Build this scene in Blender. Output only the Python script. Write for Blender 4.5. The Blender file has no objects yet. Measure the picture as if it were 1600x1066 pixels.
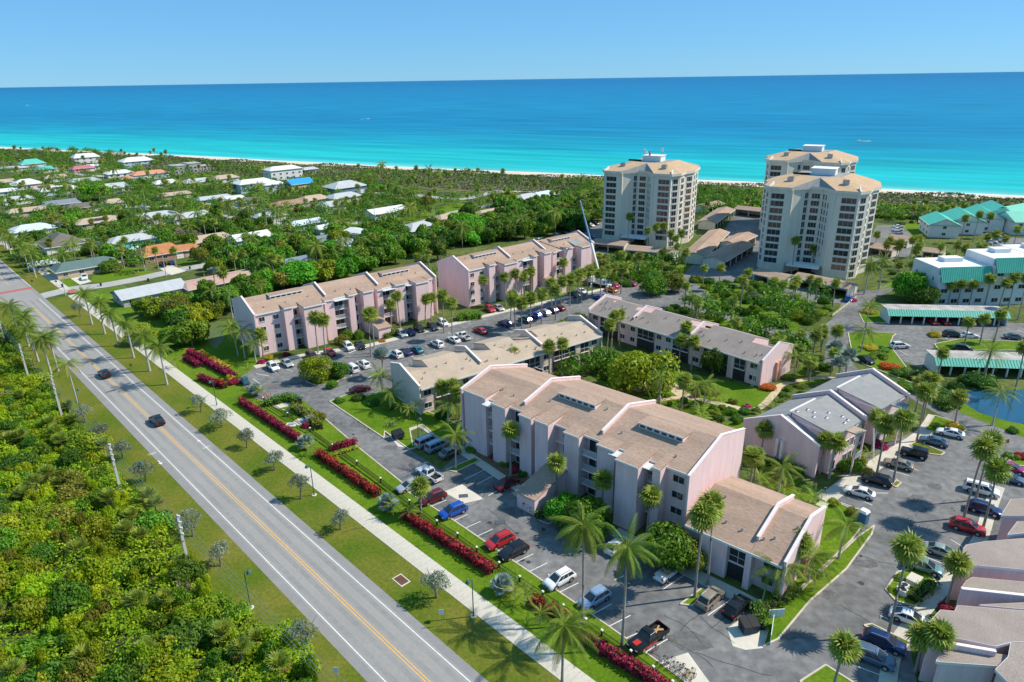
import bpy, bmesh, math, random
import numpy as np
from mathutils import Vector, Matrix
SC=bpy.context.scene
COL=SC.collection
R=math.radians
rnd=random.Random(7)
# ------------------------------------------------------------------ camera
CAMH=64.0; FPX=1066.7; PITCH=21.0; ROLL=-0.9
_p,_r=R(PITCH),R(ROLL)
cF=Vector((0,math.cos(_p),-math.sin(_p))); _R0=Vector((1,0,0)); _U0=_R0.cross(cF)
cR=_R0*math.cos(_r)+_U0*math.sin(_r); cU=-_R0*math.sin(_r)+_U0*math.cos(_r)
cd=bpy.data.cameras.new('camera'); co=bpy.data.objects.new('camera',cd); COL.objects.link(co)
cd.lens=24; cd.sensor_width=36; cd.clip_start=1; cd.clip_end=90000
_m=Matrix((cR,cU,-cF)).transposed().to_4x4(); _m.translation=(0,0,CAMH); co.matrix_world=_m
SC.camera=co
# ------------------------------------------------------------------ sky, sun, exposure
SUN_AZ=8.0; SUN_EL=46.0         # azimuth measured from +X
w=bpy.data.worlds.new('World'); SC.world=w; w.use_nodes=True
nt=w.node_tree; bg=nt.nodes['Background']
st=nt.nodes.new('ShaderNodeTexSky'); st.sky_type='NISHITA'; st.sun_disc=False
st.sun_elevation=R(SUN_EL); st.sun_rotation=R(90-SUN_AZ); st.altitude=60; st.air_density=0.8; st.dust_density=0.0; st.ozone_density=6.0
tn=nt.nodes.new('ShaderNodeMix'); tn.data_type='RGBA'; tn.blend_type='MULTIPLY'; tn.inputs[0].default_value=1; tn.inputs[7].default_value=(.43,.665,.87,1)
nt.links.new(st.outputs[0],tn.inputs[6]); fl=nt.nodes.new('ShaderNodeMix'); fl.data_type='RGBA'; fl.inputs[0].default_value=.62; fl.inputs[7].default_value=(1.02,2.66,4.35,1)
nt.links.new(tn.outputs[2],fl.inputs[6]); nt.links.new(fl.outputs[2],bg.inputs[0]); bg.inputs[1].default_value=0.15
sd=bpy.data.lights.new('sun','SUN'); sd.energy=4.6; sd.angle=R(0.5); sd.color=(1,0.925,0.79)
so=bpy.data.objects.new('sun',sd); COL.objects.link(so)
_d=Vector((math.cos(R(SUN_EL))*math.cos(R(SUN_AZ)),math.cos(R(SUN_EL))*math.sin(R(SUN_AZ)),math.sin(R(SUN_EL))))
so.rotation_euler=_d.to_track_quat('Z','Y').to_euler()
vs=SC.view_settings; vs.view_transform='Standard'; vs.look='None'; vs.exposure=0.27; vs.gamma=1; vs.use_curve_mapping=False
# ------------------------------------------------------------------ helpers
def G(px,py,z=0.0):
    d=cF*FPX+cR*(px-800)+cU*(533-py); t=(z-CAMH)/d.z
    return Vector((d.x*t,d.y*t,z))
def uv(u,v,z=0.0):               # frame along the avenue
    a=R(-46.1); return Vector((u*math.cos(a)-v*math.sin(a),u*math.sin(a)+v*math.cos(a),z))
def loc(o,a,x,y,z=0.0):
    c,s=math.cos(R(a)),math.sin(R(a)); return Vector((o[0]+c*x-s*y,o[1]+s*x+c*y,z))
MC={}
def mat(name,col,rough=.8,var=.15,scale=1.0,bump=0.0,bscale=None,spec=.3,metal=0.0,col2=None,detail=4,stretch=None,fine=None):
    if name in MC: return MC[name]
    m=bpy.data.materials.new(name); m.use_nodes=True; n=m.node_tree; b=n.nodes['Principled BSDF']; L=n.links.new
    b.inputs['Roughness'].default_value=rough; b.inputs['Metallic'].default_value=metal
    b.inputs['Specular IOR Level'].default_value=spec
    tc=n.nodes.new('ShaderNodeTexCoord'); mp=n.nodes.new('ShaderNodeMapping'); L(tc.outputs['Object'],mp.inputs[0])
    if stretch: mp.inputs['Scale'].default_value=stretch
    if var>0 or col2:
        nz=n.nodes.new('ShaderNodeTexNoise'); nz.inputs['Scale'].default_value=scale; nz.inputs['Detail'].default_value=detail
        nz.inputs['Roughness'].default_value=.62
        L(mp.outputs[0],nz.inputs['Vector'])
        rp=n.nodes.new('ShaderNodeValToRGB'); e=rp.color_ramp.elements
        e[0].position=.3; e[1].position=.7
        if col2: e[0].color=(*col,1); e[1].color=(*col2,1)
        else:
            e[0].color=(*[c*(1-var) for c in col],1); e[1].color=(*[min(1,c*(1+var)) for c in col],1)
        L(nz.outputs['Fac'],rp.inputs[0]); out=rp.outputs[0]
        if fine:
            nf=n.nodes.new('ShaderNodeTexNoise'); nf.inputs['Scale'].default_value=fine[0]; nf.inputs['Detail'].default_value=3
            L(mp.outputs[0],nf.inputs['Vector'])
            mr=n.nodes.new('ShaderNodeMapRange'); mr.inputs[1].default_value=.3; mr.inputs[2].default_value=.7
            mr.inputs[3].default_value=1-fine[1]; mr.inputs[4].default_value=1+fine[1]; L(nf.outputs['Fac'],mr.inputs[0])
            mx=n.nodes.new('ShaderNodeVectorMath'); mx.operation='SCALE'; L(out,mx.inputs[0]); L(mr.outputs[0],mx.inputs['Scale']); out=mx.outputs[0]
        L(out,b.inputs['Base Color'])
    else: b.inputs['Base Color'].default_value=(*col,1)
    if bump>0:
        bz=n.nodes.new('ShaderNodeTexNoise'); bz.inputs['Scale'].default_value=bscale or scale*6; bz.inputs['Detail'].default_value=3
        L(mp.outputs[0],bz.inputs['Vector'])
        bn=n.nodes.new('ShaderNodeBump'); bn.inputs['Strength'].default_value=bump; bn.inputs['Distance'].default_value=.1
        L(bz.outputs['Fac'],bn.inputs['Height']); L(bn.outputs[0],b.inputs['Normal'])
    MC[name]=m; return m
def leafmat(name,c1,c2,trans=.3,hv=.25):
    if name in MC: return MC[name]
    m=bpy.data.materials.new(name); m.use_nodes=True; n=m.node_tree; b=n.nodes['Principled BSDF']; L=n.links.new
    at=n.nodes.new('ShaderNodeAttribute'); at.attribute_name='tone'
    mx=n.nodes.new('ShaderNodeMix'); mx.data_type='RGBA'; mx.inputs[6].default_value=(*c1,1); mx.inputs[7].default_value=(*c2,1)
    L(at.outputs['Fac'],mx.inputs[0])
    oi=n.nodes.new('ShaderNodeObjectInfo'); hs=n.nodes.new('ShaderNodeHueSaturation')
    mr=n.nodes.new('ShaderNodeMapRange'); mr.inputs[3].default_value=1-hv; mr.inputs[4].default_value=1+hv; L(oi.outputs['Random'],mr.inputs[0])
    mh=n.nodes.new('ShaderNodeMath'); mh.operation='MULTIPLY'; mh.inputs[1].default_value=7.31; L(oi.outputs['Random'],mh.inputs[0])
    fr=n.nodes.new('ShaderNodeMath'); fr.operation='FRACT'; L(mh.outputs[0],fr.inputs[0])
    m2=n.nodes.new('ShaderNodeMapRange'); m2.inputs[3].default_value=.478; m2.inputs[4].default_value=.518; L(fr.outputs[0],m2.inputs[0])
    L(m2.outputs[0],hs.inputs['Hue']); L(mr.outputs[0],hs.inputs['Value']); L(mx.outputs[2],hs.inputs['Color'])
    L(hs.outputs[0],b.inputs['Base Color']); b.inputs['Roughness'].default_value=.5; b.inputs['Specular IOR Level'].default_value=.25
    tr=n.nodes.new('ShaderNodeBsdfTranslucent'); L(hs.outputs[0],tr.inputs[0])
    ms=n.nodes.new('ShaderNodeMixShader'); ms.inputs[0].default_value=trans
    o=n.nodes['Material Output']; L(b.outputs[0],ms.inputs[1]); L(tr.outputs[0],ms.inputs[2]); L(ms.outputs[0],o.inputs[0])
    MC[name]=m; return m
class MB:
    def __init__(s): s.v=[]; s.f=[]; s.mi=[]; s.k=0
    def mat(s,k): s.k=k; return s
    def poly(s,pts):
        b=len(s.v); s.v+= [tuple(p) for p in pts]; s.f.append(tuple(range(b,b+len(pts)))); s.mi.append(s.k); return s
    def hexa(s,P):               # 8 points, bottom ccw 0-3, top 4-7
        b=len(s.v); s.v+=[tuple(p) for p in P]
        for q in ((0,3,2,1),(4,5,6,7),(0,1,5,4),(1,2,6,5),(2,3,7,6),(3,0,4,7)): s.f.append(tuple(b+i for i in q)); s.mi.append(s.k)
        return s
    def box(s,x0,x1,y0,y1,z0,z1):
        return s.hexa([(x0,y0,z0),(x1,y0,z0),(x1,y1,z0),(x0,y1,z0),(x0,y0,z1),(x1,y0,z1),(x1,y1,z1),(x0,y1,z1)])
    def prism(s,pts,z0,z1,bottom=True):
        n=len(pts); a=sum(pts[i][0]*pts[(i+1)%n][1]-pts[(i+1)%n][0]*pts[i][1] for i in range(n))
        if a<0: pts=pts[::-1]
        b=len(s.v); s.v+=[(p[0],p[1],z0) for p in pts]+[(p[0],p[1],z1) for p in pts]
        s.f.append(tuple(b+n+i for i in range(n))); s.mi.append(s.k)
        if bottom: s.f.append(tuple(b+n-1-i for i in range(n))); s.mi.append(s.k)
        for i in range(n): j=(i+1)%n; s.f.append((b+i,b+j,b+n+j,b+n+i)); s.mi.append(s.k)
        return s
    def xprism(s,prof,x0,x1):    # profile (y,z) ccw seen from +x, extruded along x
        n=len(prof); b=len(s.v); s.v+=[(x0,p[0],p[1]) for p in prof]+[(x1,p[0],p[1]) for p in prof]
        s.f.append(tuple(b+n+i for i in range(n))); s.mi.append(s.k)
        s.f.append(tuple(b+n-1-i for i in range(n))); s.mi.append(s.k)
        for i in range(n): j=(i+1)%n; s.f.append((b+i,b+j,b+n+j,b+n+i)); s.mi.append(s.k)
        return s
    def tube(s,path,rad,n=7,cap=True):
        b=len(s.v); m=len(path)
        for i,p in enumerate(path):
            p=Vector(p); d=(Vector(path[min(i+1,m-1)])-Vector(path[max(i-1,0)])).normalized()
            a=d.cross(Vector((0,0,1))); a=Vector((1,0,0)) if a.length<.05 else a.normalized(); c=d.cross(a)
            r=rad[i] if hasattr(rad,'__len__') else rad
            for k in range(n): t=2*math.pi*k/n; s.v.append(tuple(p+a*(r*math.cos(t))+c*(r*math.sin(t))))
        for i in range(m-1):
            for k in range(n): k2=(k+1)%n; s.f.append((b+i*n+k,b+(i+1)*n+k,b+(i+1)*n+k2,b+i*n+k2)); s.mi.append(s.k)
        if cap:
            s.f.append(tuple(b+k for k in range(n))); s.mi.append(s.k); s.f.append(tuple(b+(m-1)*n+n-1-k for k in range(n))); s.mi.append(s.k)
        return s
    def bar(s,a,b_,w,h=None):
        a=Vector(a); b_=Vector(b_); d=(b_-a).normalized(); h=h or w
        x=d.cross(Vector((0,0,1))); x=Vector((1,0,0)) if x.length<.05 else x.normalized(); y=x.cross(d)
        x*=w/2; y*=h/2
        return s.hexa([a-x-y,a+x-y,b_+x-y,b_-x-y,a-x+y,a+x+y,b_+x+y,b_-x+y])
    def mesh(s,name,mats,smooth=None):
        me=bpy.data.meshes.new(name); me.from_pydata(s.v,[],s.f); me.update()
        for m in (mats if isinstance(mats,(list,tuple)) else [mats]): me.materials.append(m)
        me.polygons.foreach_set('material_index',s.mi)
        if smooth:
            me.polygons.foreach_set('use_smooth',[True]*len(s.f)); me.set_sharp_from_angle(angle=R(smooth))
        return me
    def obj(s,name,mats,parent=None,smooth=None): return link(name,s.mesh(name,mats,smooth),parent)
def link(name,me,parent=None,lo=None,rot=None,sc=None):
    o=bpy.data.objects.new(name,me); COL.objects.link(o)
    if parent: o.parent=parent
    if lo is not None: o.location=lo
    if rot is not None: o.rotation_euler=rot
    if sc is not None: o.scale=sc if hasattr(sc,'__len__') else (sc,sc,sc)
    return o
def tag(o,label,cat,group=None,kind=None):
    if label: o['label']=label
    if cat: o['category']=cat
    if group: o['group']=group
    if kind: o['kind']=kind
    return o
def thing(name,label,cat,lo=(0,0,0),rz=0,group=None):
    o=bpy.data.objects.new(name,None); COL.objects.link(o); o.location=lo; o.rotation_euler=(0,0,rz); o.empty_display_size=.2
    return tag(o,label,cat,group)
def struct(name,mb,m,z=None):
    o=mb.obj(name,m); o['kind']='structure'; return o
def copy_tree(o,parent=None):
    c=o.copy(); COL.objects.link(c)
    if parent: c.parent=parent
    for ch in o.children: copy_tree(ch,c)
    return c
KEEP=[]                          # world-space keep-outs for scattered plants: ('c',x,y,r) / ('l',ax,ay,bx,by,r) / ('p',pts)
def inpoly(x,y,pts):
    r=False; j=len(pts)-1
    for i in range(len(pts)):
        xi,yi=pts[i][0],pts[i][1]; xj,yj=pts[j][0],pts[j][1]
        if (yi>y)!=(yj>y) and x<(xj-xi)*(y-yi)/(yj-yi)+xi: r=not r
        j=i
    return r
def blocked(x,y,m=0.0):
    for k in KEEP:
        if k[0]=='c':
            if (x-k[1])**2+(y-k[2])**2<(k[3]+m)**2: return True
        elif k[0]=='l':
            ax,ay,bx,by,r=k[1:]; dx,dy=bx-ax,by-ay; t=max(0,min(1,((x-ax)*dx+(y-ay)*dy)/(dx*dx+dy*dy+1e-9)))
            if (x-ax-t*dx)**2+(y-ay-t*dy)**2<(r+m)**2: return True
        elif inpoly(x,y,k[1]): return True
    return False
ZL={'z':0.0}
def sheet(name,pts,m,z,keep=True):
    P=[G(*p) for p in pts]
    if keep: KEEP.append(('p',[(p.x,p.y) for p in P]))
    b=MB(); b.poly([(p.x,p.y,z) for p in P]); 
    o=struct(name,b,m); 
    if o.data.polygons[0].normal.z<0: o.data.flip_normals()
    return o
def ribbon(name,P,wd,m,z,keep=True,closed=False):
    P=[Vector((p[0],p[1],0)) for p in P]; n=len(P); Ls=[];Rs=[]
    for i in range(n):
        d=(P[min(i+1,n-1)]-P[max(i-1,0)]).normalized(); s=Vector((-d.y,d.x,0))*(wd/2); Ls.append(P[i]+s); Rs.append(P[i]-s)
        if keep and i<n-1: KEEP.append(('l',P[i].x,P[i].y,P[i+1].x,P[i+1].y,wd/2+.3))
    b=MB()
    for i in range(n-1): b.poly([(*Rs[i][:2],z),(*Rs[i+1][:2],z),(*Ls[i+1][:2],z),(*Ls[i][:2],z)])
    return struct(name,b,m)
def smoothpts(P,k=4):
    out=[]
    P=[Vector((p[0],p[1],0)) for p in P]; n=len(P)
    for i in range(n-1):
        a,b_,c,d=P[max(i-1,0)],P[i],P[i+1],P[min(i+2,n-1)]
        for j in range(k):
            t=j/k; out.append(.5*((2*b_)+(c-a)*t+(2*a-5*b_+4*c-d)*t*t+(3*b_-a-3*c+d)*t**3))
    out.append(P[-1]); return out
# ------------------------------------------------------------------ materials
PINK=mat('pink_stucco',(.78,.575,.57),.85,.085,1.1,.15,8,fine=(6,.05),stretch=(1,1,.13),detail=6)
PINKT=mat('pale_pink_trim',(.84,.74,.72),.8,.05,1)
SALMON=mat('salmon_stucco',(.70,.36,.27),.85,.06,.6)
WHITE=mat('white_paint',(.78,.77,.75),.6,.04,2)
SHINGLE=mat('brown_shingle',(.385,.268,.20),.9,.16,.35,.35,5,fine=(7,.22),stretch=(.22,1,1),detail=6)
SHTAN=mat('tan_shingle',(.45,.355,.265),.9,.1,.3,.3,5,fine=(6,.14))
SHTAN2=mat('taupe_shingle',(.32,.265,.23),.9,.12,.3,.3,5,fine=(6,.16))
SHGREY=mat('grey_membrane_roof',(.285,.285,.28),.85,.12,.5,.15,6,fine=(5,.1))
CREAM=mat('cream_stucco',(.72,.66,.56),.85,.08,.6,fine=(2,.05),stretch=(1,1,.1))
TOWERROOF=mat('tan_tower_shingle',(.52,.36,.22),.9,.1,.4,fine=(4,.12))
GLASS=mat('dark_glass',(.025,.035,.045),.08,0,spec=.6)
GLASS2=mat('curtained_glass',(.10,.065,.05),.15,.3,.6,spec=.6)
FRAME=mat('white_frame',(.7,.7,.68),.5,0)
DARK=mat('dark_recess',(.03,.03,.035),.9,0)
SCREEN=mat('dark_screen',(.035,.035,.04),.7,.2,3)
RAIL=mat('grey_rail',(.50,.53,.53),.5,0)
ASPH=mat('lot_asphalt',(.115,.114,.116),.9,0,.10,.25,9,col2=(.225,.22,.215),fine=(.8,.2),detail=10)
ROADM=mat('avenue_asphalt',(.305,.290,.272),.9,.07,.08,.15,10,fine=(2.0,.05),detail=6)
SHOULD=mat('shoulder_asphalt',(.262,.25,.245),.9,.09,.3,.15,10,fine=(3,.07))
STREET=mat('street_asphalt',(.40,.385,.37),.9,.1,.1,fine=(1,.05))
CONC=mat('concrete_walk',(.55,.51,.43),.9,.12,.35,.1,6,fine=(3,.07))
CONCW=mat('pale_concrete',(.62,.57,.48),.9,.1,.5)
KERB=mat('kerb_concrete',(.55,.48,.38),.9,.15,.7)
GRASS=mat('lawn_grass',(.070,.150,.006),.95,0,.13,.5,7,col2=(.150,.225,.016),fine=(2.2,.22),detail=7,spec=.1)
GRASSD=mat('verge_grass',(.070,.130,.008),.95,0,.10,.6,7,col2=(.185,.170,.030),fine=(2.0,.20),detail=8,spec=.1)
GROUND=mat('ground_cover',(.045,.085,.014),.95,0,.05,.5,1,col2=(.14,.16,.05),fine=(.6,.3),detail=8,spec=.1)
SAND=mat('beach_sand',(.66,.55,.42),.95,.08,.05,fine=(1,.08))
SANDP=mat('sandy_path',(.55,.43,.28),.95,.15,.5,fine=(3,.1))
MULCH=mat('mulch',(.20,.12,.07),.95,.3,1.5,.4)
PAINTW=mat('white_marking',(.75,.75,.73),.7,.12,2)
PAINTY=mat('yellow_marking',(.75,.42,.09),.7,.12,2)
BRICKR=mat('red_paver',(.42,.13,.12),.9,.15,1)
TEAL=mat('teal_metal_roof',(.09,.48,.36),.5,.08,.5)
TEALW=mat('white_stucco',(.72,.73,.72),.8,.05,.5)
TRUNK=mat('palm_trunk',(.33,.29,.25),.95,.2,2,.5,12,stretch=(1,1,4))
TRUNKW=mat('royal_palm_trunk',(.46,.43,.39),.9,.12,2,stretch=(1,1,5))
BARK=mat('bark',(.20,.15,.11),.95,.25,3,.5)
CONCP=mat('pole_concrete',(.50,.47,.42),.9,.08,1)
GALV=mat('galvanised_steel',(.40,.43,.44),.45,.1,4,metal=.6)
BLACKM=mat('black_metal',(.02,.02,.022),.5,0)
GREENM=mat('green_painted_metal',(.05,.13,.11),.5,0)
TYRE=mat('tyre_rubber',(.018,.018,.02),.85,0)
RIM=mat('alloy_rim',(.5,.5,.52),.35,0,metal=.8)
LAMPW=mat('clear_lamp',(.75,.76,.78),.15,0,spec=.6)
LAMPR=mat('red_lamp',(.35,.01,.01),.2,0,spec=.5)
REDP=mat('red_paint',(.5,.03,.02),.5,.05,2)
BINM=mat('dark_bin',(.03,.04,.06),.6,.1,2)
HEDGEM=leafmat('green_hedge_leaf',(.085,.20,.014),(.19,.33,.024))
TI=leafmat('crimson_leaf',(.15,.008,.018),(.52,.035,.068),.3,.1)
YEL=leafmat('yellow_leaf',(.45,.36,.02),(.66,.52,.04),.3,.1)
ORL=leafmat('orange_leaf',(.55,.10,.01),(.72,.24,.03),.3,.1)
BOUG=leafmat('pink_bloom',(.45,.02,.10),(.62,.05,.14),.3,.1)
LF_A=leafmat('mid_green_leaf',(.070,.180,.012),(.20,.35,.024))
LF_B=leafmat('dark_green_leaf',(.045,.13,.014),(.13,.25,.022))
LF_Y=leafmat('yellow_green_leaf',(.16,.245,.010),(.34,.39,.020))
LF_O=leafmat('olive_leaf',(.13,.155,.020),(.30,.30,.035))
LF_S=leafmat('silver_leaf',(.14,.19,.11),(.34,.38,.27),.25)
LF_G=leafmat('bare_twig',(.16,.13,.10),(.30,.25,.19),.1)
LF_BR=leafmat('bright_green_leaf',(.07,.26,.014),(.18,.42,.022))
LF_T=leafmat('thicket_leaf',(.17,.31,.010),(.48,.58,.022),.45,.32)
PALM_D=leafmat('palm_leaf',(.09,.175,.014),(.27,.36,.045),.35)
PALM_Y=leafmat('yellow_palm_leaf',(.15,.24,.022),(.36,.41,.07),.3)  # yellow-green leaf colour of fan palms, clump palms and yellowing crowns
PALM_S=leafmat('silver_palm_leaf',(.15,.22,.19),(.36,.43,.37),.15)
PALM_B=leafmat('brown_palm_leaf',(.16,.10,.03),(.30,.20,.07),.2)
# ------------------------------------------------------------------ ground, sea, beach
def plain(name,x0,x1,y0,y1,z,m):
    b=MB(); b.poly([(x0,y0,z),(x1,y0,z),(x1,y1,z),(x0,y1,z)]); return struct(name,b,m)
SH0=Vector((2.0,515.0,0)); SA=-26.4               # shoreline through SH0
def sh(t,d,z=0.0): return loc((SH0.x,SH0.y),SA,t,d,z)
def shline(t): return 2.5*math.sin(t*.013)+1.5*math.sin(t*.037+1)+ (t*t*1.2e-5 if t<0 else t*t*0.5e-5)
b=MB(); T=[-6000,-3000,-1500]+list(range(-1000,1001,40))+[1500,3000,6000]
P=[sh(t,-16+ .6*shline(t)) for t in T]
b.poly([(-6000,-400,0),(6000,-400,0)]+[(p.x,p.y,0) for p in P[::-1]]); struct('ground',b,GROUND)
b=MB()
for i in range(len(T)-1):
    a0,a1=sh(T[i],-19+.6*shline(T[i]),.02),sh(T[i+1],-19+.6*shline(T[i+1]),.02)
    m0,m1=sh(T[i],shline(T[i]),.02),sh(T[i+1],shline(T[i+1]),.02); c0,c1=sh(T[i],25+shline(T[i]),-1.2),sh(T[i+1],25+shline(T[i+1]),-1.2)
    b.poly([a0,a1,m1,m0]); b.poly([m0,m1,c1,c0])
struct('beach',b,SAND)
def sea_mat():
    m=bpy.data.materials.new('sea_water'); m.use_nodes=True; n=m.node_tree; L=n.links.new; bs=n.nodes['Principled BSDF']
    tc=n.nodes.new('ShaderNodeTexCoord'); sp=n.nodes.new('ShaderNodeSeparateXYZ'); L(tc.outputs['Object'],sp.inputs[0])
    mp=n.nodes.new('ShaderNodeMapping'); mp.inputs['Scale'].default_value=(.0012,.010,1); L(tc.outputs['Object'],mp.inputs[0])
    nz=n.nodes.new('ShaderNodeTexNoise'); nz.inputs['Scale'].default_value=1; nz.inputs['Detail'].default_value=5; L(mp.outputs[0],nz.inputs['Vector'])
    lg=n.nodes.new('ShaderNodeMath'); lg.operation='LOGARITHM'; lg.inputs[1].default_value=10
    ad=n.nodes.new('ShaderNodeMath'); ad.operation='ADD'; ad.inputs[1].default_value=20; L(sp.outputs['Y'],ad.inputs[0])
    mxx=n.nodes.new('ShaderNodeMath'); mxx.operation='MAXIMUM'; mxx.inputs[1].default_value=1; L(ad.outputs[0],mxx.inputs[0]); L(mxx.outputs[0],lg.inputs[0])
    nn=n.nodes.new('ShaderNodeMath'); nn.operation='MULTIPLY_ADD'; nn.inputs[1].default_value=.22; nn.inputs[2].default_value=-.11; L(nz.outputs['Fac'],nn.inputs[0])
    a2=n.nodes.new('ShaderNodeMath'); a2.operation='ADD'; L(lg.outputs[0],a2.inputs[0]); L(nn.outputs[0],a2.inputs[1])
    mr=n.nodes.new('ShaderNodeMapRange'); mr.inputs[1].default_value=1.2; mr.inputs[2].default_value=4.0; L(a2.outputs[0],mr.inputs[0])
    rp=n.nodes.new('ShaderNodeValToRGB'); cr=rp.color_ramp
    stops=[(0,(.45,.60,.52)),(.05,(.17,.53,.50)),(.15,(.018,.46,.47)),(.32,(.010,.43,.455)),(.40,(.006,.31,.41)),(.50,(.006,.225,.385)),(.56,(.005,.195,.365)),(.65,(.007,.215,.385)),(.8,(.008,.19,.375)),(1,(.010,.155,.335))]
    while len(cr.elements)<len(stops): cr.elements.new(.5)
    for e,(p,c) in zip(cr.elements,stops): e.position=p; e.color=(*c,1)
    L(mr.outputs[0],rp.inputs[0])
    m3=n.nodes.new('ShaderNodeMapping'); m3.inputs['Scale'].default_value=(.006,.05,1); L(tc.outputs['Object'],m3.inputs[0])
    n3=n.nodes.new('ShaderNodeTexNoise'); n3.inputs['Scale'].default_value=1; n3.inputs['Detail'].default_value=6; L(m3.outputs[0],n3.inputs['Vector'])
    r3=n.nodes.new('ShaderNodeMapRange'); r3.inputs[1].default_value=.3; r3.inputs[2].default_value=.7; r3.inputs[3].default_value=.72; r3.inputs[4].default_value=1.2; L(n3.outputs['Fac'],r3.inputs[0])
    vm=n.nodes.new('ShaderNodeVectorMath'); vm.operation='SCALE'; L(rp.outputs[0],vm.inputs[0]); L(r3.outputs[0],vm.inputs['Scale'])
    L(vm.outputs[0],bs.inputs['Base Color'])
    bs.inputs['Roughness'].default_value=.45; bs.inputs['Specular IOR Level'].default_value=.04
    nb=n.nodes.new('ShaderNodeTexNoise'); nb.inputs['Scale'].default_value=.25; nb.inputs['Detail'].default_value=4; L(tc.outputs['Object'],nb.inputs['Vector'])
    bp=n.nodes.new('ShaderNodeBump'); bp.inputs['Strength'].default_value=.5; bp.inputs['Distance'].default_value=.5; L(nb.outputs['Fac'],bp.inputs['Height']); L(bp.outputs[0],bs.inputs['Normal'])
    return m
b=MB(); TT=[-80000,-20000]+T+[20000,80000]
b.poly([(t,shline(max(-6000,min(6000,t)))if abs(t)<=1000 else shline(1000 if t>0 else -1000),-.02) for t in TT]+[(80000,75000,-.02),(-80000,75000,-.02)])
o=b.obj('sea',sea_mat()); o['kind']='structure'; o.location=(SH0.x,SH0.y,0); o.rotation_euler=(0,0,R(SA))
b=MB()
for i in range(len(T)-1):
    b.poly([sh(T[i],-95,.006),sh(T[i+1],-95,.006),sh(T[i+1],-17+.6*shline(T[i+1]),.03),sh(T[i],-17+.6*shline(T[i]),.03)])
struct('dunes',b,mat('dune_ground',(.10,.105,.045),.95,0,.03,.5,1,col2=(.22,.20,.10),fine=(.25,.3),detail=8,spec=.1))
# foam line
b=MB()
for i in range(3,len(T)-4):
    t0,t1=T[i],T[i+1]; w0=1.2+1.2*abs(math.sin(t0*.05)); w1=1.2+1.2*abs(math.sin(t1*.05))
    b.poly([sh(t0,shline(t0)-.8,.035),sh(t1,shline(t1)-.8,.035),sh(t1,shline(t1)+w1,.035),sh(t0,shline(t0)+w0,.035)])
struct('surf_line',b,mat('foam',(.75,.78,.76),.8,.1,.3))
# ------------------------------------------------------------------ avenue
b=MB()
def strip(b,u0,u1,v0,v1,z): b.poly([uv(u0,v0,z),uv(u1,v0,z),uv(u1,v1,z),uv(u0,v1,z)])
RC=33.4
strip(b,-460,60,RC-4.9,RC+4.9,.012); struct('avenue_shoulder',b,SHOULD)
b=MB(); strip(b,-460,60,RC-3.75,RC+3.75,.016); struct('avenue',b,ROADM)
KEEP.append(('l',*uv(-460,RC)[:2],*uv(60,RC)[:2],5.2))
b=MB()
strip(b,-258,60,RC-3.47,RC-3.35,.02); strip(b,-258,60,RC+3.35,RC+3.47,.02)
strip(b,-460,-275,RC-6.8,RC-6.65,.02); strip(b,-460,-275,RC+4.6,RC+4.75,.02)
struct('edge_line',b,PAINTW)
b=MB()
for v in (-2.65,-.95,.95,2.65): strip(b,-258,60,RC+v-.33,RC+v+.33,.0185)
struct('wheel_track',b,mat('track_asphalt',(.272,.262,.25),.85,.12,.06,.15,10,fine=(1.2,.08),detail=8))
b=MB(); strip(b,-250,60,RC-.24,RC-.12,.02); strip(b,-250,60,RC+.12,RC+.24,.02); strip(b,-460,-285,RC-.3,RC-.15,.02); struct('centre_line',b,PAINTY)
# crossing and widened approach beyond the junction
b=MB(); b.poly([uv(-460,RC-7.5,.014),uv(-272,RC-7.5,.014),uv(-258,RC-5,.014),uv(-258,RC,.014),uv(-460,RC,.014)]); struct('turn_lane',b,ROADM)
b=MB(); strip(b,-276.5,-273.5,RC-8,RC+4.8,.024); struct('brick_crossing',b,BRICKR)
SIDE=[(20,470),(60,464),(110,452),(160,446),(215,436),(260,426),(300,418),(350,410),(400,402),(470,392)]
SIDEW=smoothpts([G(*p) for p in SIDE]); ribbon('side_street',SIDEW,7,STREET,.008)
b=MB(); strip(b,-262,-257.5,RC+12.2,RC+14.6,.03); struct('brick_ramp',b,BRICKR)
# sidewalk, slab by slab
def slabs(name,u0,u1,v0,v1,ln,z=.05):
    b=MB(); strip(b,u0,u1,v0,v1,.02); par=struct(name,b,MULCH); me=None
    KEEP.append(('l',*uv(u0,(v0+v1)/2)[:2],*uv(u1,(v0+v1)/2)[:2],(v1-v0)/2+.4))
    k=int((u1-u0)/ln); q=MB(); q.box(.015,ln-.015,0,v1-v0,-.04,z); me=q.mesh('paving_slab',CONC)
    for i in range(k):
        p=uv(u0+i*ln,v0); link('paving_slab',me,par,(p.x,p.y,rnd.uniform(-.006,.006)),(0,0,R(-46.1)+rnd.uniform(-.002,.002)))
slabs('sidewalk',-255,-8,44.2,46.9,1.55); 
b=MB(); strip(b,-460,-262,44.4,47.0,.03); struct('far_sidewalk',b,CONC)
# verges
b=MB(); strip(b,-254,60,RC+4.9,44.2,.006); struct('verge',b,GRASSD)
b=MB(); strip(b,-454,-262,RC+4.95,44.4,.006); struct('verge',b,GRASSD)
b=MB(); strip(b,-300,60,RC-13,RC-4.9,.006); struct('verge',b,GRASSD)
b=MB(); strip(b,-254,60,46.9,60,.004); struct('lawn_strip',b,GRASS)
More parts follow.
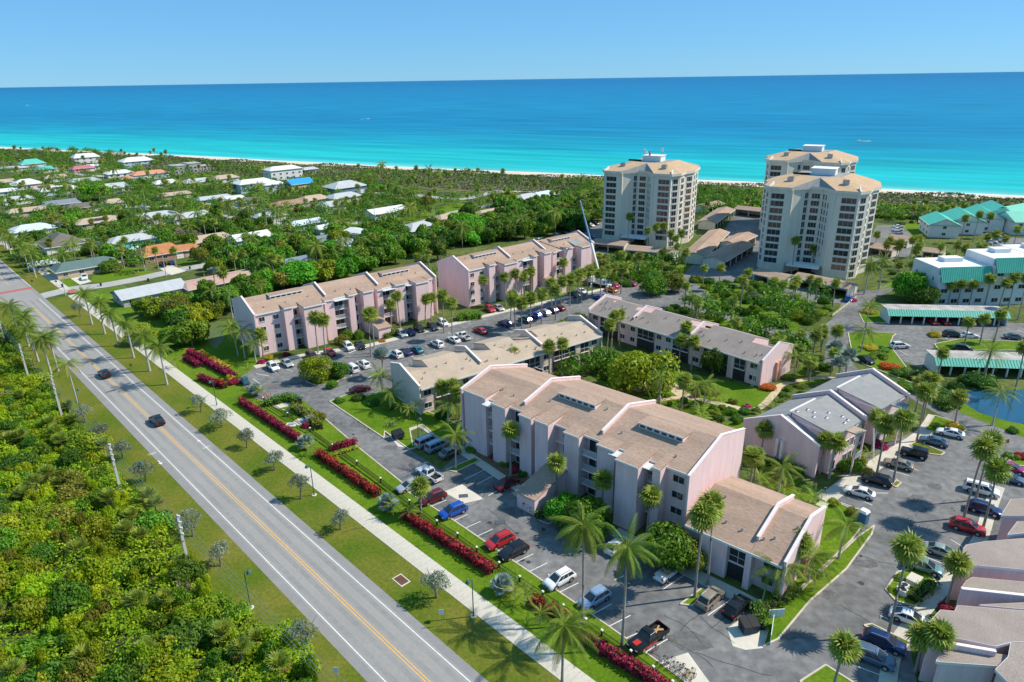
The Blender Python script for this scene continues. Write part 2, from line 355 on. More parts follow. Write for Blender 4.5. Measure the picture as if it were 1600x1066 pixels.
# bike symbols and arrows
def mark(px,py,flip=1):
    b=MB(); p=G(px,py); a=R(-46.1)+(0 if flip>0 else math.pi)
    def q(x,y): return (p.x+x*math.cos(a)-y*math.sin(a),p.y+x*math.sin(a)+y*math.cos(a),.024)
    b.poly([q(-1,-.07),q(.2,-.07),q(.2,.07),q(-1,.07)]); b.poly([q(.2,-.35),q(.9,0),q(.2,.35)])
    struct('lane_arrow',b,PAINTW)
mark(250,723,1); mark(312,690,-1)
def bikesym(px,py):
    b=MB(); p=G(px,py); a=R(-46.1)
    def q(x,y): return (p.x+x*math.cos(a)-y*math.sin(a),p.y+x*math.sin(a)+y*math.cos(a),.024)
    for cy in (-.35,.35):
        for k in range(10):
            t0,t1=2*math.pi*k/10,2*math.pi*(k+1)/10
            b.poly([q(.25*math.cos(t0),cy+.25*math.sin(t0)),q(.32*math.cos(t0),cy+.32*math.sin(t0)),q(.32*math.cos(t1),cy+.32*math.sin(t1)),q(.25*math.cos(t1),cy+.25*math.sin(t1))])
    b.poly([q(0,-.35),q(.06,-.35),q(.5,.2),q(.44,.2)]); b.poly([q(.44,-.1),q(.5,-.1),q(.05,.35),q(0,.35)])
    struct('bike_symbol',b,PAINTW)
bikesym(238,709); bikesym(322,699)
# storm drain in the verge
t=thing('storm_grate','rusty rectangular storm grate set in the grass beside the sidewalk','grate',G(627,907),R(-46.1))
b=MB(); b.box(-1.15,1.15,-.75,.75,0,.06); b.obj('surround',CONCW,t)
b=MB(); b.box(-.95,.95,-.6,.6,.06,.075); f=b.obj('backing',MULCH,t)
q=MB(); q.box(-.95,.95,-.03,.03,.075,.11); me=q.mesh('grate_bar',mat('rust',(.18,.07,.05),.9,.2,3))
for i in range(8): link('grate_bar',me,t,(0,-.55+i*.157,0))
# ------------------------------------------------------------------ parking lots
LOT_A=[(470,622),(515,626),(620,690),(690,735),(725,700),(760,715),(880,770),(975,835),(1075,890),(1175,955),(1190,985),(1260,940),(1330,855),(1345,825),(1275,780),(1310,750),(1340,715),(1480,650),(1420,600),(1450,600),(1500,640),(1600,690),(1640,760),(1640,860),(1480,900),(1420,1000),(1440,1110),(1150,1120),(1060,1066),(960,985),(700,806),(632,762),(560,700),(508,655)]
sheet('parking_lot',LOT_A,ASPH,.02)
LOT_B=[(372,592),(397,575),(475,556),(560,546),(620,530),(745,499),(800,486),(880,467),(960,450),(1075,432),(1120,470),(1000,492),(890,505),(830,535),(700,580),(640,602),(575,620),(545,618),(513,630),(468,626),(440,632),(402,626)]
sheet('parking_lot',LOT_B,ASPH,.024)
ribbon('access_road',smoothpts([G(*p) for p in [(955,452),(1010,462),(1060,470),(1110,486),(1165,503),(1215,519),(1262,526),(1300,516),(1330,490)]]),6,ASPH,.018)
sheet('access_road',[(1300,500),(1318,470),(1345,455),(1400,450),(1350,470),(1330,490),(1335,520),(1320,545),(1300,580),(1285,570),(1292,540)],ASPH,.016)
sheet('access_road',[(1330,455),(1405,450),(1360,470),(1345,488),(1385,500),(1600,505),(1620,545),(1560,540),(1465,530),(1440,575),(1400,560),(1380,520),(1330,520),(1318,548),(1350,590),(1420,600),(1330,600),(1290,540),(1310,500)],ASPH,.028)
sheet('tower_lot',[(905,372),(925,352),(945,345),(950,400),(920,410)],ASPH,.012)
sheet('tower_lot',[(1058,440),(1130,362),(1150,330),(1195,326),(1195,430),(1320,470),(1400,440),(1330,475),(1250,470),(1170,440)],ASPH,.008)
sheet('tower_lot',[(1350,395),(1370,352),(1410,352),(1430,375),(1420,400),(1370,412)],ASPH,.008)
sheet('teal_lot',[(1520,385),(1560,370),(1610,372),(1620,390),(1560,395)],ASPH,.008)
# pale concrete
for pts in [[(601,672),(626,665),(639,700),(622,698)],[(1136,982),(1172,958),(1200,985),(1192,1013),(1165,1016),(1145,1010)],[(693,769),(722,757),(756,780),(725,787)],[(1012,1040),(1075,1020),(1115,1075),(1060,1075)]]: sheet('concrete_pad',pts,CONCW,.034,False)
sheet('concrete_pad',[(408,632),(440,622),(470,630),(430,640)],CONCW,.034,False)
ribbon('walkway',smoothpts([G(*p) for p in [(633,673),(657,665),(680,678),(722,705),(800,757),(852,790),(905,818)]]),1.8,CONC,.04)
ribbon('walkway',smoothpts([G(*p) for p in [(960,830),(1060,885),(1140,925),(1185,948)]]),2.4,CONC,.04)
ribbon('walkway',smoothpts([G(*p) for p in [(1288,782),(1325,755),(1385,715),(1440,680),(1462,650)]]),2.6,CONC,.04)
ribbon('walkway',smoothpts([G(*p) for p in [(398,574),(475,555),(560,543),(592,536),(620,529),(745,497)]]),2.2,CONC,.04)
ribbon('walkway',smoothpts([G(*p) for p in [(745,497),(800,484),(880,466),(960,448)]]),2.0,CONC,.04)
ribbon('walkway',smoothpts([G(*p) for p in [(1560,760),(1545,800),(1530,845),(1490,900),(1450,945),(1400,1010),(1385,1080)]]),1.8,CONC,.04)
ribbon('garden_path',smoothpts([G(*p) for p in [(980,640),(1030,625),(1075,622),(1130,632),(1180,640),(1210,615),(1225,600),(1290,590),(1330,600)]]),1.5,SANDP,.012)
ribbon('garden_path',smoothpts([G(*p) for p in [(990,610),(1015,600),(1040,598),(1060,612),(1075,622)]]),3,SANDP,.010)
ribbon('access_road',smoothpts([G(*p) for p in [(1424,612),(1480,645),(1540,668),(1640,705)]]),4.6,ASPH,.032)
# neighbourhood streets
ribbon('street',smoothpts([G(*p) for p in [(0,380),(70,382),(130,375),(190,366),(225,360),(270,342),(330,336),(400,345),(470,352),(550,348),(600,352),(640,352),(710,332),(760,322)]]),6,STREET,.008)
ribbon('street',smoothpts([G(*p) for p in [(140,325),(200,324),(260,322),(330,318),(390,325),(440,330)]]),6,STREET,.010)
ribbon('street',smoothpts([G(*p) for p in [(587,301),(650,305),(700,310),(732,310),(782,297),(850,285)]]),6,STREET,.010)
ribbon('street',smoothpts([G(*p) for p in [(0,262),(60,262),(120,272),(200,278)]]),6,STREET,.010)
for pts in [[(110,435),(130,431),(143,440),(125,445)],[(246,418),(268,414),(290,424),(268,430)],[(225,352),(240,348),(245,357),(228,360)],[(700,350),(760,346),(765,352),(700,352)],[(840,285),(880,290),(860,300),(780,300)]]: sheet('driveway',pts,CONCW,.012)
# lawns
for i,pts in enumerate([[(80,445),(128,462),(115,430),(85,400),(60,395)],[(150,425),(210,418),(260,430),(175,445),(140,440)],[(280,410),(390,390),(392,402),(290,420)],[(20,375),(70,370),(75,380),(30,385)],
   [(130,360),(175,355),(180,365),(135,370)],[(270,322),(350,315),(350,328),(280,330)],[(600,345),(640,335),(700,320),(740,315),(735,332),(650,348)],[(480,355),(560,352),(560,340),(500,340)],[(640,318),(730,316),(720,308),(650,310)],
   [(480,290),(540,280),(640,288),(560,300),(490,305)],[(1370,400),(1420,345),(1445,345),(1440,360),(1400,395)],[(1420,350),(1500,345),(1480,360),(1430,375)],[(1300,470),(1395,440),(1400,450),(1345,470)],[(950,430),(1060,410),(1150,440),(1260,470),(1290,490),(1200,515),(1120,500),(1060,440)],
   [(330,515),(372,590),(400,575),(410,560),(340,500)],[(940,560),(1060,580),(1185,605),(1215,600),(1190,640),(1080,660),(990,640),(930,590)],[(1110,660),(1160,660),(1180,720),(1270,760),(1280,790),(1200,760)],[(1250,570),(1290,600),(1240,600)],
   [(1090,480),(1180,500),(1260,500),(1240,520),(1120,510)],[(900,470),(1000,470),(960,500)]]):
    sheet('lawn',pts,GRASS,.003+i*.0001,False)
def island(pts,m=GRASS,z=.13,name='lawn_island',edges=None):
    """raised planting bed with a concrete kerb"""
    P=[G(*p) for p in pts]; KEEP.append(('p',[(p.x,p.y) for p in P]))
    b=MB(); b.prism([(p.x,p.y) for p in P],0,z,False); o=struct(name,b,m)
    q=MB(); n=len(P)
    for i in (range(n) if edges is None else edges):
        a,c=P[i],P[(i+1)%n]; q.bar((a.x,a.y,.08),(c.x,c.y,.08),.22,.17+.002*(i%2))
    k=q.obj('kerb',KERB,o); return o
# kerbside lawn along the low fence
island([(436,640),(508,655),(560,700),(632,758),(628,764),(700,808),(800,876),(900,944),(1000,1014),(1070,1066),(1090,1090),(1040,1085),(960,1022),(880,962),(780,892),(690,830),(600,765),(520,705),(450,660),(400,628),(402,624)],z=.12,edges=range(10))
island([(515,628),(545,616),(575,618),(625,605),(660,640),(726,668),(728,700),(690,690),(660,664),(640,670),(645,697),(690,692),(668,695),(640,703),(622,690),(601,674),(600,685)],z=.11)
island([(697,735),(742,716),(750,720),(712,738)]); island([(1063,945),(1097,920),(1104,925),(1082,947)])
island([(1180,960),(1250,925),(1340,840),(1366,822),(1362,835),(1322,890),(1265,940),(1215,1000),(1192,1010),(1200,985)],z=.12)
island([(1205,880),(1295,780),(1340,800),(1345,825),(1330,845),(1250,920),(1190,945)],z=.1)
island([(1384,922),(1402,895),(1430,888),(1455,900),(1465,915),(1430,948),(1400,940)])
island([(1350,978),(1362,976),(1422,1005),(1415,1012)],GRASSD); island([(1250,1066),(1290,1040),(1345,1075),(1300,1100)])
island([(1422,696),(1432,690),(1476,708),(1470,712),(1440,708)],GRASSD); island([(1393,758),(1400,752),(1408,755),(1400,762)],GRASSD)
island([(1445,672),(1460,650),(1500,662),(1510,672),(1492,684)]); island([(478,597),(495,588),(525,585),(540,590),(520,600),(495,603)],GRASSD)
island([(800,770),(855,795),(905,820),(885,818),(858,808),(845,805),(828,795)],z=.1)
island([(1325,520),(1375,520),(1400,522),(1395,526),(1390,540),(1405,560),(1420,580),(1500,620),(1440,605),(1350,570),(1330,545)],z=.1)
island([(1460,538),(1500,530),(1620,536),(1620,548),(1500,548),(1475,560)],z=.1); island([(1342,490),(1360,480),(1385,490),(1390,505),(1350,505)],z=.1)
island([(1570,715),(1600,708),(1620,720),(1610,730),(1590,728)],z=.1)
sheet('lawn',[(1430,605),(1500,645),(1640,700),(1640,680),(1540,640),(1480,610)],GRASS,.036,False)
sheet('mulch_bed',[(722,700),(760,722),(850,785),(960,835),(955,825),(900,790),(800,735),(735,690)],MULCH,.03,False)
WATER=mat('pond_water',(.02,.09,.16),.12,.1,.3,spec=.5)
sheet('pond',[(1490,620),(1520,610),(1640,610),(1640,668),(1580,660),(1530,645)],WATER,.040)
sheet('pond',[(318,512),(338,497),(352,512),(350,530),(338,545),(326,538)],mat('green_pond',(.11,.15,.05),.5,.15,.3),.010)
# stall lines
b=MB()
def stall(px,py,qx,qy,w=.12,z=.038):
    A,B=G(px,py),G(qx,qy); d=(B-A).normalized(); s=Vector((-d.y,d.x,0))*w/2
    b.poly([(*(A-s)[:2],z),(*(B-s)[:2],z),(*(B+s)[:2],z),(*(A+s)[:2],z)])
for l in [(630,773,656,762),(663,796,697,782),(681,807,713,793),(698,819,731,804),(717,830,751,815),(735,843,770,827),(754,855,785,842),(797,883,833,866),(820,897,855,880),(868,929,904,911),(895,944,913,935),(921,963,956,944),(948,981,985,962),(977,998,1010,984),(1004,1022,1043,999),(726,750,765,730),(745,757,782,738),(763,775,790,760),(840,812,857,819),(857,819,870,812),(1035,922,1072,897),(1106,962,1145,935),(1008,880,1020,873),(960,907,975,900),
  (1310,784,1350,799),(1340,779,1363,790),(1350,770,1388,771),(1365,745,1388,755),(1390,735,1421,744),(1420,730,1434,735),(1400,748,1408,756),(1440,868,1495,890),(1485,843,1508,857),(1375,962,1388,968),(1340,1042,1380,1057),(1500,760,1515,765),(1505,790,1520,798),
  (400,584,421,588),(421,575,432,583),(445,576,458,581),(470,562,480,570),(395,592,406,600),(527,583,536,592),(548,588,556,578),(572,592,585,586),(527,575,535,586),(640,556,652,561),(664,540,680,547),(655,552,668,557),(590,545,600,550),(700,520,715,527),(790,515,800,520),(810,495,820,500),(745,497,760,500),(880,470,892,474),(1405,548,1420,556),(1510,520,1520,530),(1590,515,1600,520),(1470,520,1480,530)]: stall(*l)
struct('stall_line',b,PAINTW)
b=MB()
for l in [(560,546,545,552),(1336,450,1325,462)]: stall(*l,w=.3,z=.04)
struct('stop_bar',b,PAINTW)
b=MB(); PR=random.Random(3)
for px,py,rx in [(700,790,3),(610,700,2),(560,665,2.2),(800,800,2.5),(960,960,3),(1080,1000,3.2),(1240,990,2.6),(1380,840,3),(1430,780,2.6),(430,605,3.5),(460,600,2),(600,580,2.4),(720,545,2),(1350,880,2.4),(1300,930,2),(880,910,2),(770,760,1.8),(1460,760,2)]:
    c=G(px,py); k=9; rr=[rx*PR.uniform(.4,1) for _ in range(k)]; b.poly([(c.x+rr[i]*math.cos(6.283*i/k),c.y+.6*rr[i]*math.sin(6.283*i/k),.0335) for i in range(k)])
struct('worn_patch',b,mat('worn_asphalt',(.16,.155,.15),.9,0,.6,.2,9,col2=(.10,.10,.10),fine=(2,.2),detail=8))
b=MB()
for i in range(60):
    c=G(*PR.choice([(720+PR.random()*200,800+PR.random()*140),(520+PR.random()*100,640+PR.random()*60),(1300+PR.random()*200,720+PR.random()*200),(440+PR.random()*300,560+PR.random()*30)])); r0=PR.uniform(.15,.5); b.poly([(c.x+r0*math.cos(6.283*j/7)*PR.uniform(.6,1.2),c.y+r0*math.sin(6.283*j/7)*PR.uniform(.6,1.2),.0345) for j in range(7)])
for i in range(34):
    c=G(*PR.choice([(600+PR.random()*260,720+PR.random()*160),(1280+PR.random()*180,760+PR.random()*240),(950+PR.random()*200,960+PR.random()*90)])); a=PR.choice([-.82,.72,PR.random()*6]); w=.035; x,y=c.x,c.y
    for j in range(PR.randint(4,9)):
        a+=PR.uniform(-.35,.35); nx,ny=x+1.1*math.cos(a),y+1.1*math.sin(a); sx,sy=-math.sin(a)*w,math.cos(a)*w; b.poly([(x-sx,y-sy,.035),(nx-sx,ny-sy,.035),(nx+sx,ny+sy,.035),(x+sx,y+sy,.035)]); x,y=nx,ny
struct('oil_stain',b,mat('oil_stain',(.045,.045,.047),.7,.2,2))
# drains in the lot
for px,py,lab in [(724,775,'square iron drain in the pale concrete apron of the lot'),(781,816,'small iron drain in the dark lot by the parked red wagon'),(430,597,'iron drain near the bikes in the upper lot')]:
    t=thing('drain_cover',lab,'drain',G(px,py,.036),R(5)); q=MB(); q.box(-.75,.75,-.5,.5,0,.015); q.obj('plate',BLACKM,t)
    q=MB(); q.box(-.7,.7,-.03,.03,.015,.04); me=q.mesh('grate_bar',GALV)
    for i in range(6): link('grate_bar',me,t,(0,-.4+.16*i,0))
# ------------------------------------------------------------------ building kit
_wc={}
def window(parent,x,y,z,wd,h,rz=0,glass=None,bars=1,name='window'):
    """frame with sill (a mesh) and its pane(s) as child; faces local -y, centre bottom at x,y,z"""
    glass=glass or GLASS; k=(round(wd,2),round(h,2),bars)
    if k not in _wc:
        f=MB(); e=.07; f.box(-wd/2,-wd/2+e,-.05,.04,0,h); f.box(wd/2-e,wd/2,-.05,.04,0,h); f.box(-wd/2+e,wd/2-e,-.05,.04,h-e,h); f.box(-wd/2-.04,wd/2+.04,-.09,.04,-.06,e)
        for i in range(1,bars+1): xx=-wd/2+wd*i/(bars+1); f.box(xx-.025,xx+.025,-.04,.03,e,h-e)
        p=MB(); p.box(-wd/2+e,wd/2-e,-.01,.01,e,h-e)
        _wc[k]=[f.mesh('window',FRAME),{},p]
    c=_wc[k]
    if glass.name not in c[1]: c[1][glass.name]=c[2].mesh('pane',glass)
    o=link(name,c[0],parent,(x,y,z),(0,0,rz)); link('pane',c[1][glass.name],o); return o
def rail_mesh(wd,h=1.05,solid=False):
    k=('r',round(wd,2),solid)
    if k not in _wc:
        m=MB(); m.box(-wd/2,wd/2,-.04,.04,h-.09,h); m.box(-wd/2,wd/2,-.03,.03,.04,.12)
        n=max(3,int(wd/.22))
        for i in range(n+1):
            xx=-wd/2+.03+(wd-.06)*i/n; m.box(xx-.05,xx+.05,-.02,.02,.12,h-.09)
        _wc[k]=m.mesh('railing',RAIL)
    return _wc[k]
def balcony(parent,x0,x1,y0,y1,z,rail=True,door=True,mats=None):
    cx=(x0+x1)/2; k=('b',round(x1-x0,2),round(y1-y0,2))
    if k not in _wc: q=MB(); q.box(-(x1-x0)/2+.02,(x1-x0)/2-.02,0,y1-y0,-.18,0); _wc[k]=q.mesh('balcony',PINKT)
    o=link('balcony',_wc[k],parent,(cx,y0,z))
    if rail: link('railing',rail_mesh(x1-x0-.1),o,(0,.06,0))
    return o
def condo(name,label,o,a,L,d1,D,ze,zr,fas,segs,floors,roofm,wallm,sky=(),secd=None,lobby=None,tower_raise=1.0,backk=1.0,secx=None,left=True,fins=True,ry0=-.25,fasw=.32,canopies=(),wsides=(0,1)):
    t=thing(name,label,'apartment building',(o[0],o[1],0),R(a))
    fh=(ze-.3)/floors; YW=1.9; sl=(zr-ze)/d1
    ends=[0]+list(fas)+[L]; parx=list(ends); secd=secd or [d1]*(len(ends)-1); pard=list(secd)
    if secx: ends=[0]+[a_[0] for a_ in secx[1:]]+[L]; secd=[a_[1] for a_ in secx]
    zm=lambda y: ze+sl*y
    zb=lambda y,d: ze+sl*d-(y-d)*sl*backk
    w=MB()
    for i in range(len(ends)-1):
        d=secd[i]; x0,x1=ends[i],ends[i+1]; zz=ze+sl*d
        w.xprism([(YW,.0),(D,.0),(D,zb(D,d)-.3),(d,zz-.3),(YW,zm(YW)-.3)],x0,x1)
    w.obj('wall',wallm,t)
    for i in range(len(ends)-1):                     # roof sections
        d=secd[i]; x0,x1=ends[i]+(.02 if ends[i] in parx else 0),ends[i+1]-(.02 if ends[i+1] in parx else 0); zz=ze+sl*d; th=.24; r=MB()
        r.xprism([(ry0,zm(ry0)-th),(d,zz-th),(D+.3,zb(D+.3,d)-th),(D+.3,zb(D+.3,d)),(d,zz),(ry0,zm(ry0))],x0,x1)
        ro=r.obj('roof',roofm,t)
        e=MB(); e.box(x0,x1,ry0-.08,ry0-.002,zm(ry0)-.33,zm(ry0)+.01); e.obj('eave_trim',WHITE,ro)
        for k in range(3):                            # vents
            q=MB(); vx=x0+(x1-x0)*(.2+.3*k)+rnd.uniform(-.8,.8); vy=d*rnd.uniform(.25,.8); q.tube([(vx,vy,zm(vy)-.1),(vx,vy,zm(vy)+.45)],.14,6); q.obj('roof_vent',GALV,ro)
    ends=parx; secd=pard
    for i,x in enumerate(ends):                      # parapet walls with white coping
        if i==0 and not left: continue
        d=max(secd[max(i-1,0)],secd[min(i,len(secd)-1)]); zz=ze+sl*d; up=.55; y0=0.0 if i in(0,len(ends)-1) else d*.24
        xa=x-fasw/2; xb=x+fasw/2
        if i==0: xa,xb=-fasw,-.002
        if i==len(ends)-1: xa,xb=L+.002,L+fasw
        low=[(D,zb(D,d)-.4),(d,zz-.4),(y0,zm(y0)-.4)] if i not in (0,len(ends)-1) else [(D,0),(y0,0)]
        q=MB(); q.xprism([(y0,zm(y0)+up)]+ (low[::-1]) +[(D,zb(D,d)+up),(d,zz+up)],xa,xb); po=q.obj('gable_wall' if i in (0,len(ends)-1) else 'parapet',wallm,t)
        q=MB()
        for (ya,za,yb_,zb_) in ((y0-.06,zm(y0)+up,d,zz+up),(d,zz+up,D+.06,zb(D,d)+up)):
            q.hexa([(xa-.05,ya,za-.02),(xb+.05,ya,za-.02),(xb+.05,yb_,zb_-.02),(xa-.05,yb_,zb_-.02),(xa-.05,ya,za+.13),(xb+.05,ya,za+.13),(xb+.05,yb_,zb_+.13),(xa-.05,yb_,zb_+.13)])
        q.obj('coping',PINKT,po)
    for s in segs:
        kind,x0,x1=s[:3]; cx=(x0+x1)/2; wd=x1-x0
        if kind in('solid','tower','big'):
            y0,yb=s[3],s[4]; rise=zm(yb)-.05*(yb-y0) if yb>0 else zm(y0)
            y1=max(yb,YW)
            q=MB(); q.hexa([(x0,y0,0),(x1,y0,0),(x1,YW-.003,0),(x0,YW-.003,0),(x0,y0,rise-.26),(x1,y0,rise-.26),(x1,YW-.003,(rise+(zm(yb)-rise)*(YW-y0)/(yb-y0) if yb>YW else zm(YW))-.26),(x0,YW-.003,(rise+(zm(yb)-rise)*(YW-y0)/(yb-y0) if yb>YW else zm(YW))-.26)])
            so_=q.obj('facade_bay',wallm,t)
            if yb>0:
                zt=zm(yb)
                r=MB(); r.hexa([(x0-.02,y0-.22,rise-.25),(x1+.02,y0-.22,rise-.25),(x1+.02,yb,zt-.25),(x0-.02,yb,zt-.25),(x0-.02,y0-.22,rise),(x1+.02,y0-.22,rise),(x1+.02,yb,zt+.03),(x0-.02,yb,zt+.03)]); r.obj('bay_roof',roofm,so_)
                q=MB(); yq=max(yb,YW); q.hexa([(x0+.01,YW,zm(YW)-.5),(x1-.01,YW,zm(YW)-.5),(x1-.01,yq,zm(yq)-.5),(x0+.01,yq,zm(yq)-.5),(x0+.01,YW,rise+(zt-rise)*(YW-y0)/(yb-y0)-.252),(x1-.01,YW,rise+(zt-rise)*(YW-y0)/(yb-y0)-.252),(x1-.01,yq,zt-.252),(x0+.01,yq,zt-.252)]); q.obj('cheek_wall',wallm,so_)
                q=MB(); q.box(x0-.04,x1+.04,y0-.29,y0-.222,rise-.3,rise+.01); q.obj('eave_trim',WHITE,so_)
        elif kind=='win':
            yy=s[3] if len(s)>3 else 1.2; q=MB(); q.hexa([(x0,yy,0),(x1,yy,0),(x1,YW-.003,0),(x0,YW-.003,0),(x0,yy,zm(yy)-.27),(x1,yy,zm(yy)-.27),(x1,YW-.003,zm(YW)-.27),(x0,YW-.003,zm(YW)-.27)]); so_=q.obj('facade_bay',wallm,t)
            n=s[4] if len(s)>4 else 1; ww=s[5] if len(s)>5 else 1.7
            for f in range(floors):
                for i in range(n):
                    window(t,x0+wd*(i+.5)/n,yy-.03,f*fh+.95,ww,1.25,0,GLASS if rnd.random()<.7 else GLASS2)
        elif kind=='balc':
            for f in range(floors):
                if f>0: balcony(t,x0+.05,x1-.05,.25,YW-.02,f*fh)
                ww=min(wd-.5,2.6)
                window(t,cx,YW-.05,f*fh+.06,ww,fh-.5,0,GLASS2 if rnd.random()<.35 else GLASS,name='balcony_door')
        elif kind=='screen':                          # screened lanai: dark mesh with mullions
            for f in range(floors):
                if f>0: balcony(t,x0+.05,x1-.05,.25,YW-.02,f*fh,rail=False)
                q=MB(); q.box(x0+.05,x1-.05,.40,.42,f*fh+.05,(f+1)*fh-.3+.18*(f==floors-1)); sc=q.obj('lanai_screen',SCREEN,t)
                q=MB(); n=max(2,int(wd/1.4))
                for i in range(n+1): xx=x0+.05+(wd-.1)*i/n; q.box(xx-.03,xx+.03,.36,.399,f*fh+.05,(f+1)*fh-.3)
                q.box(x0+.05,x1-.05,.35,.398,f*fh+.9,f*fh+.96); q.obj('mullion',FRAME if f else DARK,sc)
        elif kind=='recess':
            for f in range(floors):
                q=MB(); q.box(x0+.02,x1-.02,1.0,YW-.02,f*fh-.15,f*fh); 
                if f>0: q.obj('landing',PINKT,t)
                window(t,cx,YW-.05,f*fh+.4,min(wd*.6,1.0),1.6,0)
    for (x0,x1,y,) in sky:                            # clerestory dormers: shed roof with six lights
        yb=y+2.6; z0=zm(y)-.1; h=1.05; t2=zm(yb)
        if yb>d1-.1: yb=d1-.1; t2=zm(yb)
        q=MB(); top=z0+h; tb=max(top-.12,zm(yb)+.05)
        q.xprism([(y,z0),(yb+1.2,zm(yb)-.3),(yb+.3,tb-.18),(y,top-.18)],x0,x1); dm=q.obj('clerestory_dormer',PINKT,t)
        q=MB(); q.hexa([(x0-.15,y-.2,top-.18),(x1+.15,y-.2,top-.18),(x1+.15,yb+.6,tb-.18),(x0-.15,yb+.6,tb-.18),(x0-.15,y-.2,top),(x1+.15,y-.2,top),(x1+.15,yb+.6,tb),(x0-.15,yb+.6,tb)]); q.obj('dormer_roof',roofm,dm)
        q=MB(); q.box(x0-.17,x1+.17,y-.26,y-.201,top-.22,top+.01); q.obj('eave_trim',WHITE,dm)
        n=6; pw=(x1-x0)/n
        for i in range(n): window(dm,x0+pw*(i+.5),y-.03,z0+.18,pw*.82,.62,0,GLASS2,bars=0)
    if lobby:
        x0,x1,y0,z1,z2=lobby; q=MB(); q.hexa([(x0,y0,0),(x1,y0,0),(x1,-.4,0),(x0,-.4,0),(x0,y0,z1-.2),(x1,y0,z1-.2),(x1,-.4,z2-.2),(x0,-.4,z2-.2)]); lo_=q.obj('entrance_hall',wallm,t)
        q=MB(); q.hexa([(x0-.25,y0-.25,z1-.2),(x1+.25,y0-.25,z1-.2),(x1+.25,-.42,z2-.2),(x0-.25,-.42,z2-.2),(x0-.25,y0-.25,z1),(x1+.25,y0-.25,z1),(x1+.25,-.42,z2),(x0-.25,-.42,z2)]); q.obj('hall_roof',roofm,lo_)
        dd=MB(); dd.box(-.5,.5,-.03,.03,0,2.1); dm=dd.mesh('door',mat('door_paint',(.45,.40,.36),.6,0))
        link('door',dm,lo_,(x0+.0-.02,(y0-.4)/2,0),(0,0,R(90))); link('door',dm,lo_,(x0-.02,(y0-.4)/2+1.4,0),(0,0,R(90)))
    for (x,wd,dp) in canopies:
        q=MB(); q.box(x-wd/2,x+wd/2,-1.2,.5,ze-.15,ze-.08); q.obj('canopy',mat('frosted_canopy',(.62,.64,.63),.3,.15,3),t)
    # back and side fittings
    for k in range(int(L/7)):
        for f in range(floors): window(t,3+k*7,D+.03,f*fh+.95,2.0,1.3,math.pi)
    q=MB()
    if fins: q.xprism([(D*.44,0),(D*.50,0),(D*.50,ze*.75),(D*.44,ze*.75)],L+fasw,L+fasw+.55); q.xprism([(D*.53,0),(D*.59,0),(D*.59,ze*.75),(D*.53,ze*.75)],L+fasw,L+fasw+.55); q.obj('side_fin',SALMON if wallm is PINK else wallm,t)
    c=[loc(o,a,-2,-3.5),loc(o,a,L+2,-3.5),loc(o,a,L+2,D+2),loc(o,a,-2,D+2)]; KEEP.append(('p',[(p.x,p.y) for p in c]))
    return t
# main four-storey pink block in front
MSEG=[('win',0,.9,1.2,1,.5),('solid',.9,6.2,-.3,5.2),('balc',6.2,7.9),('solid',7.9,11,-.5,3.2),('balc',11,14.2),('solid',14.2,16.8,-.5,2.6),('recess',16.8,18),('tower',18,20.8,-1.0,5.0),('recess',20.8,23.7),('solid',23.7,26.6,-.5,2.4),('balc',26.6,30),('solid',30,33.2,-.4,2.4),('balc',33.2,34.7),('big',34.7,38.5,-2.4,3.4),('balc',38.5,40),('solid',40,41.3,-.9,3.2),('win',41.3,45.04,1.2,1,1.9)]
condo('apartment_block','large pink four storey block in the foreground with brown shingle roof',(-9.29,112.6),-41.57,45.04,9.9,18.6,11.0,13.35,[12.94,29.04],MSEG,4,SHINGLE,PINK,
  sky=[(17.0,24.5,6.9),(33.2,40.8,6.4)],secd=[8.0,9.9,9.9],ry0=.85,fins=False,lobby=(20.6,24.2,-8.6,3.0,4.6),canopies=[(7,1.8,1),(33.6,2.2,1),(39.2,1.6,1)],backk=1.25)
FS=[('win',0,7.0,1.0,2,1.5),('solid',7.0,9.3,-.5,3.0),('balc',9.3,11.4),('big',11.4,16.6,-2.2,2.4),('balc',16.6,17.8),('solid',17.8,20.4,-.3,1.6),('balc',20.4,24.5),('solid',24.5,26.2,-.4,2.2),('recess',26.2,28.4),('tower',28.4,31.4,-1.2,3.4),('recess',31.4,32.9),('solid',32.9,34.6,-.4,1.4),('balc',34.6,38.5),('solid',38.5,41.8,-.4,2.6),('balc',41.8,44),('big',44,48.3,-2.2,2.4),('solid',48.6,50.2,-.9,2.4),('win',50.2,51.9,1.0,1,1.0)]
condo('apartment_block','far pink four storey block with a sunlit front, left of the other far one',(-62.67,158.33),38.03,51.92,8.45,17,10.6,13.37,[19.25,34.58],FS,4,SHINGLE,PINK,ry0=.75,
  sky=[(6,14.5,5.6),(38,46.5,5.6)],lobby=(28.6,32.2,-8,2.9,4.4),canopies=[(17.2,1.8,1),(43,2,1),(22.4,4,1),(36.5,4,1)])
F2=condo('apartment_block','pink four storey block beside the crane with a grey patched roof end',(-12.31,195.05),39.6,52.67,7.69,16.2,11.03,14.06,[17.38,32.19],[(s[0],s[1]*1.0144,s[2]*1.0144,*s[3:]) for s in FS],4,SHINGLE,PINK,ry0=.75,
  sky=[(6,14.5,5.2),(38,46.5,5.2)],lobby=(28.6,32.2,-8,2.9,4.4),canopies=[(22.4,4,1)])
q=MB(); zz=lambda y: 11.03+(14.06-11.03)/7.69*y+.05
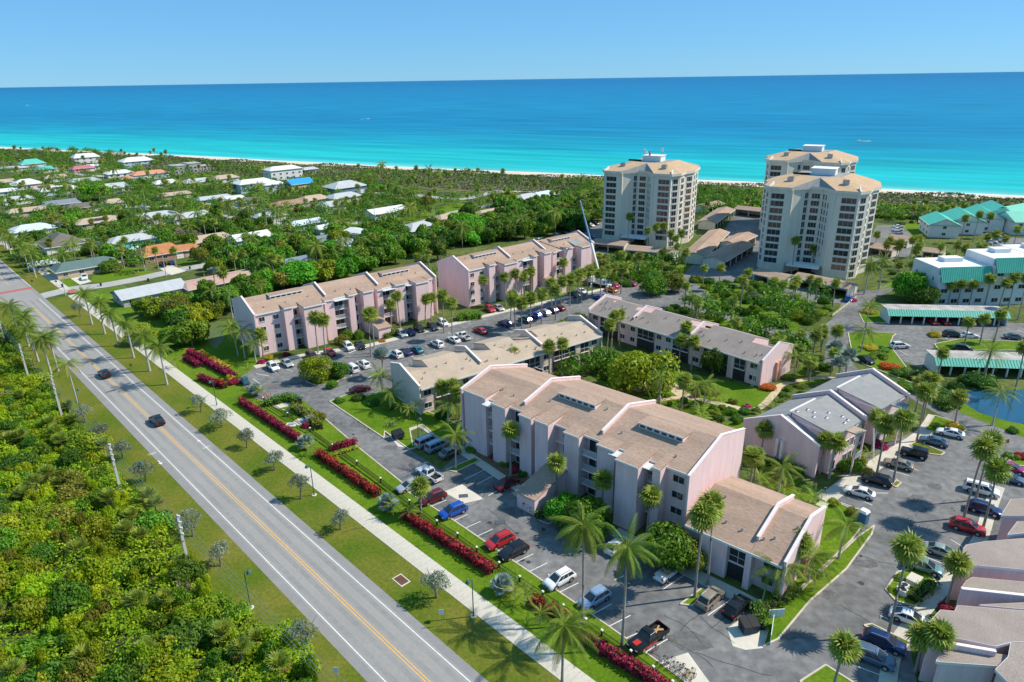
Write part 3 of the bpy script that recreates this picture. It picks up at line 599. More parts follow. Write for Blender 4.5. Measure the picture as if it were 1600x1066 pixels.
q.poly([(44.4,-.2,zz(-.2)+.65),(49.5,-.2,zz(-.2)+.65),(49.5,4.6,zz(4.6)),(44.4,4.6,zz(4.6))]); q.poly([(40,-.2,zz(0)+.55),(42.3,-.2,zz(0)+.55),(42.3,2.2,zz(2.2)),(40,2.2,zz(2.2))]); q.obj('grey_roof_patch',SHGREY,F2)
# two storey blocks
TS=[('win',0,3.6,.6,1,1.8),('screen',3.6,9.5),('win',9.5,15.9,.6,2,1.5),('screen',15.9,21),('win',21,26.5,.6,2,1.5),('screen',26.5,31),('win',31,35,.6,1,1.8),('screen',35,41.5),('win',41.5,43.0,.2,0,1),('screen',43,45.8),('win',45.8,49.57,.6,1,1.8)]
condo('low_apartment_block','long two storey block with tan roof between the pink blocks',(-18.59,125.13),35.74,49.57,8.18,12.6,6.0,8.2,[15.95,32.73],TS,2,SHTAN,mat('beige_stucco',(.66,.54,.47),.85,.06,.6),secx=[(0,5.6),(5,8.18),(13,7.0),(15.95,5.6),(21,8.18),(28,5.4),(32.73,5.6),(34.5,8.18),(42,6.9)])
condo('low_apartment_block','long two storey block with taupe roof and white parapets behind the garden',(20.72,172.74),-48.11,49.62,6.88,13.5,5.9,8.4,[13.53,30.55],[(s[0],s[1],s[2] if s[2]<49.5 else 49.62,*s[3:]) for s in TS],2,SHTAN2,PINK,secx=[(0,6.88),(3,5.6),(4,6.88),(11,5.2),(13.53,5.4),(16,7.3),(27,5.2),(30.55,5.4),(33,7.3),(44,5.2)])
# annex at the right end of the main block
oa=loc((-9.29,112.6),-41.57,46.6,-2.6)
AS=[('win',0,2.6,.8,0,1),('solid',2.6,6.4,-.4,0),('screen',6.4,9.0),('solid',9.0,9.8,-.6,0),('win',9.8,13.6,1.0,1,1.6)]
condo('low_apartment_block','small two storey annex with brown roof at the right end of the foreground block',(oa.x,oa.y),-41.57,13.7,8.4,14.6,5.7,8.1,[9.4],AS,2,SHINGLE,PINK,left=False)
# grey roofed block at the right: gable with two big flat shed dormers
def grey_block():
    o=(50.64,100.1); a=37.0; L=31.9; d1=6.9; D=13.5; ze,zr=5.65,8.2; sl=(zr-ze)/d1
    t=thing('low_apartment_block','two storey pink block with pale grey roof and two raised flat dormers','apartment building',(o[0],o[1],0),R(a))
    zm=lambda y: ze+sl*y if y<=d1 else zr-(y-d1)*.51
    w=MB(); w.xprism([(.3,0),(D,0),(D,zm(D)-.3),(d1,zr-.3),(.3,zm(.3)-.3)],0,L); w.obj('wall',PINK,t)
    for x0,x1 in ((0,L*.497),(L*.503,L)):
        r=MB(); r.xprism([(-.4,zm(-.4)-.24),(d1,zr-.24),(D+.4,zm(D+.4)-.24),(D+.4,zm(D+.4)),(d1,zr),(-.4,zm(-.4))],x0,x1); r.obj('roof',SHGREY,t)
    for x in (0,L*.5,L):
        q=MB(); q.xprism([(-.6,zm(-.6)+.7),(-.6,zm(-.6)-.5),(d1,zr-.5),(D+.4,zm(D+.4)-.4),(D+.4,zm(D+.4)+.7),(d1,zr+.7)] if x not in(0,L) else [(-.6,zm(-.6)+.7),(-.6,0),(D+.4,0),(D+.4,zm(D+.4)+.7),(d1,zr+.7)],x-.2,x+.2); po=q.obj('gable_wall' if x in (0,L) else 'parapet',PINK,t)
        q=MB()
        for ya,yb in ((-.7,d1),(d1,D+.5)): q.hexa([(x-.26,ya,zm(ya)+.68),(x+.26,ya,zm(ya)+.68),(x+.26,yb,zm(yb)+.68),(x-.26,yb,zm(yb)+.68),(x-.26,ya,zm(ya)+.84),(x+.26,ya,zm(ya)+.84),(x+.26,yb,zm(yb)+.84),(x-.26,yb,zm(yb)+.84)])
        q.obj('coping',PINKT,po)
    for n,(x0,x1) in enumerate(((2.7,10.6),(18.3,26.6))):
        y0,y1=-1.7,6.5; zt0,zt1=7.7,8.8
        q=MB(); q.hexa([(x0,y0+.4,0),(x1,y0+.4,0),(x1,y1,0),(x0,y1,0),(x0,y0+.4,zt0-.2),(x1,y0+.4,zt0-.2),(x1,y1,zt1-.2),(x0,y1,zt1-.2)]); d=q.obj('dormer_wall',PINK,t)
        q=MB(); q.hexa([(x0-.1,y0,zt0-.2),(x1+.1,y0,zt0-.2),(x1+.1,y1+.2,zt1-.2),(x0-.1,y1+.2,zt1-.2),(x0-.1,y0,zt0),(x1+.1,y0,zt0),(x1+.1,y1+.2,zt1),(x0-.1,y1+.2,zt1)]); dr=q.obj('dormer_roof',SHGREY,d)
        q=MB(); q.box(x0-.16,x0-.101,y0-.06,y1,zt0-.25,zt0+.06); q.box(x1+.101,x1+.16,y0-.06,y1,zt0-.25,zt0+.06); q.hexa([(x0-.1,y1+.202,zm(y1)-.2),(x1+.1,y1+.202,zm(y1)-.2),(x1+.1,y1+.5,zm(y1)-.2),(x0-.1,y1+.5,zm(y1)-.2),(x0-.1,y1+.202,zt1+.12),(x1+.1,y1+.202,zt1+.12),(x1+.1,y1+.5,zt1+.12),(x0-.1,y1+.5,zt1+.12)]); q.obj('dormer_trim',PINKT,d)
        # entrance porch
        px0=x0+2.6; q=MB(); q.box(px0+.6,px0+3.2,y0-2.2,y0-.02,zt0-.35,zt0-.12); q.obj('porch_roof',SHTAN if n==0 else SHGREY,d)
        q=MB(); q.box(px0+.6,px0+.85,y0-2.1,y0-1.85,0,zt0-.36); q.box(px0+2.9,px0+3.15,y0-2.1,y0-1.85,0,zt0-.36); q.obj('porch_column',PINK,d)
        for f in (0,1):
            for xx in (x0+1.3,x0+5.2,x1-1.0): window(d,xx,y0+.37,f*2.7+.5,1.3,1.7)
        link('railing',rail_mesh(2.2),d,(px0+1.9,y0-2.1,2.8))
        if n==0:
            for vx,vy in ((3.6,6.2),(4.6,3.6),(6.0,4.4),(6.3,2.2),(8.2,2.9),(7.6,-.4),(9.2,.9),(5.8,5.5),(9.0,-.2)):
                q=MB(); zz=zt0+(zt1-zt0)*(vy-y0)/(y1-y0); q.box(vx-.32,vx+.32,vy-.32,vy+.32,zz,zz+.06); v=q.obj('roof_curb',PINKT,dr); q=MB(); q.box(vx-.15,vx+.15,vy-.15,vy+.15,zz+.06,zz+.3); q.obj('roof_vent',GALV,v)
    q=MB(); q.xprism([(D*.40,0),(D*.44,0),(D*.44,4.6),(D*.40,4.6)],-.8,-.2); q.xprism([(D*.47,0),(D*.51,0),(D*.51,4.6),(D*.47,4.6)],-.8,-.2); q.obj('side_fin',PINKT,t)
    window(t,-.24,D*.455,1,.5,3,R(-90))
    for x in (1.4,12.5,14,16.6,28.5,30): 
        for f in (0,1): window(t,x,.27,f*2.7+.7,1.2,1.4)
    c=[loc(o,a,-2,-4),loc(o,a,L+2,-4),loc(o,a,L+2,D+1),loc(o,a,-2,D+1)]; KEEP.append(('p',[(p.x,p.y) for p in c]))
grey_block()
# stepped roofs at the lower right corner
def stepped_block():
    P=[(1489,879,6.0),(1510,851.5,6.0),(1600,840,6.0)]
    o=G(1440,985,6.2); a=-127.0    # local x runs down the row towards the viewer, +y to the right
    t=thing('low_apartment_block','pink block with stepped grey brown roofs at the lower right corner','apartment building',(o.x,o.y,0),R(53))
    def A(px,py,z): v=G(px,py,z); dx,dy=v.x-o.x,v.y-o.y; c,s=math.cos(R(53)),math.sin(R(53)); return (c*dx+s*dy,-s*dx+c*dy)
    roofs=[([(1489,879),(1510,851.5),(1540,846),(1640,838),(1640,893)],6.0),([(1510,908),(1520,902),(1640,913),(1640,930),(1502,920)],5.2),
      ([(1440,985),(1470,953),(1492,955),(1497,946),(1640,958),(1640,1000),(1580,1003),(1555,1009)],6.0),([(1530,945),(1640,940),(1640,955)],5.5),
      ([(1463,1033),(1476,1013),(1575,1024),(1560,1040),(1475,1034)],5.2),([(1580,1004),(1640,1001),(1640,1090),(1600,1090),(1556,1046),(1576,1026)],5.9),
      ([(1565,805),(1580,780),(1640,778),(1640,805)],6.0),([(1575,835),(1590,815),(1640,815),(1640,828)],6.2)]
    for pts,z in roofs:
        q=MB(); pl=[A(x,y,z) for x,y in pts]; q.prism(pl,z-.25,z); r=q.obj('roof',SHTAN2,t)
        cx=sum(p[0] for p in pl)/len(pl); cy=sum(p[1] for p in pl)/len(pl)
        q=MB(); q.prism([(cx+(p[0]-cx)*.93,cy+(p[1]-cy)*.93) for p in pl],0,z-.252); q.obj('wall',PINK,t)
        q=MB(); n=len(pl)
        for i in range(n): 
            p,p2=pl[i],pl[(i+1)%n]
            q.bar((p[0],p[1],z-.2+.003*(i%2)),(p2[0],p2[1],z-.2+.003*(i%2)),.1,.36)
        q.obj('fascia',PINKT,r)
    for (x0,y0,x1,y1,z0,z1) in ((1502,920,1640,935,2,5.6),(1452,1000,1556,1018,2,5.8)):
        p,p2=A(x0,y0,z1),A(x1,y1,z1); q=MB(); q.bar((p[0],p[1],z1/2),(p2[0],p2[1],z1/2),.3,z1); w=q.obj('parapet',PINK,t); q=MB(); q.bar((p[0],p[1],z1+.06),(p2[0],p2[1],z1+.06),.42,.13); q.obj('coping',PINKT,w)
    pts=[G(x,y) for x,y in ((1440,985),(1400,1090),(1640,1200),(1640,770),(1570,800),(1490,880))]; KEEP.append(('p',[(p.x,p.y) for p in pts]))
stepped_block()
# ------------------------------------------------------------------ towers
FP=[(-13.5,0),(-6.5,0),(-2,6),(2,6),(6.5,0),(13.5,0),(16,4),(16,9.5),(17.9,14.5),(16.5,26),(13,34),(-13,34),(-16.5,26),(-17.9,14.5),(-16,9.5),(-16,4)]
def tower(o,a,label,antenna=False,H=29.0,nf=11):
    t=thing('tower_block',label,'apartment tower',(o[0],o[1],0),R(a)); fh=(H-2.2)/nf
    q=MB(); q.prism(FP,0,H-.9); q.obj('wall',CREAM,t)
    cx,cy=0,16
    E=[(cx+(p[0]-cx)*1.035,cy+(p[1]-cy)*1.035) for p in FP]; E[2]=(-1.7,5.4);E[3]=(1.7,5.4)
    q=MB(); q.prism(E,H-.9,H); sl=q.obj('eave_band',CREAM,t)
    r=MB(); z=H+.01; zt=H+2.6
    e=[(p[0],p[1],z) for p in E]; tl,tr,pk,tl2,tr2=(-6.5,14,zt),(6.5,14,zt),(0,9.5,zt-.1),(-8,25,zt),(8,25,zt)
    for f in ((e[15],e[0],tl),(e[0],e[1],pk,tl),(e[4],e[5],tr,pk),(e[5],e[6],tr),(e[14],e[15],tl),(e[6],e[7],tr),(e[7],e[8],tr),(e[13],e[14],tl),(e[8],e[9],tr2,tr),(e[12],e[13],tl,tl2)): r.poly(f)
    r.obj('roof',TOWERROOF,t)
    r=MB()
    for f in ((e[1],e[2],pk),(e[2],e[3],pk),(e[3],e[4],pk),(e[9],e[10],tr2),(e[11],e[12],tl2),(e[10],e[11],tl2,tr2),(tl,pk,tr,tr2,tl2)): r.poly(f)
    r.obj('flat_roof',SHGREY,t)
    q=MB(); q.box(-3.8,3.8,15,21,zt,zt+2.1); ph=q.obj('penthouse',TEALW,t); q=MB(); q.box(-4.1,4.1,14.7,21.3,zt+2.1,zt+2.3); q.obj('penthouse_roof',WHITE,ph)
    q=MB(); q.box(-9.5,-4.2,13.9,14.4,zt,zt+.7); q.obj('louvre',DARK,ph)
    for sx in (-1,1):                                  # rooftop air handlers on each wing
        q=MB(); x=sx*8.6; q.box(x-1.0,x+1.0,5.2,6.8,H+1.0,H+2.5); ac=q.obj('air_handler',GALV,t)
        for k in range(3): q=MB(); q.tube([(x-.6+.6*k,6,H+2.5),(x-.6+.6*k,6,H+2.7)],.25,8); q.obj('fan_cowl',DARK,ac)
        q=MB(); q.bar((sx*13.9,-.6,H-.2),(sx*13.2,2.4,H+1.1),.35,.9); q.obj('roof_scupper',WHITE,t)
    def face(i,j,cols):
        A,B=Vector((*FP[i],0)),Vector((*FP[j],0)); d=B-A; ang=math.atan2(d.y,d.x)
        for (f,wd,hh,f0,f1,sill) in cols:
            p=A+d*f; n=Vector((d.y,-d.x,0)).normalized()*.05
            for k in range(f0,f1):
                gl=GLASS if rnd.random()<.75 else GLASS2
                window(t,p.x+n.x,p.y+n.y,k*fh+sill,wd,hh,ang,gl,bars=2 if wd>2.6 else 1)
        # storey bands beside the glazing
        for (f,wd,hh,f0,f1,sill) in cols:
            if wd<2.4: continue
            p=A+d*f; u=d.normalized()*(wd/2+.25); n=Vector((d.y,-d.x,0)).normalized()
            for k in range(f0,f1+1):
                kk=('sp',round(u.length,2))
                if kk not in _wc: b=MB(); b.box(-u.length,u.length,-.08,.08,-.18,.18); _wc[kk]=b.mesh('spandrel',CREAM)
                link('spandrel',_wc[kk],t,(p.x+n.x*.09,p.y+n.y*.09,k*fh+sill-.28),(0,0,ang))
    wh=fh*.76
    face(0,1,[(.36,4.3,wh,1,nf,.6)]); face(1,2,[(.82,1.5,wh*1.08,1,nf,.6)]); face(2,3,[(.5,2.7,wh*.95,1,nf,.6)]); face(3,4,[(.14,1.0,wh,1,nf,.6),(.36,.9,wh,3,nf,.6),(.58,.8,wh,4,nf-1,.6)])
    face(4,5,[(.62,4.5,wh,1,nf,.6)]); face(5,6,[(.5,2.4,wh,0,nf,.6)]); face(6,7,[(.5,3.4,wh,1,nf,.6)]); face(8,9,[(.25,2.8,wh,0,nf,.6),(.7,2.8,wh,0,nf,.6)]); face(7,8,[(.55,3.2,wh,1,nf,.6)])
    face(12,13,[(.3,2.6,wh,1,nf,.75),(.75,2.6,wh,1,nf,.75)]); face(14,15,[(.5,2.5,wh,1,nf,.75)]); face(15,0,[(.5,1.7,wh,1,nf,.75)]); face(10,11,[(.2,3.6,wh,0,nf,.75),(.5,3.6,wh,0,nf,.75),(.8,3.6,wh,0,nf,.75)])
    for sx in (-1,1):
        q=MB(); q.box(sx*6.5-.25,sx*6.5+.25,-.35,.3,0,H-.9); q.obj('pilaster',CREAM,t)
        q=MB(); q.box(sx*13.5-.3,sx*13.5+.3,-.3,.4,0,H-.9); q.obj('pilaster',CREAM,t)
    q=MB(); q.box(-5.2,5.2,-2.6,4,3.1,3.5); q.obj('entrance_canopy',TEALW,t); q=MB(); q.box(-2.2,2.2,5.7,5.98,0,2.9); q.obj('entrance_door',GLASS,t)
    if antenna:
        for x,h in ((-4,2.6),(-3.2,1.6),(3.5,3.0)):
            q=MB(); q.tube([(x,17,zt+2.3),(x,17,zt+2.3+h)],.09,6); m=q.obj('antenna_mast',GALV,ph)
            for k in (-1,0,1): q=MB(); q.box(x-.15+k*.4,x+.15+k*.4,16.6+.3*abs(k),16.75+.3*abs(k),zt+2.3+h*.5,zt+2.3+h); q.obj('antenna_panel',WHITE,m)
        q=MB(); q.tube([(-1,15.5,zt),(-1,15.5,zt+4.2)],.5,8); q.obj('flue',GALV,ph)
    c=[loc(o,a,*p) for p in [(-22,-5),(22,-5),(22,36),(-22,36)]]; KEEP.append(('p',[(p.x,p.y) for p in c]))
tower((50.5,274),-31,'cream twelve storey tower with antenna masts on its roof',True)
tower((99.5,225.5),-32,'cream twelve storey tower nearest the viewer, right of the crane')
tower((122,289),-32,'cream tower mostly hidden behind another tower at the right',False,30.5)
# ------------------------------------------------------------------ teal roofed buildings
def teal_block(px,py,wd,dp,h,label,notch=0,wings=((0,1),)):
    o=G(px,py); t=thing('white_building',label,'apartment building',(o.x,o.y,0),R(2)); fh=h/3.0
    q=MB(); q.box(0,wd,0,dp,0,h); q.obj('wall',TEALW,t)
    q=MB(); q.box(0,wd,.9,dp,h,h+1.9); pa=q.obj('parapet',TEALW,t); q=MB(); q.box(.3,wd-.3,1.2,dp-.3,h+1.9,h+1.93); q.obj('flat_roof',mat('white_membrane',(.80,.80,.80),.7,.04,.5),pa)
    q=MB(); q.box(wd*.35,wd*.72,dp*.55,dp*.8,h+1.93,h+3.1); q.obj('plant_room',TEALW,pa)
    q=MB(); q.hexa([(.4,-1.1,h-1.9),(wd-.2,-1.1,h-1.9),(wd-.2,.9,h+2.1),(.4,.9,h+2.1),(.4,-.95,h-1.9),(wd-.2,-.95,h-1.9),(wd-.2,1.05,h+2.1),(.4,1.05,h+2.1)]); m=q.obj('mansard',TEAL,t)
    q=MB(); n=int(wd/.55)
    for i in range(n+1):
        x=.45+(wd-.7)*i/n; q.bar((x,-1.12,h-1.9),(x,.89,h+2.15),.06,.08)
    s=q.obj('standing_seam',TEAL,m); 
    for f in range(3):
        for i in range(int(wd/3.6)): window(t,2.2+i*3.6,-.03,f*fh+.9,2.0,1.3)
        for i in range(int(dp/4)): window(t,-.03,2.5+i*4,f*fh+.9,.8,1.3,R(-90))
    c=[loc(o,2,*p) for p in [(-2,-6),(wd+1,-6),(wd+1,dp+1),(-2,dp+1)]]; KEEP.append(('p',[(p.x,p.y) for p in c]))
teal_block(1458,479,15.5,13,9.4,'white three storey block with teal mansard behind the long teal carport')
teal_block(1540,477,13,13,11.8,'taller white block with teal mansard, left of the frame edge')
teal_block(1604,470,12,16,11.4,'white block with teal mansard cut by the right frame edge')
def gable_house(name,label,cat,px,py,L,W,h,pitch,a,roofm,wallm,hip=.0,group=None,wins=True,extra=None,keep=14,door=True,chim=False,z=0):
    """simple house: walls, gable or hip roof, windows, door, garage; centre of the footprint at px,py"""
    o=G(px,py); t=thing(name,label,cat,(o.x,o.y,z),R(a),group); x,y=L/2,W/2; rz=h+pitch*y
    q=MB(); q.box(-x,x,-y,y,0,h)
    if hip<=0: q.poly([(-x,-y,h),(-x,y,h),(-x,0,rz-.1)]); q.poly([(x,-y,h),(x,0,rz-.1),(x,y,h)])
    q.obj('wall',wallm,t)
    e=.6; r=MB(); hx=x+e-hip*(y+e); zl=h-.12; P=[(-x-e,-y-e,zl),(x+e,-y-e,zl),(x+e,y+e,zl),(-x-e,y+e,zl)]; r0,r1=(-hx,0,rz),(hx,0,rz)
    r.poly([P[0],P[1],r1,r0]); r.poly([P[2],P[3],r0,r1])
    if hip>0: r.poly([P[1],P[2],r1]); r.poly([P[3],P[0],r0])
    r.poly([P[3],P[2],P[1],P[0]]); ro=r.obj('roof',roofm,t)
    q=MB()
    for i in range(4):
        p,p2=P[i],P[(i+1)%4]
        if hip<=0 and i in(1,3): continue
        q.bar((p[0],p[1],p[2]-.09),(p2[0],p2[1],p2[2]-.09),.1,.22+.002*i)
    q.obj('fascia',WHITE,ro)
    if chim: q=MB(); q.box(x*.3,x*.3+.7,.6,1.3,h,rz+.8); q.obj('chimney',wallm,t)
    if wins:
        n=max(2,int(L/4.5))
        for k in range(1 if h<4.5 else 2):
            for i in range(n):
                window(t,-x+L*(i+.5)/n,-y-.03,k*2.7+.9,1.6,1.2); window(t,-x+L*(i+.5)/n,y+.03,k*2.7+.9,1.6,1.2,math.pi)
            for s in (-1,1): window(t,s*(x+.03),0,k*2.7+.9,1.4,1.2,R(90*s))
    if door: q=MB(); q.box(x*.55,x*.55+2.6,-y-.05,-y-.002,0,2.2); q.obj('garage_door',WHITE,t)
    if keep:
        c=[(-x-1,-y-1),(x+1,-y-1),(x+1,y+1),(-x-1,y+1)]; c=[loc((o.x,o.y),a,*p) for p in c]
        KEEP.append(('p',[(p.x,p.y) for p in c])); tt=Vector((o.x,o.y,0)).normalized()*-keep*.7; KEEP.append(('p',[(p.x+tt.x,p.y+tt.y) for p in c]))
    return t
# teal gabled cottages near the beach
for i,(px,py,L,W,h,a,lab) in enumerate([(1465,365,17,11,5.2,12,'teal roofed white house, leftmost of the beach group'),(1500,360,18,12,5.6,12,'teal roofed house second from the left near the beach'),(1530,356,18,12,5.8,12,'teal roofed house in the middle of the beach group'),(1552,350,18,12,6.2,12,'highest teal roofed house near the dunes'),(1580,352,20,13,6,-30,'teal roofed house at right of the beach group'),(1602,362,20,13,5.6,-60,'teal roofed house cut by the right frame edge near the beach')]):
    gable_house('beach_house',lab,'house',px,py,L,W,h,.5,a+60,TEAL,TEALW,0)
# ------------------------------------------------------------------ carports
def carport(label,A,B,W,h,roofm,teal=False,endw=True,bays=None,open_=True,wall=None):
    A,B=G(*A),G(*B); d=B-A; L=d.length; a=math.atan2(d.y,d.x); wall=wall or CREAM
    t=thing('carport',label,'carport',(A.x,A.y,0),a); n=bays or max(2,int(L/5.2))
    r=MB(); e=.5; zt=h+(.9 if teal else W*.16)
    if teal:
        r.xprism([(-e,h-.5),(-e+.12,h-.5),(1.3,zt-.1),(1.2,zt)],-e,L+e)
        ro=r.obj('roof',TEAL,t); q=MB(); q.box(-e+.2,L+e-.2,1.25,W+.3,zt-.28,zt-.1); q.obj('flat_roof',mat('stained_membrane',(.42,.39,.36),.9,.35,.4),ro)
        q=MB(); m=int(L/.6)
        for i in range(m+1): x=-e+(L+2*e)*i/m; q.bar((x,-e-.03,h-.5),(x,1.2,zt+.04),.06,.07)
        q.obj('standing_seam',TEAL,ro)
    else:
        r.xprism([(-e,h-.08),(W/2,zt-.15),(W+e,h-.08),(W+e,h+.1),(W/2,zt+.03),(-e,h+.1)],-e,L+e); ro=r.obj('roof',roofm,t)
        q=MB(); q.box(-e,L+e,-e-.06,-e-.002,h-.25,h+.1); q.box(-e,L+e,W+e+.002,W+e+.06,h-.25,h+.1); q.obj('fascia',wall,ro)
    pm=MB(); pm.box(-.15,.15,-.15,.15,0,h-.1); me=pm.mesh('post',TEALW if teal else wall)
    for i in range(n+1):
        x=.1+(L-.2)*i/n; link('post',me,t,(x,.2,0))
        if teal or open_: link('post',me,t,(x,W-.2,0))
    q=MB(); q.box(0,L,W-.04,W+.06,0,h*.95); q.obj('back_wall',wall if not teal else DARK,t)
    if endw:
        for x in (0,L): q=MB(); q.xprism([(0,0),(W,0),(W,h-.1),(W/2,zt-.2),(0,h-.1)],x-.12,x+.12); q.obj('end_wall',wall if not teal else TEALW,t)
    else:
        q=MB(); q.box(L*.02,L*.98,W*.55,W*.6,0,h-.3); q.obj('storage_wall',DARK,t)
    c=[loc((A.x,A.y),math.degrees(a),*p) for p in [(-1,-3.5),(L+1,-3.5),(L+1,W+1),(-1,W+1)]]; KEEP.append(('p',[(p.x,p.y) for p in c]))
    return t
BR=SHINGLE
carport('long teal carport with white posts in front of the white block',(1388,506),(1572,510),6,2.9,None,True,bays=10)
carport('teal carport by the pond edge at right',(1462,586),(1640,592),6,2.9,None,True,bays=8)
carport('brown carport with white gable end below the antenna tower',(978,402),(1052,409),7,3.0,BR,wall=TEALW)
carport('dark brown carport left of the antenna tower base',(926,391),(974,396),7,3.0,BR)
carport('low tan shed behind the crane boom',(935,417),(966,419),6,2.6,SHTAN,wall=mat('ochre_wall',(.55,.40,.22),.85,.08,1))
carport('near brown garage row stepping towards the viewer beside the driveway',(1100,414),(1137,375),7.5,3.2,BR)
carport('far brown garage row continuing behind the stepped one',(1117,360),(1146,338),7.5,3.2,BR)
carport('small brown garage beyond the garage rows',(1105,334),(1130,327),7,3,BR)
carport('brown carport with dark open front left of the hidden tower',(1148,336),(1190,341),7,3.1,BR)
carport('brown garage with white gable in the shade of the tower',(1132,422),(1176,395),8,3.2,BR)
carport('brown garage roof just behind the shaded garage',(1150,395),(1180,380),7,3.1,BR)
carport('brown carport on posts at the foot of the nearest tower',(1238,448),(1322,466),7,3.0,BR)
carport('brown carport in tower shade, left of the one on posts',(1176,441),(1222,452),7,3.0,BR)
carport('small brown hut by the parked white cars near the lawn',(1386,383),(1416,388),7,2.8,BR)
carport('brown carport low behind the royal palms',(1355,397),(1392,403),7,2.8,BR)
carport('brown carport roof behind the bright green tree',(1440,404),(1470,408),6,2.8,BR)
# ------------------------------------------------------------------ neighbourhood houses
def pm(n,c,v=.07): return mat(n,c,.75,v,.4,fine=(1.5,.06))
RW=pm('white_tile_roof',(.66,.67,.68)); RG=pm('pale_grey_roof',(.46,.48,.50)); RD=pm('dark_shingle_roof',(.16,.14,.125)); RGN=pm('green_shingle_roof',(.11,.17,.16)); RT=pm('terracotta_roof',(.46,.19,.08),.15); RC_=pm('coral_tile_roof',(.62,.27,.17),.12); RTN=pm('tan_roof',(.48,.36,.27)); RB=pm('brown_roof',(.38,.22,.14)); RBL=pm('bright_blue_roof',(.03,.30,.62)); RTL=pm('aqua_roof',(.10,.48,.40)); RPK=pm('rose_flat_roof',(.52,.33,.27)); RSL=pm('slate_blue_roof',(.20,.24,.28)); RPB=pm('pale_blue_roof',(.55,.63,.70))
WW=pm('white_wall',(.70,.70,.68)); WB=pm('pale_blue_wall',(.42,.60,.70)); WY=pm('yellow_wall',(.66,.53,.30)); WT=pm('turquoise_wall',(.10,.55,.58)); WP=pm('rose_wall',(.70,.30,.38)); WG=pm('grey_wall',(.42,.40,.39)); WTN=pm('tan_wall',(.50,.40,.31))
A0=-46;A1=44
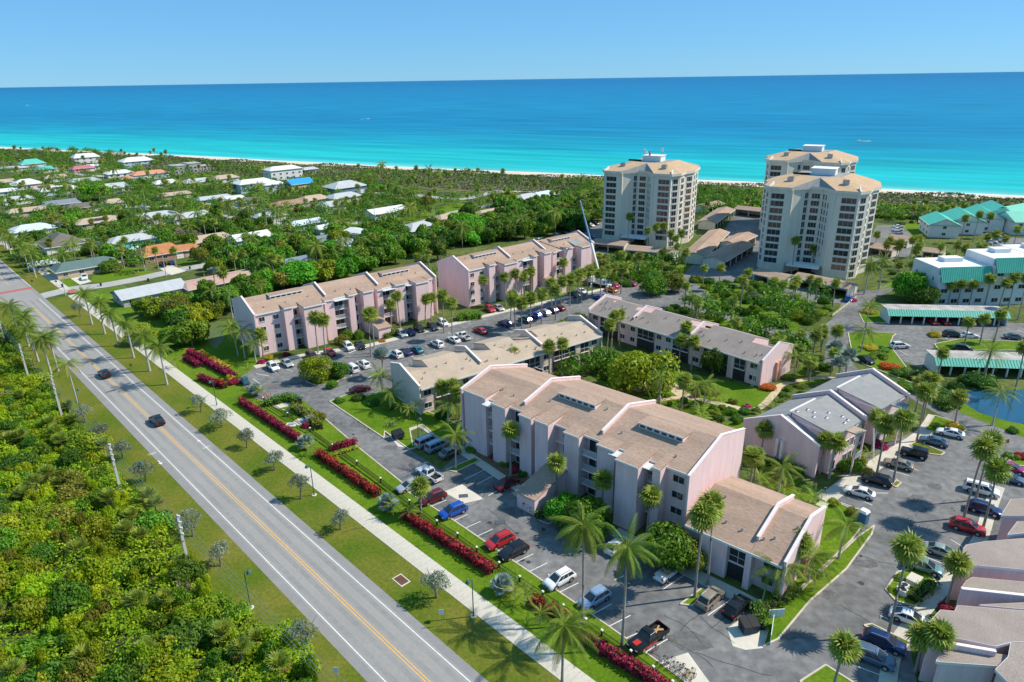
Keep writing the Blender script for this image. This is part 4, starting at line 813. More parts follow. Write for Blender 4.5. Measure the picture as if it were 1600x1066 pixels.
for (px,py,L,W,h,pi,a,rm,wm,hip,lab) in [
 (52,366,17,11,2.8,.38,A1,RPB,WW,.9,'pale blue hip roofed house with white walls near the left edge'),
 (97,389,17,14,3,.55,A0,RD,WW,.8,'large house with dark brown hip roof and solar panels, beside a pool'),
 (135,425,20,10,2.8,.4,A1,RGN,WTN,.7,'dark green roofed house with a white garage near the junction'),
 (205,383,17,10,2.8,.35,A1,RG,WT,.8,'light grey roofed house with turquoise walls and a pool'),
 (252,404,15,11,3,.5,A1,RT,RB,.6,'terracotta roofed house with a low dark base, left part of a pair of roofs'),
 (288,399,12,8,2.8,.4,A1,RT,WTN,.8,'small terracotta roofed wing right of the larger terracotta roof'),
 (236,465,19,11,2.8,.3,A1,RG,WG,0,'pale grey gabled house closest to the avenue'),
 (345,448,24,11,2.8,.14,A1,RPK,WTN,.3,'low house with a flat rose coloured roof'),
 (392,380,15,10,3,.35,A1,RW,WB,0,'pale blue gabled house with white roof beside the wood'),
 (155,353,20,11,2.8,.3,A1,RTN,WTN,.8,'tan roofed house with a dark carport and solar panels'),
 (245,345,20,12,2.8,.3,A1,RG,WG,.8,'wide pale grey hip roofed house with parked car'),
 (45,336,17,9,2.8,.3,A1,RTN,WTN,.4,'orange tan roofed house among trees at left'),
 (95,325,18,10,2.8,.35,A1,RSL,WG,.3,'slate grey roofed house among dense palms at left'),
 (172,300,21,12,3,.4,A1,RG,WTN,.3,'pale grey gabled house with a tan end wall'),
 (93,303,21,11,3,.4,A1,RW,WB,.5,'white roofed blue house with a black solar array'),
 (43,294,17,13,3.2,.45,A1,RW,WW,.9,'bright white hip roofed house at far left'),
 (8,290,15,9,2.8,.35,A1,RTN,WTN,.5,'tan roofed house cut by the left frame edge'),
 (8,305,14,9,2.8,.3,A1,RW,WB,.5,'white roofed house cut by the left edge, lower one'),
 (15,268,22,11,2.8,.2,A1,RG,WW,.4,'flat grey house at the far left edge'),
 (52,264,17,13,4.8,.5,A1,RTL,WW,.7,'aqua roofed two storey house far left'),
 (75,269,12,9,3,.4,A1,RTL,WW,.7,'smaller aqua roofed house right of the taller aqua one'),
 (135,255,20,14,5.6,.4,A1,RW,WW,.5,'white two storey beach house at far left'),
 (130,268,15,10,3,.35,A1,pm('magenta_roof',(.5,.16,.18)),WP,.5,'rose pink house among far palms'),
 (215,261,24,14,5.4,.4,A1,RW,WB,.8,'white hip roofed beach house with blue walls'),
 (187,276,18,11,3,.35,A1,RW,WW,.8,'white roofed house half hidden by palms'),
 (235,279,24,12,4,.3,A1,RC_,WW,.7,'coral tiled house with white walls'),
 (200,285,8,7,3,.4,A1,RC_,WTN,.7,'small coral tiled cottage left of the coral house'),
 (133,289,18,11,3,.35,A1,pm('grey_green_roof',(.36,.42,.38)),WT,.6,'grey green roofed house with teal walls'),
 (272,310,19,10,2.8,.2,A1,RTN,WG,.4,'grey tan roofed house with a covered blue boat'),
 (335,316,18,9,2.8,.25,A1,RG,WB,.3,'grey roofed house behind a green lawn, left of the light blue one'),
 (362,317,14,9,2.8,.25,A1,RW,WW,.3,'white roofed low house right of the grey one'),
 (398,298,23,13,5.6,.3,A1,RW,WB,.7,'light blue two storey house with white roof'),
 (425,300,13,9,5.2,.25,A1,RW,WB,.3,'light blue wing with stacked balconies beside the two storey blue house'),
 (443,279,24,13,7,.3,A1,RW,WW,.7,'large white three storey beach house'),
 (483,271,11,8,3.5,.3,A1,RG,WG,.5,'small grey beach house at the dune edge'),
 (468,297,15,11,4.6,.5,A1,RBL,WY,0,'yellow house with bright blue roof'),
 (540,302,22,15,4.6,.4,A1,RG,pm('blue_grey_wall',(.16,.25,.33)),.9,'grey hip roofed house with dark blue walls'),
 (537,315,18,11,3.2,.35,A1,RG,WY,.7,'pale grey roofed yellow house'),
 (452,325,18,10,2.8,.3,A1,RB,WTN,.7,'brown roofed house behind a red hedge'),
 (518,328,12,10,3,.35,A1,RG,WW,.7,'small pale grey roofed house among palms'),
 (602,338,20,11,3,.3,A1,RW,WB,0,'white roofed house with a light blue gable'),
 (478,356,17,10,2.8,.25,A1,RPB,WB,.3,'pale blue roofed house in the palms'),
 (512,362,12,8,2.6,.25,A1,RW,WB,.3,'small white roofed house right of the pale blue roof'),
 (562,378,11,8,4.6,.25,A0,RW,WB,0,'tall white roofed house with one slope in the wood'),
 (548,388,13,9,2.6,.25,A0,RG,WG,.3,'low grey roof joined to the tall white roofed house'),
 (655,364,16,11,2.8,.4,A1,RG,WG,.9,'grey hip roofed house at the wood edge'),
 (768,341,20,12,3,.3,A1,RTN,WG,.5,'tan roofed house at the end of the lawn'),
 (465,418,14,10,2.6,.3,A1,RSL,WG,.6,'dark slate roof almost hidden in the wood'),
 (145,265,10,8,3,.3,A1,RW,WW,.3,'small white house below the white beach house'),
 (822,316,14,10,3,.35,A1,RG,WTN,.6,'pale roofed house half hidden behind trees near the tower'),
 (847,312,16,10,3,.35,A1,RPB,WTN,.6,'blue grey roofed house left of the antenna tower'),
 (70,420,8,6,2.4,.3,A1,RG,WG,.6,'small grey shed by the avenue lawn'),
 (180,325,9,7,3.4,.5,A1,RTN,WB,.6,'blue cottage with small tan roof among palms'),
 (310,290,18,11,3,.35,A1,RG,WTN,.6,'pale grey house just below the concrete house'),(352,284,16,10,3,.35,A1,RTN,WW,.6,'tan roofed house right of the concrete house'),(70,300,14,9,2.8,.35,A1,RTN,WTN,.5,'small tan house left of the solar roofed house'),
 (130,330,16,10,2.8,.35,A1,RD,WTN,.6,'dark brown roofed house among palms near the slate house'),(300,345,18,10,2.8,.35,A1,RG,WW,.5,'grey roofed house behind the terracotta pair'),(330,382,16,10,2.8,.35,A1,RTN,WTN,.5,'tan roof half buried in trees right of the terracotta house'),
 (420,345,14,9,2.8,.35,A1,RG,WW,.6,'small grey roofed house left of the pale blue roof'),(490,318,15,10,3,.35,A1,RTN,WTN,.6,'tan roofed house right of the brown roofed one'),(395,320,14,9,2.8,.35,A1,RD,WG,.6,'dark roofed house below the light blue two storey house'),
 (500,385,12,9,2.8,.35,A1,RSL,WG,.5,'slate roof low in the wood left of the tall white house'),(30,318,15,9,2.8,.35,A1,RG,WW,.6,'grey roofed house near the left edge above the orange tan roof'),(260,292,15,10,3,.35,A1,RW,WW,.6,'white roofed house below the coral tiled house'),
 (700,347,14,9,2.8,.3,A1,RTN,WTN,.6,'tan roof beside the far street bend'),(90,283,15,10,3,.35,A1,RTN,WW,.6,'tan roofed house below the aqua roofed pair')]:
    t=gable_house('house',lab,'house',px,py,L,W,h,pi,a,rm,wm,hip)
    if 'solar' in lab:
        for k in range(4):
            q=MB(); y0=-W*.30; z0=h+pi*(W*.2)+.12; q.hexa([(-3.6+k*1.8,y0-1.2,z0-pi*1.2),(-2+k*1.8,y0-1.2,z0-pi*1.2),(-2+k*1.8,y0+1.4,z0+pi*1.4),(-3.6+k*1.8,y0+1.4,z0+pi*1.4),(-3.6+k*1.8,y0-1.2,z0-pi*1.2+.08),(-2+k*1.8,y0-1.2,z0-pi*1.2+.08),(-2+k*1.8,y0+1.4,z0+pi*1.4+.08),(-3.6+k*1.8,y0+1.4,z0+pi*1.4+.08)]); q.obj('solar_panel',GLASS,t)
# modern concrete house
o=G(298,270); t=thing('concrete_house','unfinished grey concrete two storey house near the dunes','house',(o.x,o.y,0),R(A1))
for nm,bx in (('wing',(-14,-3,-6,6,0,6.4)),('wing',(-2.98,6,-7,5,0,7.2)),('wing',(6.02,14,-4,6,0,4.4))):
    q=MB(); q.box(*bx); w_=q.obj(nm,WG,t)
    for k in range(3): window(w_,bx[0]+(bx[1]-bx[0])*(k+.5)/3,bx[2]-.03,1,1.8,1.6); window(w_,bx[0]+(bx[1]-bx[0])*(k+.5)/3,bx[2]-.03,3.6 if bx[5]>5 else 2.7,1.8,1.5)
    q=MB(); q.box(bx[0]-.3,bx[1]+.28,bx[2]-.3,bx[3]+.3,bx[5],bx[5]+.3); q.obj('roof_slab',WG,w_)
KEEP.append(('c',o.x,o.y,16))
# pools
PW=mat('pool_water',(.02,.38,.46),.1,.05,1,spec=.5)
for px,py,lab in [(140,394,'small blue pool beside the brown roofed house'),(215,390,'turquoise pool along the house wall')]:
    o=G(px,py); t=thing('swimming_pool',lab,'pool',(o.x,o.y,0),R(A1)); q=MB(); q.prism([(-5,-3),(5,-3),(5,3),(-5,3)],0,.1); q.obj('pool_deck',CONCW,t); q=MB(); q.box(-3.4,3.4,-1.8,1.8,.1,.13); q.obj('pool_water',PW,t); KEEP.append(('c',o.x,o.y,5))
# ------------------------------------------------------------------ foliage kit
RS=np.random.RandomState(11)
def cards(name,C,N,S,T,m,asp=.55,rs=None):
    """leaf-sized rhombs: centres, normals, size, tone"""
    rs=rs or RS; n=len(C); N=N/np.maximum(1e-6,np.linalg.norm(N,axis=1,keepdims=True))
    r=rs.normal(size=(n,3)); u=np.cross(N,r); u/=np.maximum(1e-6,np.linalg.norm(u,axis=1,keepdims=True)); v=np.cross(N,u)
    S=S[:,None]; V=np.stack([C-u*S,C-v*S*asp+N*S*.12,C+u*S,C+v*S*asp+N*S*.12],1).reshape(-1,3)
    return rawmesh(name,V,np.arange(n*4).reshape(-1,4),np.repeat(T,4),m)
def rawmesh(name,V,F,T,m):
    me=bpy.data.meshes.new(name); k=F.shape[1]
    me.vertices.add(len(V)); me.vertices.foreach_set('co',np.asarray(V,np.float32).ravel())
    me.loops.add(F.size); me.loops.foreach_set('vertex_index',F.astype(np.int32).ravel())
    me.polygons.add(len(F)); me.polygons.foreach_set('loop_start',np.arange(0,F.size,k,dtype=np.int32))
    me.update(calc_edges=True)
    a=me.attributes.new('tone','FLOAT','POINT'); a.data.foreach_set('value',np.asarray(T,np.float32)); me.materials.append(m); return me
def crown_mesh(name,m,lobes,leaves,size,rad=1.0,hgt=.75,spread=.62,seed=0,base=.0,open_=0.0):
    """unit crown (radius 1, about base z=0): several uneven leafy lobes with gaps"""
    rs=np.random.RandomState(seed); C=[];N=[];T=[]
    for i in range(lobes):
        az=rs.uniform(0,2*math.pi); rr=spread*math.sqrt(rs.uniform(0,1)); z=hgt*(rs.uniform(.15,.95))*(1-.45*rr)
        c=np.array([rr*math.cos(az),rr*math.sin(az),base+z]); r=rs.uniform(.26,.46); k=int(leaves/lobes*(r/.36)**2)
        d=rs.normal(size=(k,3)); d/=np.linalg.norm(d,axis=1,keepdims=True); d[:,2]=np.where(d[:,2]<-.35,-d[:,2],d[:,2])
        q=rs.uniform(.62,1.08,size=(k,1))**.8
        C.append(c+d*r*q*np.array([1.05,1.05,.85])); N.append(d+rs.normal(scale=.55,size=(k,3))); T.append(np.clip(rs.uniform(.1,.9)*.55+rs.uniform(0,1,k)*.5,0,1))
    C=np.concatenate(C);N=np.concatenate(N);T=np.concatenate(T)
    return cards(name,C,N,size*rs.uniform(.6,1.3,len(C)),T,m,rs=rs)
def limb_mesh(name,h,seed,m,fork=.55,rad=.16):
    rs=random.Random(seed); q=MB(); bend=(rs.uniform(-.15,.15)*h,rs.uniform(-.15,.15)*h)
    q.tube([(0,0,-.1),(bend[0]*.3,bend[1]*.3,h*.3),(bend[0],bend[1],h*fork)],[rad*1.2,rad,rad*.8],7)
    for i in range(4):
        a=i*1.57+rs.uniform(-.4,.4); l=h*rs.uniform(.3,.45); q.tube([(bend[0],bend[1],h*fork*.95),(bend[0]+math.cos(a)*l*.5,bend[1]+math.sin(a)*l*.5,h*fork+l*.4),(bend[0]+math.cos(a)*l,bend[1]+math.sin(a)*l,h*fork+l*.75)],[rad*.55,rad*.4,rad*.15],5)
    return q.mesh(name,m,40)
# crowns: dict kind -> list of meshes
CR={}
for k,m in (('a',LF_A),('b',LF_B),('y',LF_Y),('o',LF_O),('br',LF_BR)): CR[k]=[crown_mesh('crown',m,11+i,2400,.088,seed=20+i*7+ord(k[0])) for i in range(3)]
for k,m in (('A',LF_A),('B',LF_B),('Y',LF_Y),('BR',LF_BR),('O',LF_O)): CR[k]=[crown_mesh('crown',m,22+3*i,5200,.062,seed=60+i*7+ord(k[0]),spread=.68) for i in range(2)]
CR['s']=[crown_mesh('crown',LF_S,13,1500,.055,seed=90+i,spread=.72,hgt=.85) for i in range(3)]
CR['g']=[crown_mesh('crown',LF_G,10,800,.06,seed=190+i) for i in range(2)]
LM=[limb_mesh('trunk',1.0,5+i,BARK,rad=.035) for i in range(4)]
_ti=[0]
def tree(name,label,kind,p,r,h,group=None,cat='tree',trunk=True,zs=None):
    t=thing(name,label,cat,(p.x,p.y,0),rnd.uniform(0,6.28),group); i=_ti[0]=_ti[0]+1
    if trunk: link('trunk',LM[i%4],t,None,(0,0,rnd.uniform(0,6)),(h*1.0,h*1.0,h*.95))
    zs=zs or h*.72/.85; z0=h-zs*.98
    link('crown',CR[kind][i%len(CR[kind])],t,(0,0,max(z0,.0)),(0,0,rnd.uniform(0,6)),(r,r*rnd.uniform(.88,1.1),zs)); return t
# shrubs (no visible trunk)
SHB={}
for k,m in (('a',LF_A),('b',LF_B),('y',LF_Y),('o',LF_O),('t',LF_T),('h',HEDGEM),('yel',YEL),('or',ORL),('bg',BOUG),('ti',TI),('s',LF_S),('gr',LF_G)):
    SHB[k]=[crown_mesh('foliage',m,14,3000,.066,seed=300+i*5+ord(k[0])+len(k),hgt=.62,spread=.6) for i in range(2 if k not in('t','a') else 4)]
_si=[0]
def shrub(name,label,kind,p,r,h,group=None,cat='shrub'):
    i=_si[0]=_si[0]+1; o=link(name,SHB[kind][i%len(SHB[kind])],None,(p.x,p.y,-.05),(0,0,rnd.uniform(0,6)),(r,r*rnd.uniform(.85,1.15),h*1.05)); return tag(o,label,cat,group)
def clipped(name,label,pts,h,m,cat='hedge',dens=30,size=.16,rough=.12,group=None,wid=None,seed=3):
    """clipped hedge: leafy skin over a box that follows a ground polyline (world pts) of width wid, or a polygon"""
    rs=np.random.RandomState(seed); C=[];N=[]
    if wid:
        P=[Vector((p[0],p[1],0)) for p in pts]
        for a,b_ in zip(P[:-1],P[1:]):
            d=b_-a; L=d.length; d=d/L; s=Vector((-d.y,d.x,0)); n=int(L*(wid+2*h)*dens)
            t=rs.uniform(-.3,L+.3,n); q=rs.uniform(0,wid+2*h,n)
            lat=np.where(q<h,-wid/2,np.where(q<h+wid,q-h-wid/2,wid/2)); z=np.where(q<h,q,np.where(q<h+wid,h,q-h-wid)); 
            bump=.13*np.sin(t*1.9+rs.uniform(0,6))+.10*np.sin(t*4.3+lat*3); z=z*(1+bump*.6/h*h)
            nx=np.where(q<h,-1,np.where(q<h+wid,0,1)); nz=np.where((q>=h)&(q<h+wid),1,.3)
            lat=lat*(1+.14*np.sin(t*2.7)) 
            c=np.stack([a.x+d.x*t+s.x*lat,a.y+d.y*t+s.y*lat,z],1)+rs.normal(scale=rough,size=(n,3)); C.append(c); N.append(np.stack([s.x*nx,s.y*nx,nz],1)+rs.normal(scale=.6,size=(n,3)))
    C=np.concatenate(C);N=np.concatenate(N); C[:,2]=np.maximum(C[:,2],.02); o0=C[:,:2].mean(0); C[:,:2]-=o0
    T=np.clip(rs.uniform(0,1,len(C))*.7+.3*rs.uniform(0,1)+ .15*np.sin(C[:,0]*1.3)+.1*np.sin(C[:,1]*2.1),0,1)
    me=cards('foliage',C,N,size*rs.uniform(.6,1.3,len(C)),T,m,rs=rs)
    t=thing(name,label,cat,(o0[0],o0[1],0),0,group); link('foliage',me,t)
    q=MB()
    if wid:
        for a,b_ in zip(P[:-1],P[1:]): q.bar((a.x-o0[0],a.y-o0[1],h*.42),(b_.x-o0[0],b_.y-o0[1],h*.42),wid*.7,h*.8)
    q.obj('twigs',DARKT,t); return t
DARKT=mat('hedge_twigs',(.03,.028,.015),.95,.2,3)
# palms ------------------------------------------------------------
def frond_raw(L,droop,pairs,ll,vdroop,seed,rise=0.0,lift=.0):
    """pinnate leaf along +x"""
    rs=np.random.RandomState(seed); V=[];F=[];T=[]
    def pt(t): return np.array([L*t*(1-.12*droop*t*t),.05*math.sin(t*3+seed),rise*t-droop*L*t**2.2*.55])
    for i in range(pairs):
        t=.12+.88*i/(pairs-1); p=pt(t); d=pt(min(1,t+.05))-pt(t-.05); d/=np.linalg.norm(d); l=ll*(math.sin(math.pi*(.12+.80*t))**.75)*rs.uniform(.85,1.1)
        for s in (-1,1):
            side=np.array([0,s,0]); up=np.cross(d,side)*s*-1; up=np.array([0,0,1.0])
            dr=d*.62+side*.78+up*lift-np.array([0,0,.10*vdroop]); dr/=np.linalg.norm(dr); e=p+dr*l*.55+np.array([0,0,-vdroop*l*.18]); tip=p+dr*l*.92+np.array([0,0,-vdroop*l*.55]); wv=d*ll*.045
            b=len(V); V+= [p-wv*.5,p+wv*.7,e+wv,e-wv,tip]; F+= [(b,b+1,b+2,b+3),(b+3,b+2,b+4,b+4)]; T+= [rs.uniform(.1,.9)]*5
    for i in range(6):
        t0,t1=i/6,(i+1)/6; a,c=pt(t0),pt(t1); w0=.045*(1-t0)+.012; w1=.045*(1-t1)+.012; b=len(V)
        V+= [a+[0,-w0,.01],a+[0,w0,.01],c+[0,w1,.01],c+[0,-w1,.01]]; F.append((b,b+1,b+2,b+3)); T+= [.9]*4
    return np.array(V),F,np.array(T)
def fan_raw(P,r,seed,nb=13,droop=.35,ang=2.5):
    rs=np.random.RandomState(seed); V=[];F=[];T=[]
    b=0; V+= [np.array([0,-.03,0]),np.array([0,.03,0]),np.array([P,.03,-.08*P]),np.array([P,-.03,-.08*P])]; F.append((0,1,2,3)); T+= [.8]*4
    o=np.array([P,0,-.08*P])
    for i in range(nb):
        a=-ang+2*ang*i/(nb-1); l=r*(1-.22*abs(a/ang))*rs.uniform(.9,1.08); d=np.array([math.cos(a),math.sin(a),.12]); s=np.array([-math.sin(a),math.cos(a),0])*r*.085
        m=o+d*l*.6+[0,0,-.05*droop]; tip=o+d*l+np.array([0,0,-droop*l*.55]); b=len(V); tn=rs.uniform(.1,.9)
        V+= [o-s*.25,o+s*.25,m+s,m-s,tip]; F+= [(b,b+1,b+2,b+3),(b+3,b+2,b+4,b+4)]; T+= [tn]*5
    return np.array(V),F,np.array(T)
def mk(name,raw,m):
    V,F,T=raw; me=bpy.data.meshes.new(name); me.from_pydata([tuple(v) for v in V],[],[tuple(dict.fromkeys(f)) for f in F]); me.update()
    a=me.attributes.new('tone','FLOAT','POINT'); a.data.foreach_set('value',np.asarray(T,np.float32)); me.materials.append(m); return me
PK={ # kind: (leaf maker list, count, elevation range top->bottom, material, trunk radius, trunk material)
 'coco':dict(fr=[frond_raw(4.3,1.05+.2*i,34,.95,1.7,i) for i in range(3)],n=26,e0=78,e1=-42,m=PALM_D,tr=.17,tm=TRUNK),
 'royal':dict(fr=[frond_raw(3.4,1.0+.15*i,28,.85,1.2,10+i) for i in range(3)],n=25,e0=78,e1=-28,m=PALM_D,tr=.24,tm=TRUNKW),
 'queen':dict(fr=[frond_raw(3.4,.9+.1*i,24,.8,1.3,20+i) for i in range(3)],n=18,e0=65,e1=-15,m=PALM_D,tr=.17,tm=TRUNKW),
 'date':dict(fr=[frond_raw(3.6,.55+.1*i,26,.5,.5,30+i) for i in range(3)],n=40,e0=80,e1=-35,m=PALM_D,tr=.32,tm=TRUNK),
 'areca':dict(fr=[frond_raw(2.4,.8+.1*i,18,.5,.6,40+i) for i in range(3)],n=20,e0=78,e1=10,m=PALM_Y,tr=.06,tm=TRUNKW),
 'sabal':dict(fr=[fan_raw(.75,1.15,i,13,.5+.15*i) for i in range(3)],n=34,e0=85,e1=-55,m=PALM_Y,tr=.19,tm=TRUNK),
 'wash':dict(fr=[fan_raw(.9,1.2,10+i,13,.55+.15*i) for i in range(3)],n=36,e0=85,e1=-60,m=PALM_Y,tr=.17,tm=TRUNK),
 'bism':dict(fr=[fan_raw(1.2,1.3,20+i,17,.2,2.4) for i in range(3)],n=26,e0=86,e1=-5,m=PALM_S,tr=.22,tm=TRUNK),
 'palmetto':dict(fr=[fan_raw(.7,.85,30+i,13,.25) for i in range(3)],n=26,e0=80,e1=0,m=PALM_Y,tr=.14,tm=TRUNK)}
for k,v in PK.items():
    v['me']=[mk('frond',r,v['m']) for r in v['fr']]; v['meb']=[mk('frond',v['fr'][0],PALM_B)]
    v['mey']=[mk('frond',r,PALM_Y) for r in v['fr']]; v['far']=[]
def frame_rot(az,el,roll=0): return Matrix.Rotation(az,4,'Z')@Matrix.Rotation(-el,4,'Y')@Matrix.Rotation(roll,4,'X')
def far_crown(k,seed,m=None):
    v=PK[k]; rs=random.Random(seed); V=[];F=[];T=[];b=0
    n=int(v['n']*.72)
    for i in range(n):
        u=i/(n-1); el=R(v['e0']+(v['e1']-v['e0'])*u**.8+rs.uniform(-9,9)); M=np.array(frame_rot(i*2.399+rs.uniform(-.3,.3),el,rs.uniform(-.3,.3)))[:3,:3]
        rv,rf,rt=v['fr'][i%3]; V.append(rv@M.T*rs.uniform(.85,1.1)); F+= [tuple(x+b for x in f) for f in rf]; T.append(np.clip(rt*.6+rs.uniform(0,.4),0,1)); b+=len(rv)
    return mk('crown',(np.concatenate(V),F,np.concatenate(T)),m or v['m'])
def trunk_mesh(h,r,m,lean,seed,flare=1.35,shaft=False):
    rs=random.Random(seed); a=rs.uniform(0,6.28); q=MB(); pts=[];rad=[]
    for i in range(8):
        t=i/7; pts.append((lean*h*math.cos(a)*t*t,lean*h*math.sin(a)*t*t,h*t-(.1 if i==0 else 0))); rad.append(r*(flare-(flare-.92)*min(1,t*3.2))*(1-.22*t))
    q.tube(pts,rad,8); return q,pts[-1]
_far={}
def palm(kind,label,p,h,detail=True,group=None,name=None,scale=1.0,lean=.04,yellow=False,n=None,cat='palm'):
    v=PK[kind]; t=thing(name or {'coco':'coconut_palm','royal':'royal_palm','queen':'queen_palm','date':'date_palm','areca':'clump_palm','sabal':'cabbage_palm','wash':'fan_palm','bism':'silver_palm','palmetto':'palmetto'}[kind],label,cat,(p.x,p.y,0),rnd.uniform(0,6.28),group)
    sd=rnd.randrange(9999)
    if detail:
        q,top=trunk_mesh(h,v['tr'],v['tm'],lean*rnd.uniform(.2,1.6),sd,1.6 if kind=='coco' else 1.3); q.obj('trunk',v['tm'],t,50)
        if kind=='royal': s=MB(); s.tube([(top[0],top[1],top[2]-1.5),(top[0],top[1],top[2]+.1)],[.17,.12],8); s.obj('crownshaft',mat('crownshaft',(.16,.28,.07),.5,.1,2),t)
        if kind in('sabal','wash'):
            s=MB(); s.tube([(top[0],top[1],top[2]-.9),(top[0],top[1],top[2])],[v['tr']*1.0,v['tr']*1.8],8); s.obj('boot',TRUNK,t)
        nn=n or v['n']; me=v['mey'] if yellow else v['me']
        for i in range(nn):
            u=i/(nn-1); el=v['e0']+(v['e1']-v['e0'])*u**.8+rnd.uniform(-8,8); M=frame_rot(i*2.399+rnd.uniform(-.25,.25),R(el),rnd.uniform(-.35,.35))
            brown=u>.93 and rnd.random()<.5
            o=link('frond',(v['meb'][0] if brown else me[i%3]),t,(top[0],top[1],top[2]+.05),M.to_euler(),scale*rnd.uniform(.88,1.08))
        if kind=='coco':
            for i in range(5): a=i*1.26; s=MB(); c=(top[0]+.25*math.cos(a),top[1]+.25*math.sin(a)); s.tube([(c[0],c[1],top[2]-.42),(c[0],c[1],top[2]-.35),(c[0],c[1],top[2]-.22),(c[0],c[1],top[2]-.14)],[.05,.13,.13,.05],6); s.obj('coconut',mat('coconut',(.22,.22,.05),.6,.2,2),t)
    else:
        if not v['far']: v['far']=[far_crown(k2:=kind,s) for s in range(3)]+[far_crown(kind,7,PALM_Y)]
        if kind not in _far: q,top=trunk_mesh(1,v['tr']/8,v['tm'],.03,3); _far[kind]=q.mesh('trunk',v['tm'],50)
        link('trunk',_far[kind],t,None,None,(8,8,h)); link('crown',v['far'][sd%3 if not yellow else 3],t,(0.02*h*0,0,h*.99),None,scale*rnd.uniform(.9,1.1))
    return t
# ------------------------------------------------------------------ hedges, fence
def hpts(*px): return [G(*p)[:2] for p in px]
HED=[((290,562),(312,574)),((313,593),(340,604)),((340,600),(352,607)),((377,630),(468,690)),((497,712),(590,776)),((632,808),(768,896)),((832,943),(880,968)),((908,999),(985,1046)),((985,1046),(1040,1080))]
n_l=['red leafed hedge beside the yellow hedge near the far pink block, upper left piece','short red hedge just in front of the long one by the pond','small red hedge knob left of the bikes','long red leafed hedge starting opposite the upper bike rack','red leafed hedge between the silver palm and the kerbside silver sedan','long red hedge opposite the parked blue and red cars','short red hedge opposite the silver blue wagon','red hedge opposite the black pickup','red hedge ending at the bottom frame edge']
for i,(a,b_) in enumerate(HED):
    clipped('red_hedge',n_l[i],hpts(a,b_),1.25,TI,dens=34,size=.2,rough=.1,group='red hedges along the low fence',wid=1.1,seed=i)
clipped('red_hedge','long sunny red hedge running along the yellow hedge by the pond',hpts((296,553),(366,592)),1.3,TI,dens=30,size=.22,rough=.1,group='red hedges along the low fence',wid=1.3,seed=31)
clipped('yellow_hedge','bright yellow hedge beside the red hedge by the pond',hpts((314,556),(355,580)),1.2,YEL,dens=30,size=.22,wid=1.4,seed=32)
clipped('red_hedge','short red hedge with a yellow skirt standing alone on the lawn',hpts((518,704),(555,694)),1.1,TI,dens=34,size=.2,wid=1.0,seed=33)
clipped('yellow_hedge','low yellow edging in front of the short red hedge on the lawn',hpts((526,712),(559,702)),.55,YEL,dens=34,size=.16,wid=.6,seed=34)
clipped('green_hedge','clipped green hedge screening the utility pad by the drive',hpts((415,635),(450,625),(468,632)),1.4,HEDGEM,dens=26,size=.2,wid=1.8,seed=35)
clipped('green_hedge','olive hedge curving beside the drive above the utility pad',hpts((458,640),(482,652),(500,672)),1.4,LF_O,dens=26,size=.2,wid=1.6,seed=36)
clipped('green_hedge','rounded green hedge in the curb island before the middle pink block',hpts((715,500),(750,497)),1.6,HEDGEM,dens=26,size=.24,wid=3,seed=37)
clipped('green_hedge','clipped green hedge by the entrance hall of the left pink block',hpts((600,528),(616,522)),1.2,HEDGEM,dens=30,size=.2,wid=1.6,seed=38)
clipped('green_hedge','pair of clipped green hedges beside the entrance hall of the foreground block',hpts((824,800),(843,788)),1.3,HEDGEM,dens=30,size=.16,wid=1.8,seed=39)
clipped('green_hedge','low clipped green hedge right of the entrance hall pair',hpts((838,810),(862,798)),.9,HEDGEM,dens=30,size=.16,wid=1.2,seed=40)
clipped('green_hedge','dark clipped hedge along the walk by the annex dumpster',hpts((1190,962),(1215,945),(1245,925)),1.1,HEDGEM,dens=26,size=.18,wid=1.4,seed=41)
clipped('green_hedge','long dark green hedge against the annex lawn',hpts((1180,952),(1188,985)),1.3,HEDGEM,dens=26,size=.18,wid=1.5,seed=42)
clipped('green_hedge','green hedge in the island with air conditioners',hpts((1425,940),(1455,915)),1.0,LF_A,dens=30,size=.16,wid=1.6,seed=43)
clipped('green_hedge','green hedge bordering the drive behind the taupe block',hpts((1180,513),(1215,506),(1228,514)),1.3,HEDGEM,dens=22,size=.24,wid=2.2,seed=44)
clipped('green_hedge','dark green hedge at the foot of the grey roofed block end wall',hpts((1196,725),(1255,742)),1.3,LF_B,dens=22,size=.2,wid=1.6,seed=45)
clipped('green_hedge','clipped hedge on the low wood edge by the terracotta house',hpts((210,402),(195,393)),1.6,HEDGEM,dens=16,size=.3,wid=1.6,seed=46)
clipped('green_hedge','long clipped hedge around the lawn of the green roofed house',hpts((110,402),(165,395),(178,392)),1.5,HEDGEM,dens=14,size=.34,wid=1.6,seed=47)
clipped('red_hedge','red hedge in front of the brown roofed house',hpts((462,330),(478,331)),2,TI,dens=14,size=.36,wid=2.2,seed=48)
clipped('green_hedge','bright green hedge mass at the dune edge',hpts((565,290),(600,297)),2.2,LF_BR,dens=8,size=.45,wid=8,seed=49)
